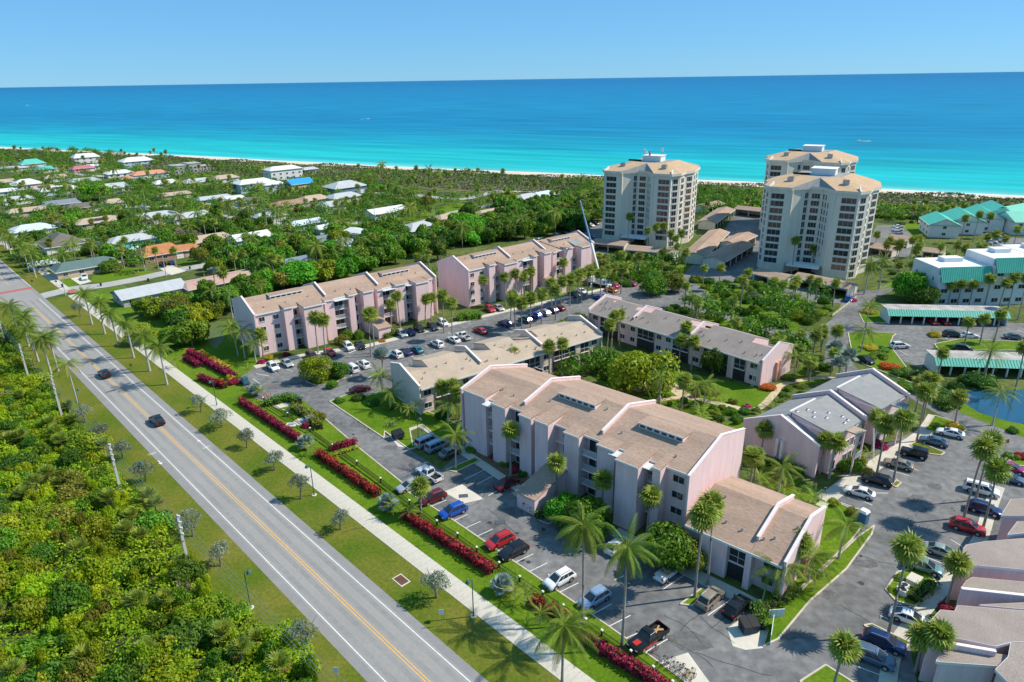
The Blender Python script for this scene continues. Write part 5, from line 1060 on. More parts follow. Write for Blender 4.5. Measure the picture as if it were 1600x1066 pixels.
# low fence with white capped posts
FP_=[(412,628),(450,652),(485,676),(520,702),(558,728),(595,755),(640,790),(683,822),(715,842),(745,864),(780,888),(812,910),(848,934),(880,955),(915,977),(940,995),(985,1027),(1020,1052),(1050,1075)]
t=thing('low_fence','low dark picket fence with white capped posts running behind the red hedges','fence',G(640,790)); P=[G(*p)-G(640,790) for p in FP_]
q=MB(); q.box(-.09,.09,-.09,.09,0,1.0); mep=q.mesh('post',BLACKM); q=MB(); q.hexa([(-.16,-.16,1.0),(.16,-.16,1.0),(.16,.16,1.0),(-.16,.16,1.0),(-.12,-.12,1.14),(.12,-.12,1.14),(.12,.12,1.14),(-.12,.12,1.14)]); mec=q.mesh('cap',WHITE)
pk=MB()
for i,p in enumerate(P):
    o=link('post',mep,t,p,(0,0,R(-46))); link('cap',mec,o)
    if i<len(P)-1:
        a,b_=p,P[i+1]; L=(b_-a).length; q=MB()
        q.bar(a+Vector((0,0,.25)),b_+Vector((0,0,.25)),.04,.07); q.bar(a+Vector((0,0,.9)),b_+Vector((0,0,.9)),.04,.07); q.obj('rail',BLACKM,t)
        for k in range(int(L/.16)): c=a.lerp(b_,(k+.5)/int(L/.16)); pk.box(c.x-.012,c.x+.012,c.y-.012,c.y+.012,.08,1.02)
o=pk.obj('picket',BLACKM,t); o['kind']='stuff'
# ------------------------------------------------------------------ placed palms
def rows(kind,items,labels,group,h,detail=True,**k):
    for (px,py,*hh),l in zip(items,labels): palm(kind,l,G(px,py),hh[0] if hh else h,detail,group,**k); q=G(px,py); KEEP.append(('c',q.x,q.y,1.6))
ordi=['first','second','third','fourth','fifth','sixth','seventh','eighth','ninth','tenth','eleventh','twelfth']
rows('royal',[(261,601),(234,580),(209,559),(185,540),(164,522),(144,507)],[f'{ordi[i]} royal palm of the sidewalk row, counted from the viewer towards the junction' for i in range(6)],'royal palms in the right verge',9.2)
rows('royal',[(56,434),(46,426),(37,417),(25,407),(17,397),(11,390)],[f'{ordi[i]} royal palm beyond the brick crossing, counted from the crossing' for i in range(6)],'royal palms beyond the crossing',9)
rows('royal',[(30,526),(45,541),(53,548),(60,565),(80,585),(91,580)],[f'{ordi[i]} royal palm of the left verge, counted from the junction' for i in range(6)],'royal palms in the left verge',8.8)
palm('queen','yellowing palm standing alone in the left verge nearest the viewer',G(121,629),9,yellow=True)
for px,py,h,l in [(910,975,14,'tall coconut palm leaning over the silver blue wagon'),(972,1012,13.8,'tall coconut palm rising left of the black pickup'),(878,1085,9.5,'coconut palm at the bottom edge beside the sidewalk')]: palm('coco',l,G(px,py),h,lean=.05,scale=.86)
for px,py,h,l in [(1085,934,13,'left of the twin tall fan palms before the annex'),(1105,914,12.6,'right of the twin tall fan palms before the annex'),(1388,990,12.2,'very tall fan palm between the white sedan and dark blue sedan'),
 (1370,740,9.6,'tall fan palm left of the black jeep, in front of the entrance'),(1395,755,11.8,'tall fan palm beside the black sedan on the small grass strip'),(1432,690,10,'tall fan palm behind the dark sedan and jeep'),(1442,655,8.5,'fan palm by the far corner of the grey roofed block'),
 (1506,809,12,'tall fan palm left of the red wagon roof'),(1524,782,10.5,'tall fan palm behind the white minivan'),(1536,825,10,'fan palm standing right of the red wagon'),
 (580,557,10.8,'left of the twin fan palms in the upper lot'),(586,552,10.5,'right of the twin fan palms in the upper lot'),(497,551,9.4,'fan palm before the big blank bay of the left pink block'),(509,556,9.4,'fan palm beside the parked red car in the upper lot'),
 (694,520,10.5,'slender fan palm at the right end of the left pink block'),(707,530,10,'tall fan palm by the white pickup in the upper lot'),(430,445,9,'tall lone palm in the wood behind the left pink block'),(357,480,11,'very slender palm behind the gable of the left pink block')]:
    palm('wash',l,G(px,py),h,lean=.03,scale=1.12)
for px,py,h,l in [(870,785,7.4,'cabbage palm with yellowing fronds right of the entrance hall'),(940,812,7.2,'cabbage palm left of the big blank bay of the foreground block'),(1010,845,7.8,'cabbage palm right of the big blank bay of the foreground block'),(798,744,8.6,'cabbage palm in front of the wide balconies of the foreground block'),
 (658,803,5,'small cabbage palm on the kerb lawn by the maroon wagon'),(1300,1085,7,'bushy cabbage palm at the bottom edge of the right lot'),(1445,1062,6.5,'cabbage palm left of the lower right block roof'),(1430,1050,5.2,'shorter cabbage palm beside the lower right block'),(1478,948,6.8,'cabbage palm in front of the stepped roofs'),
 (1242,905,6,'cabbage palm at the annex gable'),(1172,760,5.5,'cabbage palm between annex and the grey roofed block'),(1178,755,5.2,'shorter cabbage palm right of the foreground block gable'),(1188,715,5.5,'small palm against the end wall of the grey roofed block'),
 (692,648,6.2,'left cabbage palm before the tan roofed block end'),(706,650,6.8,'slim cabbage palm before the tan roofed block end'),(718,655,6,'cabbage palm close to the foreground block left end'),(770,585,6,'cabbage palm behind the foreground block roof, left one'),(784,588,6,'cabbage palm behind the foreground block roof, middle one'),(803,590,6,'cabbage palm behind the foreground block roof, right one'),
 (858,590,7.6,'left palm of the pair before the tan block balcony'),(877,588,8.0,'right palm of the pair before the tan block balcony'),
 (948,555,8,'cabbage palm left of the taupe block, nearest'),(955,545,8.4,'cabbage palm left of the taupe block, middle'),(968,540,8.2,'cabbage palm left of the taupe block, right'),
 (1069,560,8,'cabbage palm rising through the taupe block roof line'),(1060,575,7,'lower cabbage palm by the big yellow green tree'),(1080,578,7,'cabbage palm between the big yellow green tree and the dark tree'),
 (1065,640,6.5,'cabbage palm in the garden centre right of the date palm'),
 (612,520,8,'cabbage palm at the right entrance side of the left pink block'),(625,512,9,'taller cabbage palm at the wide balconies of the left pink block'),(665,505,7,'cabbage palm at the right end bay of the left pink block, left'),(674,503,7,'cabbage palm at the right end bay of the left pink block, right'),
 (757,480,8.2,'cabbage palm on the left bay of the middle pink block'),(790,478,9,'left cabbage palm on the blank bay of the middle pink block'),(806,470,8.6,'right cabbage palm on the blank bay of the middle pink block'),(820,465,6.8,'short cabbage palm by the wide balconies of the middle pink block'),(830,460,7.4,'cabbage palm by the entrance hall of the middle pink block'),(880,448,8.2,'cabbage palm on the right bay of the middle pink block'),
 (412,560,6.5,'cabbage palm before the windows of the left pink block corner'),(1300,560,7,'cabbage palm beside the right drive'),(1490,670,6.5,'palm at the pond edge by the drive'),(1430,645,6.5,'cabbage palm at the far end entrance of the grey roofed block'),(1280,740,6.5,'cabbage palm before the grey roofed block, left'),(1295,748,7,'cabbage palm before the grey roofed block, middle'),(1362,705,6.6,'cabbage palm between the two porches'),
 (1250,340+0,6,'')]:
    if l: palm('sabal',l,G(px,py),h,lean=.05,scale=1.1)
for px,py,h,l in [(713,733,6.6,'feathery palm on the small grass island by the grey sedan'),(1215,780,5.6,'drooping palm on the lawn behind the annex'),(1310,873,5.8,'palm on the lawn point beside the portable toilet'),(1208,930,4.6,'dark palm at the annex entrance corner'),(1262,910,4.4,'clump palm at the annex gable corner, right'),(1225,925,4.2,'clump palm at the annex gable corner, left'),
 (400,566,5,'palm left of the far pink block gable, right one'),(383,560,7,'palm left of the far pink block gable, middle one'),(372,556,8,'palm left of the far pink block gable, left one'),(598,615,4.4,'drooping palm at the tan block left end'),(610,640,3.8,'low palm by the tan block left end'),(700,660,4,'drooping palm under the foreground block left corner'),
 (1345,550,5.6,'palm on the drive island behind the grey roofed block'),(1352,512,6,'small palm by the teal carport end'),(1100,630,4.4,'slender garden palm on the lawn left of the date palm'),(1085,635,4.6,'slender palm in the garden by the lawn'),(1240,590,5,'palm in the garden behind the path'),(1550,665,7,'wide palm at the pond edge'),(1395,645,0,'')]:
    if l: palm('queen',l,G(px,py),h,lean=.06)
palm('date','date palm with a full round crown in the garden centre',G(1030,632),6.2,scale=.95)
palm('date','large date palm in front of the teal carport by the pond',G(1535,598),7.5,scale=1.15)
for px,py,h,l in [(600,590,5.5,'silver palm at the left end of the tan block'),(1300,580,5.5,'left silver palm beside the drive'),(1320,590,5,'middle silver palm beside the drive'),(1308,600,4.6,'front silver palm beside the drive'),(338,455,6,'silver blue palm behind the rose roofed house'),(400,617,.9,'small silver palm between red hedges opposite the bikes'),(478,700,1.0,'small silver palm between two red hedges by the lamp'),(785,925,.8,'small silver palm between red hedges by the white wagon'),(605,795,.8,'small silver palm at the end of the middle red hedge')]: palm('bism',l,G(px,py),h,lean=.02,scale=1 if h>4 else .8)
for px,py,h,l in [(487,712,1.6,'low clump palm below the small silver palm by the lamp'),(615,806,1.6,'low clump palm below the red hedge gap'),(640,812,1.5,'low clump palm left of the long red hedge'),(805,938,1.6,'round clump palm between red hedges'),(820,945,1.6,'clump palm beside the short red hedge'),(845,975,1.6,'clump palm in front of the short red hedge'),(895,985,1.5,'clump palm right of the short red hedge'),(275,575,2,'clump palm at the left end of the first red hedges'),(410,620,1.4,'clump palm under the small silver palm opposite the bikes'),(388,590,2,'clump palm behind the covered teal jeep'),(1270,925,1.8,'clump palm on the annex lawn'),(1197,922,2,'clump palm by the annex stair'),(1400,615,1.5,'clump palm by the far porch'),(1230,735,1.6,'clump palm by the grey block end wall'),(1355,725,1.6,'clump palm by the near porch'),(640,655,2.2,'upright fan plant before the tan block windows'),(650,652,2.4,'tall fan plant at the tan block corner'),(628,650,2,'low clump palm by the tan block bed')]: palm('areca',l,G(px,py),h,scale=.8,n=16)
for px,py,l in [(1395+5,455,'left royal palm on the lawn beside the nearest tower'),(1373,452,'right royal palm on the lawn by the bright green tree')]: palm('royal',l,G(px,py)if px<1390 else G(1350,460),9.5)
lots=[(902,474),(908,470),(917,466),(925,462),(868,500),(846,505),(829,512),(815,520),(805,515),(798,510),(862,487),(876,482),(890,478),(938,470),(948,466),(958,462),(970,460)]
rows('wash',lots,['tall fan palm in the double row between the middle pink block and the tan block']*len(lots),'fan palms in the double row of the middle lot',8.5,True,scale=1.15)
for px,py,h in [(960,345,11)]: pass
for px,py,h,l in [(980,390,13,'lone slender palm against the antenna tower wall'),(1010,392,8,'bushy palm in front of the antenna tower notch'),(1022,395,10,'palm right of the antenna tower notch'),(1036,398,11,'tall palm before the right wing of the antenna tower'),(1046,402,9,'palm by the near corner of the antenna tower'),(1055,406,8,'short palm by the antenna tower corner'),(1062,402,9,'palm by the right side of the antenna tower'),(1236,430,12,'lone slender palm against the nearest tower wall'),(1268,425,8,'dark palm in the notch of the nearest tower'),(1280,428,7,'lower palm in the notch of the nearest tower'),(1366,395,7,'palm right of the nearest tower'),
 (1400,420,9,'palm before the brown carport behind the royals'),(1420,415,9,'palm behind the bright green tree'),(1385,410,8,'palm right of the royal palms'),(1480,480,6.5,'slim palm left of the white block door'),(1495,480,7,'slim palm before the white block'),(1513,482,7,'palm before the white block centre'),(1537,483,9,'palm between the two white blocks'),(1560,484,8,'palm before the taller white block'),(1590,500,12,'tall palm at the right frame edge by the teal carport'),(1575,482,9,'palm by the right white block'),(1500,380,10,'palm among the teal houses, left'),(1520,378,11,'palm among the teal houses, right'),(1540,372,9,'palm by the parked cars at the teal houses'),
 (1505,545,7,'palm in the teal carport lot island, left'),(1530,540,7,'palm in the teal carport lot island, middle'),(1553,535,7.4,'palm in the teal carport lot island, right'),(1583,620,11,'tall palm before the right teal carport'),(1465,590,6,'palm by the left end of the pond carport'),(1470,720,3,'')]:
    if l: palm('wash' if h>8.5 else 'sabal',l,G(px,py),h,lean=.03)
# ------------------------------------------------------------------ placed trees and shrubs
for px,py,r,h,k,l in [(1003,612,7.6,9.5,'Y','very large yellow green tree in the garden centre'),(1112,585,3.2,7,'B','dark green tree against the taupe block wall'),(495,596,3.9,6.4,'Y','round yellow green tree on the upper lot island'),(912,838,4.6,6.4,'A','big green tree before the foreground block, left of the twin fan palms'),(880,812,3.0,5,'BR','bright green tree right of the clipped hedges'),(1045,885,4.6,6.2,'A','green tree with yellow tips at the annex corner'),(1075,890,3.0,5,'O','yellowish tree leaning on the annex corner'),
 (1418,470,6.0,10,'BR','large bright green tree left of the white block'),(1440,478,4.6,7,'B','dark tree in front of the bright green tree'),(283,500,5.5,7,'O','olive brown tree by the pond near the avenue'),(255,490,4.4,6,'g','bare greyish tree by the avenue royal palms'),(305,520,4.5,6.4,'A','green tree at the pond edge'),(225,535,4,5,'Y','yellow green tree behind the royal palm row'),(268,540,4,5.4,'A','green tree behind the royal palm row'),(905,520,4.5,6,'O','olive tree at the end of the tan block'),(885,530,4,5.5,'A','green tree behind the tan block end'),(1050,455,5,6.5,'O','yellowish round tree behind the taupe block'),(1020,460,5,6,'A','leafy tree behind the taupe block, left'),
 (175,425,4,4.6,'A','round tree on the green roofed house lawn'),(150,312,10,11,'BR','big bright green tree in the left neighbourhood'),(665,325,6,7,'O','orange tinted tree beside the white roofed house'),(645,328,6,7,'B','dark green tree beside the white roofed house'),(340,402-40,9,8,'B','dark flowering tree mass in the left neighbourhood'),(530,590,2.6,4,'A','small leafy tree on the drive corner'),(685,410-3,3.4,9,'B','dark round bush tree by the crane base'),(970,417,4.5,6.5,'B','round dark tree in front of the low tan shed'),(735,365,8,9,'BR','bright green tree in the wood'),(470,445,8,9,'BR','bright green tree behind the left pink block'),(430,400,7,9,'BR','bright green tree in the wood behind the dark slate roof')]:
    tree({'Y':'broadleaf_tree'}.get(k,'broadleaf_tree'),l,k,G(px,py),r,h)
for px,py,l in [(126,495,'silver leaved small tree by the junction in the right verge'),(314,644,'small silver tree in the verge near the two road cars'),(346,668,'wider silver tree just behind the small one in the verge'),(386,700,'silver tree in the verge, third towards the viewer'),(429,735,'silver tree in the verge, fourth towards the viewer'),(470,780,'silver tree in the verge beside the first lamp'),(532,828,'silver tree in the verge between lamps'),(683,934,'taller silver tree beside the storm grate'),(134,660,'small silver tree at the left verge below the yellowing palm'),(160,690,'silver tree in the left verge, second one'),(192,716,'silver tree in the left verge by a utility pole'),(228,752,'silver tree in the left verge, nearest with clear trunk'),(302,838,'silver tree hidden behind the transformer pole'),(345,885,'low silver bush in the left verge near the bottom'),(478,1015,'thin silver tree at the left verge near the bottom')]:
    q=G(px,py); tree('silver_tree',l,'s',q,(2.0 if px!=346 else 2.8)*rnd.uniform(.85,1.15),4.4*rnd.uniform(.85,1.1),'silver trees in the verges',zs=2.6); KEEP.append(('c',q.x,q.y,2))
for px,py,r,h,k,l in [(870,800,1.4,1.3,'h','rounded shrub below the cabbage palm at the entrance'),(1490,672,1.9,1.7,'yel','round yellow clipped shrub at the end of the right lot'),(1462,668,1.3,1.2,'h','small green shrub left of the round yellow one'),(1470,670,1,1,'y','yellowish shrub left of the round yellow one'),(1200,607,2.4,1.2,'or','bright orange plants by the corner of the taupe block'),(1208,575+10,1.8,1.4,'y','yellow green hedge shrub by the taupe block corner'),(1020,640,1.2,1.4,'bg','pink flowering shrub in the garden'),(1376,700,1.4,1.2,'bg','red flowering shrub by the near porch'),(1368,692,1.0,1.2,'bg','second red flowering shrub by the near porch'),
 (1328,470,2.2,1.2,'bg','pink flowers at the corner of the carport on posts'),(1600,716,2,1,'ti','dark red planting in the island at the right edge'),(1580,715,1.6,1.2,'h','green shrub in the island at the right edge'),(1360,545,2.4,1.1,'yel','yellow planting on the drive island'),(1378,548,2.4,1.2,'h','green planting by the drive island'),(1390,575,3,1.6,'or','orange brown shrub along the back drive'),(1370,560,3,1.6,'h','green hedge shrub along the back drive'),(1357,489,2.4,1.2,'yel','yellow shrub in the island left of the teal carport'),(1459,525,2,1.4,'yel','yellow green shrub alone on the teal lot corner'),
 (1410,585,3,1.8,'b','dark shrub near the white wagon, left'),(1430,590,3.2,1.8,'b','dark shrub near the white wagon, right'),(1480,655-20,3.4,2.4,'b','dark round shrub at the pond left bank'),(1445,610,3.6,2.2,'a','leafy shrub on the lawn before the pond'),(1420,610,2.6,1.6,'a','lower leafy shrub on the lawn before the pond'),(1530,635-33,4.4,3,'b','dense shrub at the pond carport, left'),(1581,660+15,1.4,1.2,'b','round shrub on the pond bank'),
 (478,668,1.2,1.2,'ti','red shrub beside the utility boxes'),(500,655,1.8,2,'o','olive shrub at the end of the curved hedge'),(448,570-14,1.2,1.2,'ti','dark red shrub at the foot of the left pink block fin'),(420,575-13,1.2,1.4,'yel','yellow shrub at the left pink block corner'),(408,568,1.2,1.2,'bg','pink shrub at the left pink block corner'),(365,600,1.6,1.5,'ti','round red shrub at the left end of the bikes lot'),(361,593,1.4,1.4,'yel','yellow shrub at the left end of the bikes lot'),
 (597,534,1.2,.6,'or','orange planting by the left pink block entrance'),(640,520,2.2,1.4,'h','green planting by the left pink block balcony'),(545,530,2.4,3.2,'a','leafy green bush at the left pink block balcony'),(535,537,2.2,2.6,'o','yellowish bush at the left pink block balcony'),(560,528,2.0,3,'a','tall leafy bush left of the left block entrance hall'),(520,620-15,1.8,2,'a','green shrub on the drive corner lawn'),(533,628,1.6,1.2,'h','clipped shrub on the drive corner lawn'),(560,625,1.8,1.4,'b','dark shrub row by the tan block lawn, left'),(585,632,1.8,1.4,'b','dark shrub row by the tan block lawn, middle'),(608,640,1.6,1.3,'a','dark shrub row by the tan block lawn, right'),
 (735,705,1.4,1,'h','green bed shrub at the first balcony of the foreground block'),(790,725,1.4,1,'h','green bed shrub by the bay palm of the foreground block'),(803,735,1.2,1,'bg','pink shrub in the foreground block bed'),(815,742,1.4,1.1,'h','green bed shrub left of the entrance hall'),(775,716,1.2,1,'ti','dark red bed shrub of the foreground block'),
 (1335,805,1.5,1.4,'o','brownish shrub beside the portable toilet'),(1305,790,1.6,1.3,'y','yellow green shrub by the green utility box'),(1220,915,2,1.4,'b','dark bed shrub at the annex front'),(1405,905,1.2,.8,'a','low plants in the island with air conditioners'),(1395,925,1.0,.8,'y','low yellow plants in the island with air conditioners'),(1350,740,1.6,1.6,'o','rusty shrub at the near porch corner'),(1325,735,2.2,2.6,'a','leafy bush at the near corner of the grey roofed block'),(1338,730,2,3,'y','light leafy bush by the near porch'),(1480,955,1.4,1,'ti','dark red bed at the stepped block walk')]:
    q=G(px,py); shrub('shrub' ,l,k,q,r,h)
# ------------------------------------------------------------------ scattered planting by area
def scatter(zone,spacing,n,jit=1.0,seed=1,margin=0.0):
    """poisson-like points on the ground inside a pixel-outlined area, off streets and houses"""
    r=random.Random(seed); P=[G(*p) for p in zone]; pts=[(p.x,p.y) for p in P]; out=[]; x0,x1=min(p[0] for p in pts),max(p[0] for p in pts); y0,y1=min(p[1] for p in pts),max(p[1] for p in pts)
    cell={}; tries=0; rr=spacing[1] if hasattr(spacing,'__len__') else spacing
    while len(out)<n and tries<n*60:
        tries+=1; x,y=r.uniform(x0,x1),r.uniform(y0,y1)
        if not inpoly(x,y,pts) or blocked(x,y,margin): continue
        i,j=int(x/rr),int(y/rr); ok=True
        for a in (-1,0,1):
            for b_ in (-1,0,1):
                for (u,v) in cell.get((i+a,j+b_),()):
                    if (u-x)**2+(v-y)**2<rr*rr: ok=False
        if ok: cell.setdefault((i,j),[]).append((x,y)); out.append(Vector((x,y,0)))
    return out
NB=[0]; OVER=[]
def plant(zone,spacing,n,mix,label,group,seed,hs=1.0,margin=0.0):
    for p in scatter(zone,spacing,n,seed=seed,margin=margin):
        k=rnd.random(); acc=0
        for kind,wt in mix:
            acc+=wt
            if k<=acc: break
        if kind in PK: palm(kind,f'{ {"sabal":"round headed cabbage palm","wash":"slender fan palm","coco":"feathery coconut palm","queen":"feathery drooping palm","bism":"silver blue palm","royal":"royal palm","palmetto":"low palmetto","areca":"clump palm","date":"date palm"}[kind]} {label}',p,{'sabal':6.5,'wash':9,'coco':8.5,'queen':6.5,'bism':4.5,'royal':9,'palmetto':1.0,'areca':1.6,'date':6}[kind]*rnd.uniform(.75,1.2)*hs,False,f'{PKN[kind]} {group}',scale=1.05,yellow=rnd.random()<.2)
        elif kind[0]=='_': shrub('shrub',f'{SHN[kind[1:]]} shrub {label}',kind[1:],p,rnd.uniform(1.5,2.7)*hs,rnd.uniform(1.4,2.6)*hs,f'{SHN[kind[1:]]} shrubs {group}')
        elif NB[0]>=255: OVER.append((p,kind,rnd.uniform(3.2,5.2)*hs,rnd.uniform(5,8)*hs))
        else: NB[0]+=1; tree('broadleaf_tree',f'{TRN[kind]} tree {label}',kind,p,rnd.uniform(3.2,5.2)*hs,rnd.uniform(5,8)*hs,f'{TRN[kind]} trees {group}')
PKN=dict(sabal='cabbage palms',wash='fan palms',coco='coconut palms',queen='feathery palms',bism='silver palms',royal='royal palms',palmetto='palmettos',areca='clump palms',date='date palms')
SHN=dict(a='mid green',b='dark green',y='yellow green',o='olive',t='yellow green',h='bright green',yel='yellow',bg='pink flowered',ti='red leaved',s='silver')
SHN['or']='orange'; TRN=dict(a='mid green leafy',b='dark green leafy',y='yellow green leafy',o='olive leafy',br='bright green leafy',g='bare grey',s='silver')
MIXN=[('sabal',.17),('wash',.06),('coco',.09),('bism',.03),('a',.26),('b',.23),('br',.05),('o',.05),('y',.04),('g',.01)]
WOOD=[('b',.26),('a',.28),('br',.14),('y',.08),('o',.04),('sabal',.14),('coco',.06)]
plant([(385,400),(560,372),(700,352),(905,345),(935,372),(900,362),(700,392),(660,400),(560,430),(400,465),(330,470),(330,430)],4.6,150,WOOD,'in the wood behind the two pink blocks','in the wood behind the two pink blocks',1,1.18)
plant([(700,352),(790,318),(945,318),(945,345),(905,350),(800,352)],5.2,100,WOOD,'in the grove left of the antenna tower','in the grove left of the antenna tower',2,1.1)
plant([(180,470),(240,470),(330,440),(420,470),(370,500),(350,510),(330,530),(300,545),(250,500)],4.2,34,[('a',.3),('b',.2),('y',.15),('areca',.2),('queen',.15)],'around the pond by the avenue','around the pond by the avenue',3,1.05)
plant([(-20,370),(130,345),(330,340),(420,350),(420,390),(390,408),(200,430),(110,440),(40,425)],5.6,135,MIXN,'among the near houses by the junction','among the near houses by the junction',4,1.0)
plant([(-40,300),(130,292),(330,292),(400,305),(430,350),(330,342),(130,348),(-40,365)],5.6,215,MIXN,'among the houses of the left neighbourhood','among the houses of the left neighbourhood',5)
plant([(-60,245),(130,238),(330,262),(420,275),(400,305),(130,294),(-60,302)],7.5,210,MIXN,'among the far houses near the left dunes','among the far houses near the left dunes',6,1.05)
plant([(400,290),(560,300),(640,310),(650,330),(700,345),(620,365),(430,385),(400,350)],5.8,150,MIXN,'among the middle houses','among the middle houses',7,.95)
plant([(560,272),(780,285),(945,292),(945,330),(800,322),(690,325),(560,305)],8.0,110,[('sabal',.4),('coco',.1),('wash',.15),('b',.15),('o',.1),('a',.1)],'on the open ground before the dunes','on the open ground before the dunes',8,1.0)
plant([(1095,300),(1195,312),(1195,332),(1150,332),(1095,345)],6,36,[('b',.3),('a',.3),('br',.15),('sabal',.25)],'between the two towers','between the two towers',9,.9)
plant([(940,430),(1060,412),(1160,440),(1260,465),(1330,462),(1335,455),(1300,490),(1250,512),(1190,505),(1100,490),(1040,470),(950,465)],3.3,120,[('_a',.26),('_b',.2),('_y',.12),('sabal',.16),('b',.1),('_h',.1),('_s',.06)],'in the garden before the towers','in the garden before the towers',10,1.15)
plant([(930,560),(990,590),(1100,610),(1190,640),(1120,670),(1180,690),(1110,680),(1040,650),(930,590)],2.4,90,[('_a',.26),('_b',.26),('_y',.12),('_o',.1),('areca',.12),('_h',.1),('_bg',.04)],'in the central garden beds','in the central garden beds',11,.62)
plant([(1205,545),(1290,540),(1300,590),(1250,600),(1215,590)],3.2,26,[('sabal',.4),('_b',.3),('a',.3)],'beside the right drive','beside the right drive',12,.8)
plant([(730,572),(880,560),(960,560),(960,585),(880,590),(800,590)],2.6,56,[('a',.35),('_a',.25),('_h',.15),('y',.25)],'between the tan block and the foreground block','between the tan block and the foreground block',13,.72)
plant([(1370,330),(1480,330),(1620,345),(1620,352),(1470,348),(1430,352),(1400,350)],5,46,[('sabal',.5),('_b',.3),('a',.2)],'behind the teal houses','behind the teal houses',14,.9)
plant([(1355,395),(1440,400),(1540,395),(1620,395),(1600,420),(1440,440),(1400,450)],5,34,[('wash',.2),('sabal',.3),('_a',.3),('a',.2)],'between the nearest tower and the white blocks','between the nearest tower and the white blocks',15,.9)
plant([(1120,345),(1190,338),(1195,420),(1140,410)],5,14,[('sabal',.5),('_b',.5)],'beside the garages','beside the garages',16,.9)
plant([(600,600),(640,620),(720,660),(715,680),(640,660)],2.6,16,[('_b',.4),('_a',.3),('areca',.3)],'in the bed before the tan block','in the bed before the tan block',17,.85)
plant([(1410,600),(1500,610),(1480,640),(1440,620)],4,8,[('_a',.5),('_b',.5)],'on the pond lawn','on the pond lawn',18,.8)
plant([(640,395),(690,395),(700,470),(680,480)],4,8,[('sabal',.5),('a',.5)],'between the two pink blocks','between the two pink blocks',19,.8)
plant([(930,425),(1000,420),(1010,455),(945,455)],3.4,16,[('sabal',.5),('_a',.3),('a',.2)],'around the crane truck','around the crane truck',20,.9)
plant([(1190,920),(1240,880),(1290,895),(1230,945)],1.9,14,[('areca',.4),('_a',.3),('_b',.3)],'in the annex bed','in the annex bed',21,.55)
plant([(1060,478),(1165,510),(1210,525),(1190,545),(1110,515),(1040,490)],3.0,46,[('_a',.25),('_b',.25),('sabal',.3),('a',.2)],'along the drive behind the taupe block','along the drive behind the taupe block',24,.85)
plant([(1100,690),(1250,640),(1260,600),(1215,605),(1185,640)],3.2,18,[('_a',.4),('_b',.3),('areca',.3)],'by the path beside the grey roofed block','by the path beside the grey roofed block',25,.6)
plant([(1120,700),(1160,690),(1190,720),(1260,765),(1290,790),(1270,790),(1150,740)],3.4,10,[('_b',.5),('_a',.3),('areca',.2)],'on the lawn behind the annex','on the lawn behind the annex',22,.6)
# thicket in the lower left: individual shrubs and palmettos over a stuff undergrowth
TH=[(-30,480),(30,540),(60,600),(130,680),(205,770),(270,850),(330,930),(420,985),(500,1080),(480,1110),(-30,1110)]
def th_in(p): return True
for i,p in enumerate(scatter(TH,1.75,275,seed=31)):
    k=rnd.choices(['t','a','y','o','b'],[.42,.24,.14,.08,.12])[0]; shrub('thicket_shrub',f'{SHN[k]} wild shrub in the thicket left of the avenue',k,p,rnd.choice([rnd.uniform(1.0,2.2),rnd.uniform(1.8,3.0),rnd.uniform(2.6,3.9)]),rnd.uniform(1.6,4.6),f'{SHN[k]} wild shrubs in the thicket')
for px,py,h,l in [(62,780,3.4,'tallest palmetto in the thicket with a shaggy skirt'),(45,790,2.6,'palmetto left of the tallest in the thicket'),(80,760,2.6,'palmetto right of the tallest in the thicket'),(100,705,2.4,'palmetto with yellow dead fronds in the thicket'),(90,690,2,'yellow green palmetto in the upper thicket'),(165,712,2.2,'dark palmetto near a utility pole in the thicket'),(120,765,2,'pale palmetto in the mid thicket'),(175,795,2.2,'palmetto at the foot of a utility pole'),(235,795,2.4,'wide palmetto near the verge in the thicket'),(245,805,2,'palmetto beside the wide one near the verge'),(80,675,2,'small palmetto in the upper thicket'),(110,648,2,'palmetto near the third utility pole'),(200,845,2,'palmetto in the mid thicket below the pole'),(20,700,2,'palmetto at the left edge of the thicket'),(220,960,2.2,'palmetto low in the thicket'),(380,1040,2.4,'green palmetto near the bottom of the thicket'),(350,1010,2.2,'palmetto below the crossing wires'),(440,1060,2,'palmetto at the thicket foot by the bottom edge')]:
    palm('palmetto',l,G(px,py),h,True,scale=1.15)
for p in scatter(TH,6,16,seed=77): palm('palmetto','wild palmetto among shrubs in the thicket left of the avenue',p,rnd.uniform(1.3,2.4),True,'wild palmettos in the thicket',scale=rnd.uniform(.9,1.3),yellow=rnd.random()<.5)
for p in scatter(TH,6,7,seed=78): shrub('thicket_shrub','bare greyish wild shrub in the thicket left of the avenue','gr',p,rnd.uniform(1.0,1.7),rnd.uniform(2.2,3.4),'bare greyish shrubs in the thicket')
n=150000; P=np.array([G(*p)[:2] for p in TH]); lo,hi=P.min(0),P.max(0); rs=np.random.RandomState(5); xy=rs.uniform(lo,hi,(n*3,2)); polyt=[tuple(p) for p in P]
keep=np.array([inpoly(x,y,polyt) for x,y in xy]); xy=xy[keep][:n]
hf=1.35+.6*np.sin(xy[:,0]*.9+1.3*np.sin(xy[:,1]*.5))+.5*np.sin(xy[:,1]*.8+xy[:,0]*.4)+.3*np.sin(xy[:,0]*2.3-xy[:,1]*1.9); hf=np.clip(hf,.5,2.9)
C=np.column_stack([xy,hf*rs.uniform(.5,1.05,len(xy))]); N=rs.normal(size=(len(xy),3))*.7+[0,0,1]; T=np.clip(.45+.3*np.sin(xy[:,0]*.45)*np.sin(xy[:,1]*.4+1)+rs.uniform(-.35,.35,len(xy)),0,1)
o=link('undergrowth',cards('undergrowth',C,N,rs.uniform(.12,.28,len(xy)),T,LF_T,rs=rs)); o['kind']='stuff'
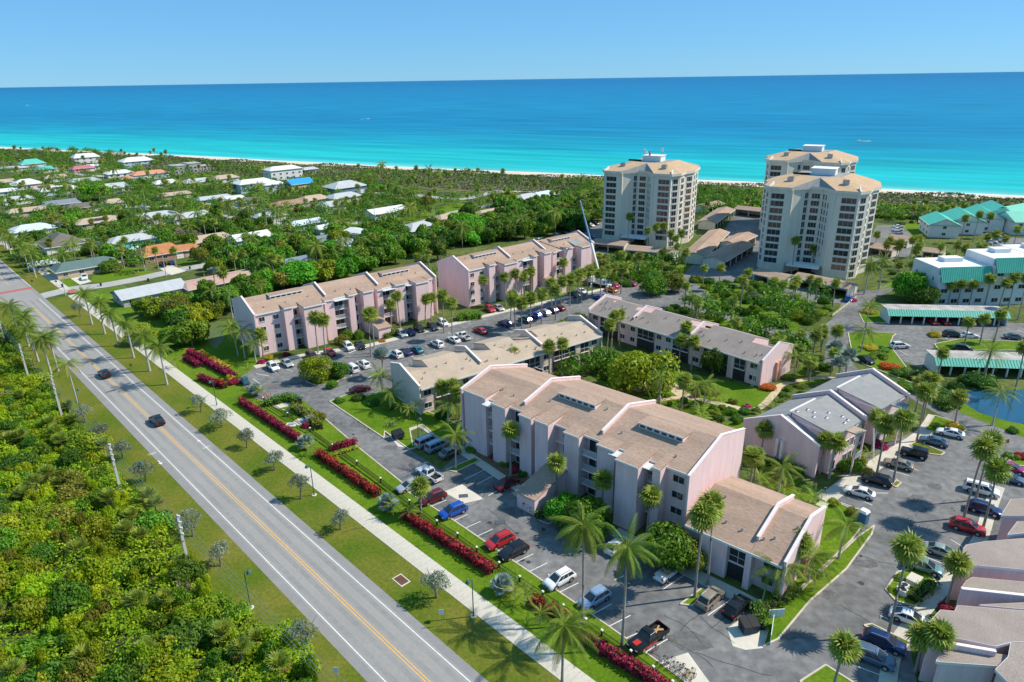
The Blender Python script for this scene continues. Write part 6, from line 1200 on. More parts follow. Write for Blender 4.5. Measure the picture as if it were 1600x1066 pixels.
b=MB(); b.poly([(p[0],p[1],.008) for p in polyt]); o=struct('thicket_floor',b,mat('leaf_litter',(.05,.055,.02),.95,.4,.6,.4))
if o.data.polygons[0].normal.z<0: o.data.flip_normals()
# dune scrub along the beach: uncountable
n=110000; t=rs.uniform(-1000,520,n); d=-15-rs.uniform(0,1,n)**1.1*75; q=np.array([sh(a,b_+.6*shline(a))[:2] for a,b_ in zip(t,d)])
hh=np.clip(.9+.7*np.sin(t*.06+d*.15)+.5*np.sin(t*.13-d*.21)+rs.uniform(-.3,.3,n),.1,2.4)
C=np.column_stack([q,hh]); T=np.clip(.4+.35*np.sin(t*.021+d*.06)+rs.uniform(-.3,.3,n),0,1)
o=link('dune_scrub',cards('dune_scrub',C,rs.normal(size=(n,3))*.6+[0,0,1],rs.uniform(.5,1.1,n),T,leafmat('dune_leaf',(.085,.125,.035),(.22,.22,.10),.2),rs=rs)); o['kind']='stuff'
# far wood beyond the named trees, left and right, read as one mass
n=26000; px=np.concatenate([rs.uniform(900,1200,n//3),rs.uniform(1350,1640,n//3),rs.uniform(-100,560,n//3)]); C=[];T=[]
for i,x in enumerate(px):
    y=(rs.uniform(288,316)+ (x-900)*.04) if x<1300 and x>=900 else (rs.uniform(322,340)+(x-1350)*.04 if x>1300 else rs.uniform(240,262)+x*.055)
    p=G(x,y); 
    if blocked(p.x,p.y,0): continue
    C.append((p.x,p.y,rs.uniform(.3,1)*(1.5+1.2*math.sin(p.x*.11)*math.sin(p.y*.09)+rs.uniform(0,.8)))); T.append(rs.uniform(0,1))
C=np.array(C); o=link('far_brush',cards('far_brush',C,rs.normal(size=(len(C),3))*.6+[0,0,1],rs.uniform(.5,1.1,len(C)),np.array(T),LF_A,rs=rs)); o['kind']='stuff'

# trees past the first three hundred: one canopy mass
C=[];N=[];T=[];Z=[]
for p,kind,r,h in OVER:
    k=260; d=rs.normal(size=(k,3)); d/=np.linalg.norm(d,axis=1,keepdims=True); d[:,2]=np.abs(d[:,2])*1.2-.25; f=1+.3*np.sin(d[:,0]*4+p.x)*np.sin(d[:,1]*4+p.y)
    C.append(np.array([p.x,p.y,h*.5])+d*np.array([r,r,h*.48])*(f*rs.uniform(.6,1.05,k))[:,None]); N.append(d+rs.normal(scale=.5,size=(k,3))); T.append(np.clip(rs.uniform(0,.6,k)+rs.uniform(0,.4),0,1)); Z.append(rs.uniform(.25,.55,k))
if C: o=link('distant_trees',cards('distant_trees',np.concatenate(C),np.concatenate(N),np.concatenate(Z),np.concatenate(T),LF_A,rs=rs)); o['kind']='stuff'
# ------------------------------------------------------------------ vehicles
def paint(name,c,metal=.3):
    m=mat('paint_'+name,c,.28,0,spec=.6,metal=metal); b=m.node_tree.nodes['Principled BSDF']; b.inputs['Coat Weight'].default_value=.6; b.inputs['Coat Roughness'].default_value=.08; return m
PC=dict(white=(.78,.78,.77),silver=(.50,.51,.52),grey=(.16,.165,.17),dark=(.045,.045,.05),black=(.012,.012,.014),red=(.45,.015,.02),maroon=(.16,.010,.015),blue=(.015,.10,.50),navy=(.012,.03,.13),steel=(.10,.16,.24),tan=(.36,.30,.22),sage=(.34,.40,.36),teal=(.02,.20,.25),skyblue=(.30,.42,.58),seafoam=(.16,.30,.32),magenta=(.40,.02,.14),brown=(.10,.07,.06),yellow=(.6,.4,.03),orange=(.6,.2,.03))
CAR={ # L, W, wheelbase half, wheel r, body profile (x,z_top of lower body), greenhouse (xa,xb base; xc,xd roof), belt z, roof z
 'sedan':dict(L=4.7,W=1.80,wb=1.38,r=.33,top=[(-2.35,.60),(-2.30,.84),(-2.1,.95),(-1.5,.98),(.9,.95),(1.5,.89),(2.0,.79),(2.28,.66),(2.36,.48)],gh=(-1.95,1.25,-.95,.10),belt=.94,roof=1.45),
 'suv':dict(L=4.7,W=1.88,wb=1.36,r=.37,top=[(-2.35,.66),(-2.32,.92),(-2.2,1.04),(-1.5,1.06),(1.0,1.04),(1.6,.99),(2.05,.90),(2.28,.76),(2.36,.55)],gh=(-2.22,1.38,-1.62,.28),belt=1.04,roof=1.68),
 'van':dict(L=5.1,W=1.98,wb=1.5,r=.36,top=[(-2.55,.7),(-2.5,1.0),(-1.5,1.04),(1.3,1.02),(2.2,.9),(2.5,.75),(2.55,.55)],gh=(-2.46,1.75,-2.2,.75),belt=1.02,roof=1.76),
 'jeep':dict(L=4.4,W=1.85,wb=1.38,r=.42,top=[(-2.1,.7),(-2.1,1.12),(.6,1.12),(1.9,1.08),(2.1,.95),(2.15,.6)],gh=(-2.08,.65,-2.0,.35),belt=1.11,roof=1.84),
 'pickup':dict(L=5.7,W=1.98,wb=1.75,r=.40,top=[(-.62,.75),(-.62,1.08),(1.0,1.08),(2.4,1.02),(2.78,.88),(2.85,.6)],gh=(-.6,1.15,-.45,.45),belt=1.07,roof=1.84),
 'convertible':dict(L=4.6,W=1.82,wb=1.36,r=.33,top=[(-2.3,.62),(-2.22,.92),(-1.45,.96),(1.0,.92),(1.9,.80),(2.22,.68),(2.3,.5)],gh=None,belt=.92,roof=1.3)}
_cm={}
def car_meshes(kind,col):
    k=(kind,col)
    if k in _cm: return _cm[k]
    c=CAR[kind]; W=c['W']/2; pm_=paint(col,PC[col],.0 if col in('white','red') else .35); out=[]
    q=MB(); secs=[]; wx=c['wb']
    for i,(x,z) in enumerate(c['top']):
        e=.88 if i in(0,len(c['top'])-1) else (.96 if i in (1,len(c['top'])-2) else 1)
        zb=.32 if i in(0,len(c['top'])-1) else .22
        secs.append([(x,-W*.86*e,zb),(x,-W*e,zb+.16),(x,-W*e*1.0,z-.16),(x,-W*.93*e,z-.02),(x,-W*.6*e,z+.02),(x,W*.6*e,z+.02),(x,W*.93*e,z-.02),(x,W*e,z-.16),(x,W*e,zb+.16),(x,W*.86*e,zb)])
    b=len(q.v); n=10
    for s in secs: q.v+=s
    for i in range(len(secs)-1):
        for j in range(n): j2=(j+1)%n; q.f.append((b+i*n+j,b+i*n+j2,b+(i+1)*n+j2,b+(i+1)*n+j)[::-1]); q.mi.append(0)
    q.f.append(tuple(b+j for j in range(n))[::-1]); q.mi.append(0); q.f.append(tuple(b+(len(secs)-1)*n+j for j in range(n))); q.mi.append(0)
    gl=[]
    if c['gh']:
        xa,xb,xc,xd=c['gh']; zb,zr=c['belt']-.04,c['roof']; wb_,wr=W*.90,W*(.74 if kind!='jeep' else .84)
        B=[Vector(p) for p in((xa,-wb_,zb),(xb,-wb_,zb),(xb,wb_,zb),(xa,wb_,zb))]; Tt=[Vector(p) for p in((xc,-wr,zr-.05),(xd,-wr,zr-.05),(xd,wr,zr-.05),(xc,wr,zr-.05))]
        T2_=[Vector(((p.x-(xc+xd)/2)*1.0+(xc+xd)/2,p.y*.95,zr-.005)) for p in Tt]; T3_=[Vector(((p.x-(xc+xd)/2)*.86+(xc+xd)/2,p.y*.72,zr+.045)) for p in Tt]; q.hexa(B+Tt); q.hexa(Tt+T2_); q.hexa(T2_+T3_)
        def panel(a,b_,c_,d_,m0,m1,out_):
            # inset quad a,b bottom; d,c top
            a,b_,c_,d_=[Vector(p) for p in(a,b_,c_,d_)]
            def bl(u,v): return (a*(1-u)+b_*u)*(1-v)+(d_*(1-u)+c_*u)*v
            nn=(b_-a).cross(d_-a).normalized()*.012
            g=MB(); P=[bl(m0,.10),bl(m1,.10),bl(m1,.90),bl(m0,.90)]; g.hexa([P[0]-nn,P[1]-nn,P[1]+nn,P[0]+nn,P[3]-nn,P[2]-nn,P[2]+nn,P[3]+nn]); return g
        gl.append(('windshield',panel(B[1],B[2],Tt[2],Tt[1],.07,.93,1))); gl.append(('rear_window',panel(B[3],B[0],Tt[0],Tt[3],.08,.92,1)))
        spl=[(.05,.36),(.39,.66),(.69,.94)] if kind in('suv','van','jeep') else ([(.10,.46),(.50,.90)] if kind=='sedan' else [(.08,.48),(.52,.92)])
        for m0,m1 in spl:
            gl.append(('side_window',panel(B[0],B[1],Tt[1],Tt[0],m0,m1,1))); gl.append(('side_window',panel(B[2],B[3],Tt[3],Tt[2],1-m1,1-m0,1)))
    if kind=='pickup':
        for y0,y1 in((-W*.98,-W*.88),(W*.88,W*.98)): q.box(-2.82,-.63,y0,y1,.5,1.06)
        q.box(-2.85,-2.77,-W*.87,W*.87,.5,1.05); q.box(-2.76,-.63,-W*.87,W*.87,.45,.62)
    out.append(('body',q.mesh('body',pm_,52),None))
    for nm,g in gl: out.append((nm,g.mesh(nm,GLASS),None))
    if kind=='convertible':
        g=MB(); g.hexa([(.75,-W*.82,.9),(1.0,-W*.85,.9),(1.0,W*.85,.9),(.75,W*.82,.9),(.28,-W*.7,1.28),(.32,-W*.7,1.3),(.32,W*.7,1.3),(.28,W*.7,1.28)]); out.append(('windshield',g.mesh('windshield',GLASS),None))
        g=MB(); g.box(-1.3,.6,-W*.82,W*.82,.90,.96); out.append(('interior',g.mesh('interior',mat('tan_leather',(.38,.25,.14),.7,.1,3)),None))
        g=MB()
        for x in(-.15,-1.0):
            for y in(-.4,.4): g.box(x-.28,x-.1,y-.26,y+.26,.96,1.3); g.box(x-.1,x+.3,y-.26,y+.26,.96,1.06)
        out.append(('seats',g.mesh('seats',mat('tan_leather',(.38,.25,.14),.7,.1,3)),None))
    if kind=='pickup': g=MB(); g.box(-2.74,-.65,-W*.86,W*.86,.622,.64); out.append(('bed_liner',g.mesh('bed_liner',TYRE),None))
    hx,hz=c['L']/2,c['top'][-2][1]-.13
    for s in(-1,1):
        g=MB(); y=s*W*.66; g.box(hx-.16,hx-.01,y-.2,y+.2,hz-.08,hz+.08); out.append(('headlight',g.mesh('headlight',LAMPW),None))
        g=MB(); rx=-c['L']/2; y=s*W*.74; g.box(rx-.01 if kind!='pickup' else rx-.02,rx+.14,y-.13,y+.13,.72,1.0 if kind!='sedan' else .88); out.append(('tail_light',g.mesh('tail_light',LAMPR),None))
        g=MB(); mx=(c['gh'][1]-.35) if c['gh'] else .75; y=s*(W+.10); g.box(mx-.1,mx+.08,y-.1,y+.08,c['belt'],c['belt']+.17); out.append(('wing_mirror',g.mesh('wing_mirror',pm_),None))
    if kind in('suv','van','jeep') and col not in('black',):
        g=MB(); xa,xb,xc,xd=c['gh']
        for s in(-1,1): g.box(xc+.15,xd-.1,s*W*.58-.025,s*W*.58+.025,c['roof']+.05,c['roof']+.09)
        out.append(('roof_rail',g.mesh('roof_rail',BLACKM if col in('white','red') else GALV),None))
    g=MB(); g.box(hx-.03,hx+.015,-W*.5,W*.5,.42,.62); out.append(('grille',g.mesh('grille',BLACKM),None))
    g=MB()
    for s in(-1,1):
        for x in(-wx,wx):
            for i in range(7):
                a0,a1=math.pi*i/7,math.pi*(i+1)/7; ra,rb=c['r']+.01,c['r']+.085; yy=s*(W+.004); g.hexa([(x+rb*math.cos(a0),yy-.03,c['r']+rb*math.sin(a0)),(x+rb*math.cos(a1),yy-.03,c['r']+rb*math.sin(a1)),(x+ra*math.cos(a1),yy-.03,c['r']+ra*math.sin(a1)),(x+ra*math.cos(a0),yy-.03,c['r']+ra*math.sin(a0)),(x+rb*math.cos(a0),yy+.004,c['r']+rb*math.sin(a0)),(x+rb*math.cos(a1),yy+.004,c['r']+rb*math.sin(a1)),(x+ra*math.cos(a1),yy+.004,c['r']+ra*math.sin(a1)),(x+ra*math.cos(a0),yy+.004,c['r']+ra*math.sin(a0))])
    out.append(('wheel_arch',g.mesh('wheel_arch',BLACKM),None))
    wm=MB(); wm.tube([(0,-.115,0),(0,.115,0)],c['r'],14); wme=wm.mesh('tyre',TYRE,30); rm=MB(); rm.tube([(0,-.125,0),(0,.125,0)],c['r']*.62,10); rme=rm.mesh('rim',RIM)
    for s in(-1,1):
        for x in(-wx,wx): out.append(('wheel',wme,((x,s*(W-.10),c['r']),rme)))
    _cm[k]=out; return out
def car(kind,col,px,py,a,label,cat=None,group='parked cars',world=None,z=.045):
    p=world or G(px,py,0); t=thing({'sedan':'sedan','suv':'suv','van':'minivan','jeep':'jeep','pickup':'pickup_truck','convertible':'convertible'}[kind] if False else 'parked_car',label,cat or {'pickup':'pickup','van':'van'}.get(kind,'car'),(p.x,p.y,z),R(a),group)
    for nm,me,ex in car_meshes(kind,col):
        if ex: w_=link(nm,me,t,ex[0]); link('rim',ex[1],w_)
        else: link(nm,me,t)
    return t
K=217; B=43   # heading towards the kerb, towards the building
CARS=[
('sedan','silver',640,764,K,'silver sedan at the upper end of the kerb row'),('suv','maroon',676,783,K,'dark red wagon second in the kerb row, behind a small palm'),('suv','blue',708,804,K,'bright blue wagon in the kerb row'),('suv','red',781,851,K,'red wagon beside the black one in the kerb row'),('suv','black',802,867,K,'black wagon with chrome sill beside the red wagon'),('suv','white',874,911,K,'white wagon alone in the kerb row'),('suv','skyblue',929,941,K,'silver blue wagon under the tall coconut palm'),
('van','silver',668,694,B,'silver minivan first in the shade row of the foreground block'),('van','skyblue',684,701,B,'blue minivan between silver minivan and grey sedan'),('sedan','grey',704,711,B,'grey sedan behind the feathery island palm'),('sedan','maroon',792,760,B,'dark red sedan in shade by the entrance hall'),('suv','white',966,858,B,'white wagon half under the coconut palm'),('convertible','white',1043,899,B,'white open convertible with tan seats'),('suv','tan',1110,940,B,'beige wagon at the annex walk'),('suv','black',1151,954,B,'black wagon at the annex walk'),
('suv','white',427,577,308,'white wagon at the left end of the upper lot'),('sedan','silver',449,571,308,'silver sedan second from the left in the upper lot'),('suv','brown',488,560,308,'dark brown wagon behind the round lot tree'),('sedan','red',516,554,308,'red car left of the white wagon in the upper lot'),('suv','white',545,545,300,'white wagon before the left entrance hall'),('sedan','black',563,543,300,'black car right of the white wagon at the entrance hall'),('suv','silver',628,525,300,'silver wagon under the left pink block balconies'),('sedan','navy',641,522,300,'dark blue sedan beside the silver wagon'),('suv','black',655,517,300,'black wagon right of the dark blue sedan'),('suv','dark',676,514,300,'charcoal wagon with open hatch right of the black wagon'),('suv','white',692,508,300,'white wagon at the right end of the left pink block'),
('van','white',550,579,128,'white wagon in the middle row behind the round tree'),('suv','white',568,573,128,'white wagon right of the other in the middle row'),('suv','navy',521,586,128,'dark wagon hidden behind the round lot tree'),('sedan','maroon',563,612,30,'maroon car in the shade by the tan block'),('sedan','blue',598,557,128,'blue car left of the white car in the tan block row'),('suv','white',619,557,128,'white car hidden by a small palm in the tan block row'),('sedan','navy',634,553,128,'dark blue sedan in the tan block row'),('sedan','teal',651,550,128,'teal sedan with a bright window in the tan block row'),('suv','white',683,541,128,'white wagon left of the planted island in the upper lot'),('sedan','white',709,534,128,'white sedan next to the white pickup'),('pickup','white',724,529,128,'white pickup in the upper lot'),('sedan','red',751,520,128,'red sedan alone left of the dark shrub'),
('suv','red',765,486,300,'red wagon under the middle pink block'),('sedan','silver',779,484,300,'silver car right of the red wagon'),('suv','navy',789,509,128,'blue wagon by the dark shrub in the middle lot'),('suv','steel',821,503,128,'pale blue wagon in the middle lot row'),('suv','blue',836,496,128,'blue wagon in the middle lot row'),('suv','silver',850,492,128,'silver wagon in the middle lot row'),('suv','navy',862,488,128,'dark blue wagon in the middle lot row'),('sedan','maroon',873,484,128,'dark red car at the right end of the middle lot row'),('sedan','white',909,458,300,'white sedan before the middle pink block'),('sedan','black',896,463,300,'black sedan left of the white sedan by the middle block'),('sedan','blue',937,468,128,'blue sedan under the palms by the crane truck'),('suv','magenta',958,450,128,'magenta wagon behind the palms right of the crane truck'),('sedan','orange',955,456,128,'orange car behind the palms right of the crane truck'),('sedan','magenta',985,446,128,'dark pink car at the end of the crane lot'),
('sedan','white',843,378,300,'white car behind the middle pink block, leftmost'),('suv','silver',870,371,300,'silver wagon behind the middle pink block'),('suv','black',884,368,300,'black wagon behind the middle pink block'),('sedan','sage',897,364,300,'pale green car behind the middle pink block'),('sedan','navy',907,361,300,'dark blue car at the tower lot edge'),('sedan','silver',916,357,300,'silver car in the tower lot row'),('sedan','white',923,354,300,'white car in the tower lot row'),('sedan','dark',930,351,300,'dark car at the far end of the tower lot row'),('sedan','navy',925,372,300,'dark blue car in the shade of the antenna tower'),
('sedan','white',1484,681,145,'white sedan at the far end of the right lot'),('sedan','steel',1458,694,145,'blue grey sedan next to the white sedan at the far end'),('jeep','black',1427,713,145,'black boxy off roader in the right lot'),('sedan','tan',1403,730,145,'tan sedan in the right lot'),('suv','black',1369,755,145,'black wagon beside the small palm strip'),('sedan','white',1342,774,145,'white sedan nearest in the row before the grey roofed block'),
('van','white',1532,770,325,'white minivan behind the twin fan palm trunks'),('suv','navy',1537,801,325,'dark blue wagon right of the palm trunks'),('suv','red',1510,829,325,'bright red wagon in the right lot'),('sedan','sage',1471,867,325,'pale green sedan under the tall fan palm'),('suv','seafoam',1442,891,325,'blue green wagon beside the island with air conditioners'),('sedan','white',1421,972,325,'white sedan right of the island walkway'),('suv','navy',1380,1010,325,'dark blue wagon at the bottom right'),('suv','steel',1363,1033,325,'steel blue wagon with roof rails at the bottom right'),('suv','magenta',1577,737,325,'magenta wagon at the right edge'),('sedan','steel',1576,752,325,'blue car behind the magenta wagon at the right edge'),
('sedan','black',1350,566,300,'black car on the back drive behind the silver palms'),('suv','white',1405,544,5,'white wagon in the teal carport lot'),('suv','dark',1488,526,350,'dark wagon behind the carport lot palms'),('sedan','white',1513,528,350,'white sedan behind the carport lot palms'),('sedan','grey',1585,530,340,'grey sedan at the right edge of the carport lot'),('sedan','red',1455,505,270,'red car under the long teal carport, left one'),('sedan','red',1473,505,270,'red car under the long teal carport, right one'),('suv','dark',1505,549,330,'dark wagon under the carport lot palms'),
('sedan','white',1403,356,5,'white car at the beach lot, far one'),('sedan','white',1402,361,5,'white car at the beach lot, middle one'),('suv','silver',1402,366,5,'silver wagon at the beach lot, near one'),('sedan','silver',1540,382,330,'silver car in the teal house lot, nearest'),('sedan','white',1548,380,330,'white car second in the teal house lot'),('sedan','silver',1555,378,330,'silver car third in the teal house lot'),('suv','white',1561,376,330,'white wagon fourth in the teal house lot'),('suv','dark',1568,373,330,'dark wagon last in the teal house lot'),('sedan','blue',1596,387,330,'blue car at the right edge of the teal house lot'),
('pickup','white',133,436,300,'white pickup in the drive of the green roofed house'),('suv','black',255,415,130,'black wagon in the drive of the terracotta house'),('sedan','navy',268,413,130,'dark blue car right of the black wagon in the drive'),('suv','dark',236,350,130,'dark wagon before the wide grey roofed house'),('suv','blue',1325,470,60,'blue car beside the carport on posts')]
for c in CARS: car(*c)
for px,py,l in [(164,588,'black wagon driving away on the avenue, farther one'),(246,661,'black wagon driving away on the avenue, nearer one')]: o=car('suv','black',px,py,134,l,group='cars on the avenue'); o.name='moving_car'
o=car('pickup','white',671,746,134,'white pickup with an open black bed driving up the lot'); o.name='pickup_truck'
o=car('pickup','black',1012,1003,K,'black pickup with red stripes and a cluttered open bed')
for s in(-1,1): q=MB(); q.box(-.5,1.9,s*1.0-.012,s*1.0+.012,.55,.75); q.obj('red_stripe',REDP,o)
q=MB(); q.box(1.5,2.4,-.35,.35,1.095,1.105); q.obj('red_stripe',REDP,o)
q=MB(); q.bar((-2.4,-.4,.75),(-1.0,.3,.95),.2,.12); q.bar((-2.3,.4,.75),(-1.3,-.2,.8),.3,.2); q.obj('cargo',mat('timber',(.45,.27,.12),.8,.2,3),o)
# camper van
p=G(402,420); t=thing('motorhome','white camper van parked on the side street','camper',(p.x,p.y,0),R(15))
q=MB(); q.hexa([(-3.4,-1.2,.5),(3.4,-1.2,.5),(3.4,1.2,.5),(-3.4,1.2,.5),(-3.4,-1.2,3.0),(2.6,-1.2,3.0),(2.6,1.2,3.0),(-3.4,1.2,3.0)]); q.obj('body',WHITE,t)
for x in(-2,.2,1.6): q=MB(); q.box(x-.5,x+.5,-1.24,-1.205,1.6,2.3); q.obj('window',GLASS,t)
q=MB(); q.box(-.8,.8,-.6,.6,3.005,3.3); q.obj('air_conditioner',WHITE,t)
for x in(-2,2):
    for s in(-1,1): q=MB(); q.tube([(x,s*1.05-.1,.42),(x,s*1.05+.1,.42)],.42,12); q.obj('wheel',TYRE,t)
# covered teal buggy by the bikes
p=G(383,600); t=thing('covered_buggy','small teal covered buggy parked beside the bikes in the upper lot','buggy',(p.x,p.y,.03),R(130))
q=MB(); q.box(-1.3,1.3,-.7,.7,.3,.8); q.hexa([(-1,-.65,.8),(.7,-.65,.8),(.7,.65,.8),(-1,.65,.8),(-.9,-.55,1.7),(.3,-.55,1.7),(.3,.55,1.7),(-.9,.55,1.7)]); q.obj('body',paint('teal2',(.04,.16,.2)),t)
for x in(-.9,.9):
    for s in(-1,1): q=MB(); q.tube([(x,s*.7-.1,.32),(x,s*.7+.1,.32)],.32,12); q.obj('wheel',TYRE,t)
# ------------------------------------------------------------------ crane truck
BL=mat('crane_blue',(.16,.28,.46),.4,.05,1); base=G(938,447)
t=thing('crane_truck','mobile crane with a long white and blue boom raised beside the middle pink block','crane',(base.x,base.y,.03),R(140))
q=MB(); q.box(-4.6,4.2,-1.2,1.2,.9,1.4); q.obj('chassis',WHITE,t)
q=MB(); q.hexa([(2.7,-1.2,1.4),(4.6,-1.2,1.0),(4.6,1.2,1.0),(2.7,1.2,1.4),(2.7,-1.15,2.7),(4.2,-1.15,2.7),(4.2,1.15,2.7),(2.7,1.15,2.7)]); cb=q.obj('cab',WHITE,t); q=MB(); q.hexa([(4.43,-1,1.9),(4.48,-1,1.9),(4.48,1,1.9),(4.43,1,1.9),(4.26,-1,2.55),(4.31,-1,2.55),(4.31,1,2.55),(4.26,1,2.55)]); q.obj('windshield',GLASS,cb)
q=MB(); q.box(-1.6,1.0,-1.2,1.2,1.4,2.5); q.obj('turntable',WHITE,t); q=MB(); q.box(-2.6,-1.6,-1.1,1.1,1.5,2.4); q.obj('counterweight',BL,t)
tip=G(938,447); d=(Vector((0,0,0))); top=None
A=Vector((base.x,base.y,2.4)); 
def ray(px,py,dist): v=(cF*FPX+cR*(px-800)+cU*(533-py)).normalized(); return Vector((0,0,CAMH))+v*dist
Tp=Vector((base.x-6.6,base.y+8.0,27.2))
Mi=t.matrix_basis.inverted() if False else Matrix.Rotation(-R(140),4,'Z')@Matrix.Translation((-base.x,-base.y,-.03))
a_,b_=Mi@A,Mi@Tp
q=MB(); q.bar(a_,a_.lerp(b_,.45),.6,.7); bo=q.obj('boom_base',WHITE,t); q=MB(); q.bar(a_.lerp(b_,.45),a_.lerp(b_,.78),.42,.5); q.obj('boom_section',BL,t); q=MB(); q.bar(a_.lerp(b_,.78),b_,.3,.34); q.obj('boom_tip',BL,t)
q=MB(); q.bar(b_+Vector((0,0,-.5)),b_+Vector((0,0,.2)),.6,.5); q.obj('boom_head',BLACKM,t); q=MB(); q.tube([tuple(b_),tuple(b_+Vector((0,0,-4)))],.04,4); q.obj('hoist_rope',BLACKM,t)
for x in(-3.6,-2.4,1.6,3.2):
    for s in(-1,1): q=MB(); q.tube([(x,s*1.05-.15,.52),(x,s*1.05+.15,.52)],.52,12); q.obj('wheel',TYRE,t)
for x in(-4,1.9):
    for s in(-1,1): q=MB(); q.bar((x,s*1.2,1.0),(x,s*2.8,1.0),.25); q.bar((x,s*2.75,0),(x,s*2.75,1.0),.2); q.box(x-.35,x+.35,s*2.75-.35,s*2.75+.35,0,.08); q.obj('outrigger',WHITE,t)
# ------------------------------------------------------------------ bicycles
def bike_parts(col):
    m=mat('bike_'+col,PC[col],.4,0); out=[]
    w_=MB()
    pts=[(.33*math.cos(i*math.pi/7),0,.33*math.sin(i*math.pi/7)) for i in range(15)]; w_.tube(pts,.022,4,False)
    for i in range(4): a=i*math.pi/4; w_.tube([(.32*math.cos(a),0,.32*math.sin(a)),(-.32*math.cos(a),0,-.32*math.sin(a))],.006,3,False)
    f=MB(); 
    for a,c in(((-.5,0,.34),(-.15,0,.82)),((-.15,0,.82),(.35,0,.84)),((.35,0,.84),(.02,0,.32)),((-.15,0,.82),(.02,0,.32)),((-.5,0,.34),(.02,0,.32)),((.35,0,.95),(.52,0,.34))): f.tube([a,c],.022,5)
    h=MB(); h.tube([(.33,-.3,1.02),(.36,0,.98),(.33,.3,1.02)],.018,5); s=MB(); s.hexa([(-.32,-.1,.9),(-.02,-.04,.92),(-.02,.04,.92),(-.32,.1,.9),(-.32,-.1,.96),(-.02,-.04,.96),(-.02,.04,.96),(-.32,.1,.96)])
    return [('frame',f.mesh('frame',m),None),('wheel',w_.mesh('wheel',TYRE),(-.5,0,.35)),('wheel',w_.mesh('wheel',TYRE),(.52,0,.35)),('handlebar',h.mesh('handlebar',GALV),None),('saddle',s.mesh('saddle',BLACKM),None)]
_bk={}
def bike(col,px,py,a,label,group):
    if col not in _bk: _bk[col]=bike_parts(col)
    p=G(px,py); t=thing('bicycle',label,'bicycle',(p.x,p.y,.04),R(a),group)
    for nm,me,lo in _bk[col]: link(nm,me,t,lo)
for i,(col,px,py) in enumerate([('magenta',1022,1020),('silver',1035,1036),('black',1041,1040),('silver',1047,1038),('navy',1050,1045),('steel',1056,1046),('black',1060,1050),('brown',1065,1049),('silver',1068,1056),('yellow',1079,1055),('yellow',1075,1062),('orange',1071,1058),('black',1082,1064)]):
    bike(col,px,py,217+rnd.uniform(-12,12),'pink bicycle parked apart beside the black pickup' if i==0 else f'{ {"black":"black","silver":"silver","navy":"dark blue","steel":"blue","brown":"brown","yellow":"yellow","orange":"orange"}[col]} bicycle in the long rack below the black pickup','bicycles in the lower rack')
for i,(col,px,py) in enumerate([('silver',383,610),('steel',388,611),('teal',392,607),('black',395,612),('silver',398,609)]): bike(col,px,py,130+rnd.uniform(-20,20),f'{ {"silver":"silver","steel":"blue","teal":"teal","black":"black"}[col]} bicycle parked by the covered buggy in the upper lot','bicycles by the covered buggy')
for i,(col,px,py) in enumerate([('silver',605,668),('black',609,667),('steel',613,668),('silver',617,666)]): bike(col,px,py,120+rnd.uniform(-15,15),f'{ {"silver":"silver","black":"black","steel":"blue"}[col]} bicycle on the pale pad above the dumpster','bicycles on the dumpster pad')
for i,(col,px,py) in enumerate([('silver',1278,780),('black',1284,776),('silver',1290,772),('silver',1283,783)]): bike(col,px,py,60+rnd.uniform(-15,15),f'{ {"silver":"silver","black":"black"}[col]} bicycle at the end of the right lot walkway','bicycles at the right walkway')
# red bike stand in the upper lot
p=G(413,622); t=thing('bike_stand','red tubular stand on the pale pad of the upper lot','stand',(p.x,p.y,.04),R(30))
for x in(-.9,0,.9): q=MB(); q.tube([(x,0,0),(x,0,.8),(x+.5,0,.8),(x+.5,0,0)],.05,6); q.obj('hoop',REDP,t)
# ------------------------------------------------------------------ street furniture
def lamp(px,py,label,h=5.7,a=0,group='street lamps along the sidewalk'):
    p=G(px,py); t=thing('street_lamp',label,'street lamp',(p.x,p.y,0),R(a),group)
    q=MB(); q.tube([(0,0,0),(0,0,.12)],.42,10); q.obj('footing',CONCW,t)
    q=MB(); q.tube([(0,0,.1),(0,0,.9),(0,0,h)],[.13,.08,.06],8); q.obj('pole',GREENM,t)
    q=MB(); q.tube([(0,0,h-.1),(.2,0,h+.15),(.55,0,h+.12)],.04,6); q.obj('arm',GREENM,t)
    q=MB(); q.tube([(.55,0,h+.22),(.55,0,h+.1),(.55,0,h-.25)],[.08,.2,.36],10); hd=q.obj('lamp_shade',GREENM,t); q=MB(); q.tube([(.55,0,h-.25),(.55,0,h-.32)],[.28,.2],10); q.obj('lens',LAMPW,hd)
for px,py,l in [(740,963,'street lamp nearest the viewer on the sidewalk'),(491,774,'second street lamp from the viewer on the sidewalk'),(339,634,'third street lamp from the viewer on the sidewalk'),(392,935+15,'street lamp standing in the thicket edge'),(128,648,'street lamp beside the yellowing palm in the left verge'),(226,770,'street lamp by a silver tree in the left verge')]: lamp(px,py,l,5.7,200 if px in(740,491,339) else 20)
for px,py,l in [(654,686,'slim lamp post on the small lawn by the shade row'),(468,650,'slim lamp post by the utility pad'),(1492,640,'slim lamp post at the drive by the pond')]: lamp(px,py,l,4.2,30,'slim lot lamps')
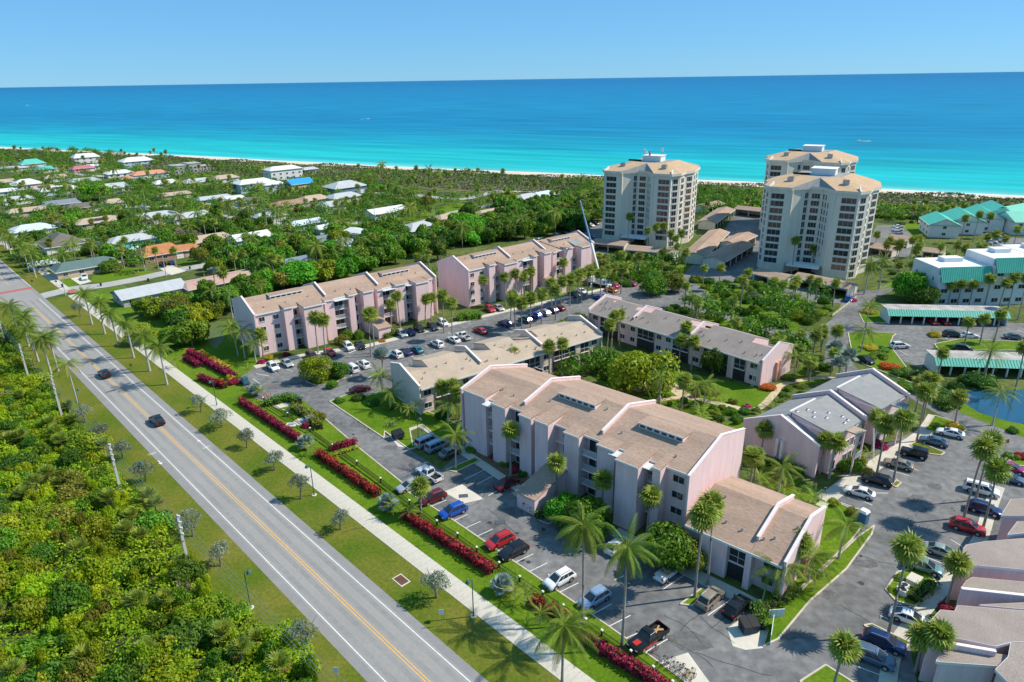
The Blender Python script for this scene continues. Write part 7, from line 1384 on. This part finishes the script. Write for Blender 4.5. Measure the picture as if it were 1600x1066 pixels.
def upole(px,py,h,label,trans=False):
    p=G(px,py); t=thing('utility_pole',label,'utility pole',(p.x,p.y,0),R(-46),'utility poles along the thicket')
    q=MB(); q.hexa([(-.22,-.22,0),(.22,-.22,0),(.22,.22,0),(-.22,.22,0),(-.14,-.14,h),(.14,-.14,h),(.14,.14,h),(-.14,.14,h)]); q.obj('pole',CONCP,t)
    for k in range(4):
        z=h-.15-k*.95; q=MB(); q.bar((.1,0,z),(.85,0,z+.14),.14); q.tube([(.85,0,z+.1),(.85,0,z+.42)],[.11,.13],7); q.obj('insulator_arm',FRAME,t)
    if trans:
        for s in(-1,1): q=MB(); q.tube([(s*.1,s*.62,h-4.1),(s*.1,s*.62,h-3.1)],.36,10); q.obj('transformer',FRAME,t)
    else:
        q=MB(); q.bar((.1,0,h-4.2),(.7,0,h-4.0),.12); q.obj('cable_bracket',GALV,t)
    return Vector((p.x,p.y,h))
UP=[upole(11,545,9.4,'utility pole nearest the junction at the left edge'),upole(47,598,9.6,'second utility pole from the junction'),upole(98,655,9.8,'third utility pole from the junction, behind the yellowing palm'),upole(190,772,9.6,'fourth utility pole, plain and slightly tilted in the thicket'),upole(296,890,9.2,'utility pole with two grey transformers, nearest the viewer')]
UP=[UP[0]+(UP[0]-UP[1])*2]+UP+[G(560,1180)+Vector((0,0,9.4))]
t=thing('power_line','thin power cables strung between the utility poles','cable',tuple(UP[3]*Vector((1,1,0)) if False else (UP[3].x,UP[3].y,0)),0)
ux=Vector((math.cos(R(-46)),math.sin(R(-46)),0))*.75
for k in range(4):
    q=MB()
    for a,b_ in zip(UP[:-1],UP[1:]):
        pts=[]
        for i in range(9): f=i/8; pp=a.lerp(b_,f)+ux-Vector((UP[3].x,UP[3].y,0)); pts.append((pp.x,pp.y,pp.z-.15-k*.95+.3-1.1*4*f*(1-f)*.5))
        q.tube(pts,.014,3,False)
    q.obj('wire',GALV,t)
for px,py,l in [(420,372,'thin utility pole in the neighbourhood behind the wood'),(362,408,'pale utility pole on the corner lawn of the side street'),(227,424,'leaning pale pole before the terracotta house'),(260,432,'thin pole at the side street edge'),(586,345,'thin pole beside the white gabled house'),(680,352,'thin pole by the far street bend'),(738,316,'thin pole near the beach access road'),(693,325,'thin pole in the open ground before the dunes'),(103,462,'signal pole at the junction sidewalk')]:
    p=G(px,py); o=MB(); o.tube([(0,0,0),(0,0,9 if px!=103 else 5)],[.16,.1],6); t=thing('utility_pole',l,'utility pole',(p.x,p.y,0)); o.obj('pole',CONCP,t); q=MB(); q.bar((-.8,0,8.4 if px!=103 else 4.6),(.8,0,8.4 if px!=103 else 4.6),.1); q.obj('crossarm',GALV,t)
def sign(px,py,h,wd,hh,m,label,a=-46,txt=None):
    p=G(px,py); t=thing('road_sign',label,'sign',(p.x,p.y,0),R(a)); q=MB(); q.tube([(0,0,0),(0,0,h)],.035,6); q.obj('post',GALV,t); q=MB(); q.box(-wd/2,wd/2,-.05,-.03,h-hh,h+.02); q.obj('plate',m,t)
sign(691,978,2.6,.65,.75,FRAME,'small white roadside sign beside the nearest street lamp',0); sign(528,1070,2.6,.65,.75,FRAME,'small white roadside sign in the left verge at the bottom',0); sign(207,582,2.2,.6,.6,mat('orange_sign',(.55,.16,.03),.6,0),'small orange sign under the royal palms',0); sign(52,447,2.2,.8,.8,mat('orange_sign',(.6,.2,.03),.6,0),'orange diamond sign near the brick crossing',0); sign(90,450,2.6,.8,.5,GREENM,'green street sign at the corner of the green roofed house',0); sign(1569,705,2.4,.75,.75,REDP,'round red sign at the right lot exit',0)
# dumpsters, pads, boxes
def dumpster(px,py,a,label):
    p=G(px,py); t=thing('dumpster',label,'dumpster',(p.x,p.y,.04),R(a)); q=MB(); q.hexa([(-1,-.7,.12),(1,-.7,.12),(1,.7,.12),(-1,.7,.12),(-1.05,-.85,1.2),(1.05,-.85,1.2),(1.05,.8,1.5),(-1.05,.8,1.5)]); q.obj('bin',BINM,t)
    for x in(-.53,.53): q=MB(); q.hexa([(x-.51,-.9,1.21),(x+.51,-.9,1.21),(x+.51,.82,1.51),(x-.51,.82,1.51),(x-.51,-.9,1.27),(x+.51,-.9,1.27),(x+.51,.82,1.57),(x-.51,.82,1.57)]); q.obj('lid',BLACKM,t)
    for s in(-1,1): q=MB(); q.box(s*1.06-.05,s*1.06+.05,-.3,.3,.7,.85); q.obj('fork_pocket',BLACKM,t)
dumpster(622,685,35,'dark dumpster on the pale pad by the upper drive'); dumpster(1169,985,10,'black dumpster on the concrete pad by the annex')
t=thing('screen_fence','pale angled screen fence behind the annex dumpster','fence',G(1205,992),R(65)); 
for i in range(7): q=MB(); q.box(-1.8+i*.52,-1.8+i*.52+.48,-.04,.04,.05,1.6); q.obj('board',TEALW,t)
t=thing('screen_fence','pale short fence end facing the annex drive','fence',G(1212,965),R(5))
for i in range(4): q=MB(); q.box(-1+i*.52,-1+i*.52+.48,-.04,.04,.05,1.3); q.obj('board',TEALW,t)
p=G(1347,818); t=thing('portable_toilet','blue portable toilet with white roof at the lot corner','toilet',(p.x,p.y,.1),R(35)); q=MB(); q.box(-.6,.6,-.6,.6,0,2.0); q.obj('cabin',mat('toilet_blue',(.04,.12,.25),.5,.05,1),t); q=MB(); q.hexa([(-.66,-.66,2),(.66,-.66,2),(.66,.66,2),(-.66,.66,2),(-.5,-.5,2.35),(.5,-.5,2.35),(.5,.5,2.35),(-.5,.5,2.35)]); q.obj('roof',WHITE,t); q=MB(); q.box(-.4,.4,-.63,-.605,.1,1.9); q.obj('door',mat('toilet_door',(.06,.16,.3),.5,0),t)
for px,py,l,m,sz in [(1283,797,'pale green utility box at the lawn corner of the right lot',mat('box_green',(.45,.48,.25),.6,.05,1),(.8,.6,.9)),(1427,912,'small cream roofed hut box in the island',CONCW,(.9,.7,.8)),(485,660,'grey pump box beside the round slab',GALV,(.7,.6,1.2)),(843,806,'white bench box between the clipped hedges',WHITE,(.6,.4,.5))]:
    p=G(px,py); t=thing('utility_box',l,'utility box',(p.x,p.y,.1),R(40)); a,b_,c=sz; q=MB(); q.box(-a,a,-b_,b_,0,c); q.obj('cabinet',m,t); q=MB(); q.box(-a-.06,a+.06,-b_-.06,b_+.06,c,c+.08); q.obj('lid',m,t)
for px,py,l in [(1407,926,'white air conditioner in the island, left'),(1412,922,'white air conditioner in the island, middle'),(1410,930,'white air conditioner in the island, front'),(1247,900,'white air conditioner at the annex gable'),(1186,600,'pale air conditioner at the taupe block corner')]:
    p=G(px,py); t=thing('air_conditioner',l,'air conditioner',(p.x,p.y,.12),R(35),'ground air conditioners'); q=MB(); q.box(-.45,.45,-.45,.45,0,.8); q.obj('casing',FRAME,t); q=MB(); q.tube([(0,0,.8),(0,0,.84)],.36,12); q.obj('fan_grille',BLACKM,t)
p=G(472,660); t=thing('concrete_slab','round pale slab on the utility lawn','slab',(p.x,p.y,.12)); q=MB(); q.tube([(0,0,0),(0,0,.1)],1.7,18); q.obj('slab',CONCW,t); q=MB(); q.tube([(.2,.1,.1),(.2,.1,.18)],.5,12); q.obj('manhole',GALV,t)
p=G(455,665); t=thing('concrete_slab','square pale slab left of the round slab','slab',(p.x,p.y,.12)); q=MB(); q.box(-1,1,-.8,.8,0,.12); q.obj('slab',CONCW,t); q=MB(); q.box(-.6,.6,-.4,.4,.12,.16); q.obj('hatch',GALV,t)
for px,py,l in [(297,421,'dark wheelie bin on the side street by the big lawn'),(158,447,'dark wheelie bin at the drive of the green house'),(232,440,'black wheelie bin beside the grey gabled house'),(98,449,'blue wheelie bin at the junction corner')]:
    p=G(px,py); t=thing('wheelie_bin',l,'bin',(p.x,p.y,0),R(30)); q=MB(); q.hexa([(-.25,-.3,.1),(.25,-.3,.1),(.25,.3,.1),(-.25,.3,.1),(-.32,-.38,1),(.32,-.38,1),(.32,.38,1),(-.32,.38,1)]); q.obj('tub',BINM,t); q=MB(); q.box(-.34,.34,-.4,.4,1,1.08); q.obj('lid',BLACKM,t)
# low property fences
def fence(pts,h,m,label,pw=.3):
    P=[G(*p) for p in pts]; t=thing('fence',label,'fence',P[0]); q=MB(); q.box(-.06,.06,-.06,.06,0,h+.1); mp=q.mesh('post',m); b0=P[0]
    for a,c in zip(P[:-1],P[1:]):
        L=(c-a).length; n=max(1,int(L/2.4)); ang=math.atan2((c-a).y,(c-a).x); q=MB(); q.box(.06,L/n-.06,-.03,.03,.08,h); mb=q.mesh('panel',m)
        for i in range(n): o=a.lerp(c,i/n)-b0; link('panel',mb,t,o,(0,0,ang)); link('post',mp,t,o)
fence([(186,402),(207,410),(222,414),(212,418),(192,416)],1.5,mat('dark_timber',(.10,.07,.06),.9,.2,2),'dark timber fence beside the clipped lawn hedge'); fence([(232,369),(246,378),(258,384)],1.6,mat('blue_fence',(.25,.45,.5),.8,.1,1),'pale blue fence behind the terracotta house'); fence([(165,386),(150,383),(146,375)],1.7,WHITE,'white garden wall beside the pool'); fence([(200,392),(222,387),(240,380)],1.1,WHITE,'low white fence in front of the turquoise house')
fence([(348,452),(372,446),(392,440)],1.2,WHITE,'white patio wall of the rose roofed house'); fence([(1300,495),(1320,480),(1338,466)],.8,mat('sand_fence',(.6,.52,.35),.8,.1,1),'low pale rail fence along the right drive')
p=G(1312,482); 
# boardwalk to the beach
A,B_=G(1438,350),G(1446,316); t=thing('boardwalk','weathered boardwalk running over the dunes to the beach','boardwalk',(A.x,A.y,0),math.atan2((B_-A).y,(B_-A).x)); L=(B_-A).length; q=MB(); q.box(.02,L/24-.02,-1,1,.5,.62); mb=q.mesh('deck_board',mat('weathered_wood',(.42,.38,.34),.9,.15,2))
for i in range(24): link('deck_board',mb,t,(i*L/24,0,0))
for s in(-1,1): q=MB(); q.box(0,L,s*1-.05,s*1+.05,1.4,1.5); q.obj('handrail',GALV,t)
q=MB()
for i in range(13):
    for s in(-1,1): q.box(i*L/12.01-.06,i*L/12.01+.06,s*1-.06,s*1+.06,0,1.4)
o=q.obj('support_post',GALV,t); o['kind']='stuff'
# ladders against the walls
def ladder(px,py,h,a,label):
    p=G(px,py); t=thing('ladder',label,'ladder',(p.x,p.y,0),R(a)); q=MB()
    for s in(-1,1): q=MB(); q.bar((s*.22,-.9,0),(s*.22,0,h),.07); q.obj('stile',FRAME,t)
    q=MB(); q.bar((-.22,0,0),(.22,0,0),.05); mb=q.mesh('rung',FRAME); n=int(h/.35)
    for i in range(1,n): f=i/n; link('rung',mb,t,(0,-.9*(1-f),h*f))
ladder(1357,712,5.6,37.5,'aluminium ladder leaning on the near porch of the grey roofed block'); ladder(1178,603,4.6,-48,'aluminium ladder leaning at the taupe block corner')
# people, boats
def person(px,py,a,top,legs,label):
    p=G(px,py); t=thing('person',label,'person',(p.x,p.y,0),R(a)); V=[(0,0,.95),(0,0,1.2),(0,0,1.45),(0,0,1.56),(0,0.02,1.72),(.1,0,.9),(.11,.06,.48),(.1,0,.06),(-.1,0,.9),(-.11,-.1,.48),(-.1,-.18,.06),(.2,0,1.42),(.26,.04,1.12),(.24,.12,.86),(-.2,0,1.42),(-.26,-.04,1.12),(-.24,.08,.86)]
    E=[(0,1),(1,2),(2,3),(3,4),(0,5),(5,6),(6,7),(0,8),(8,9),(9,10),(2,11),(11,12),(12,13),(2,14),(14,15),(15,16)]; rr=[.15,.14,.15,.06,.11,.1,.07,.05,.1,.07,.05,.06,.05,.04,.06,.05,.04]
    me=bpy.data.meshes.new('body'); bm=bmesh.new(); ly=bm.verts.layers.skin.verify(); vv=[bm.verts.new(v) for v in V]
    for e in E: bm.edges.new((vv[e[0]],vv[e[1]]))
    for i,v in enumerate(vv): v[ly].radius=(rr[i],rr[i]); v[ly].use_root=(i==0)
    bm.to_mesh(me); bm.free()
    o=link('body',me,t); o.modifiers.new('skin','SKIN'); sb=o.modifiers.new('sub','SUBSURF'); sb.levels=sb.render_levels=1; me.materials.append(mat('skin_tone',(.5,.3,.2),.7,0))
    q=MB(); q.tube([(0,0,.93),(0,0,1.2),(0,0,1.5)],[.19,.18,.2],10); q.obj('shirt',top,t); q=MB(); 
    for s,yy in((1,.05),(-1,-.08)): q.tube([(s*.09,0,.96),(s*.11,yy,.5)],[.13,.1],8)
    q.obj('shorts',legs,t); q=MB(); q.tube([(0,.0,1.70),(0,0,1.80),(0,0,1.86)],[.125,.12,.05],8); q.obj('hair',BARK,t)
person(210,431,20,mat('blue_shirt',(.05,.1,.4),.8,0),BLACKM,'person in a dark blue top on the lawn of the green roofed house'); person(217,430,200,mat('yellow_shirt',(.6,.45,.1),.8,0),REDP,'person in a yellow top standing right of the blue one on the lawn')
person(1455,307,90,REDP,BLACKM,'person in red on the beach right of the towers'); person(1494,306,90,FRAME,BLACKM,'person in white on the beach at right'); 
def boat(px,py,L,a,label):
    p=G(px,py); t=thing('motor_boat',label,'boat',(p.x,p.y,0),R(a),'boats on the sea'); W=L*.16; q=MB(); q.prism([(-L/2,-W),(L*.2,-W),(L/2,0),(L*.2,W),(-L/2,W)],-.2,L*.11); q.obj('hull',WHITE,t); q=MB(); q.box(-L*.15,L*.12,-W*.6,W*.6,L*.11,L*.26); q.obj('cabin',FRAME,t); q=MB(); q.poly([(-L/2,-W*.5,.03),(-L*2.2,-W*1.6,.03),(-L*2.2,W*1.6,.03),(-L/2,W*.5,.03)]); q.obj('wake',mat('foam',(.75,.78,.76)),t)
boat(42,165,9,200,'white boat near the left frame edge far out at sea'); boat(575,186,6,20,'white boat off the middle of the beach'); boat(1342,221,6,190,'white boat behind the far right tower');
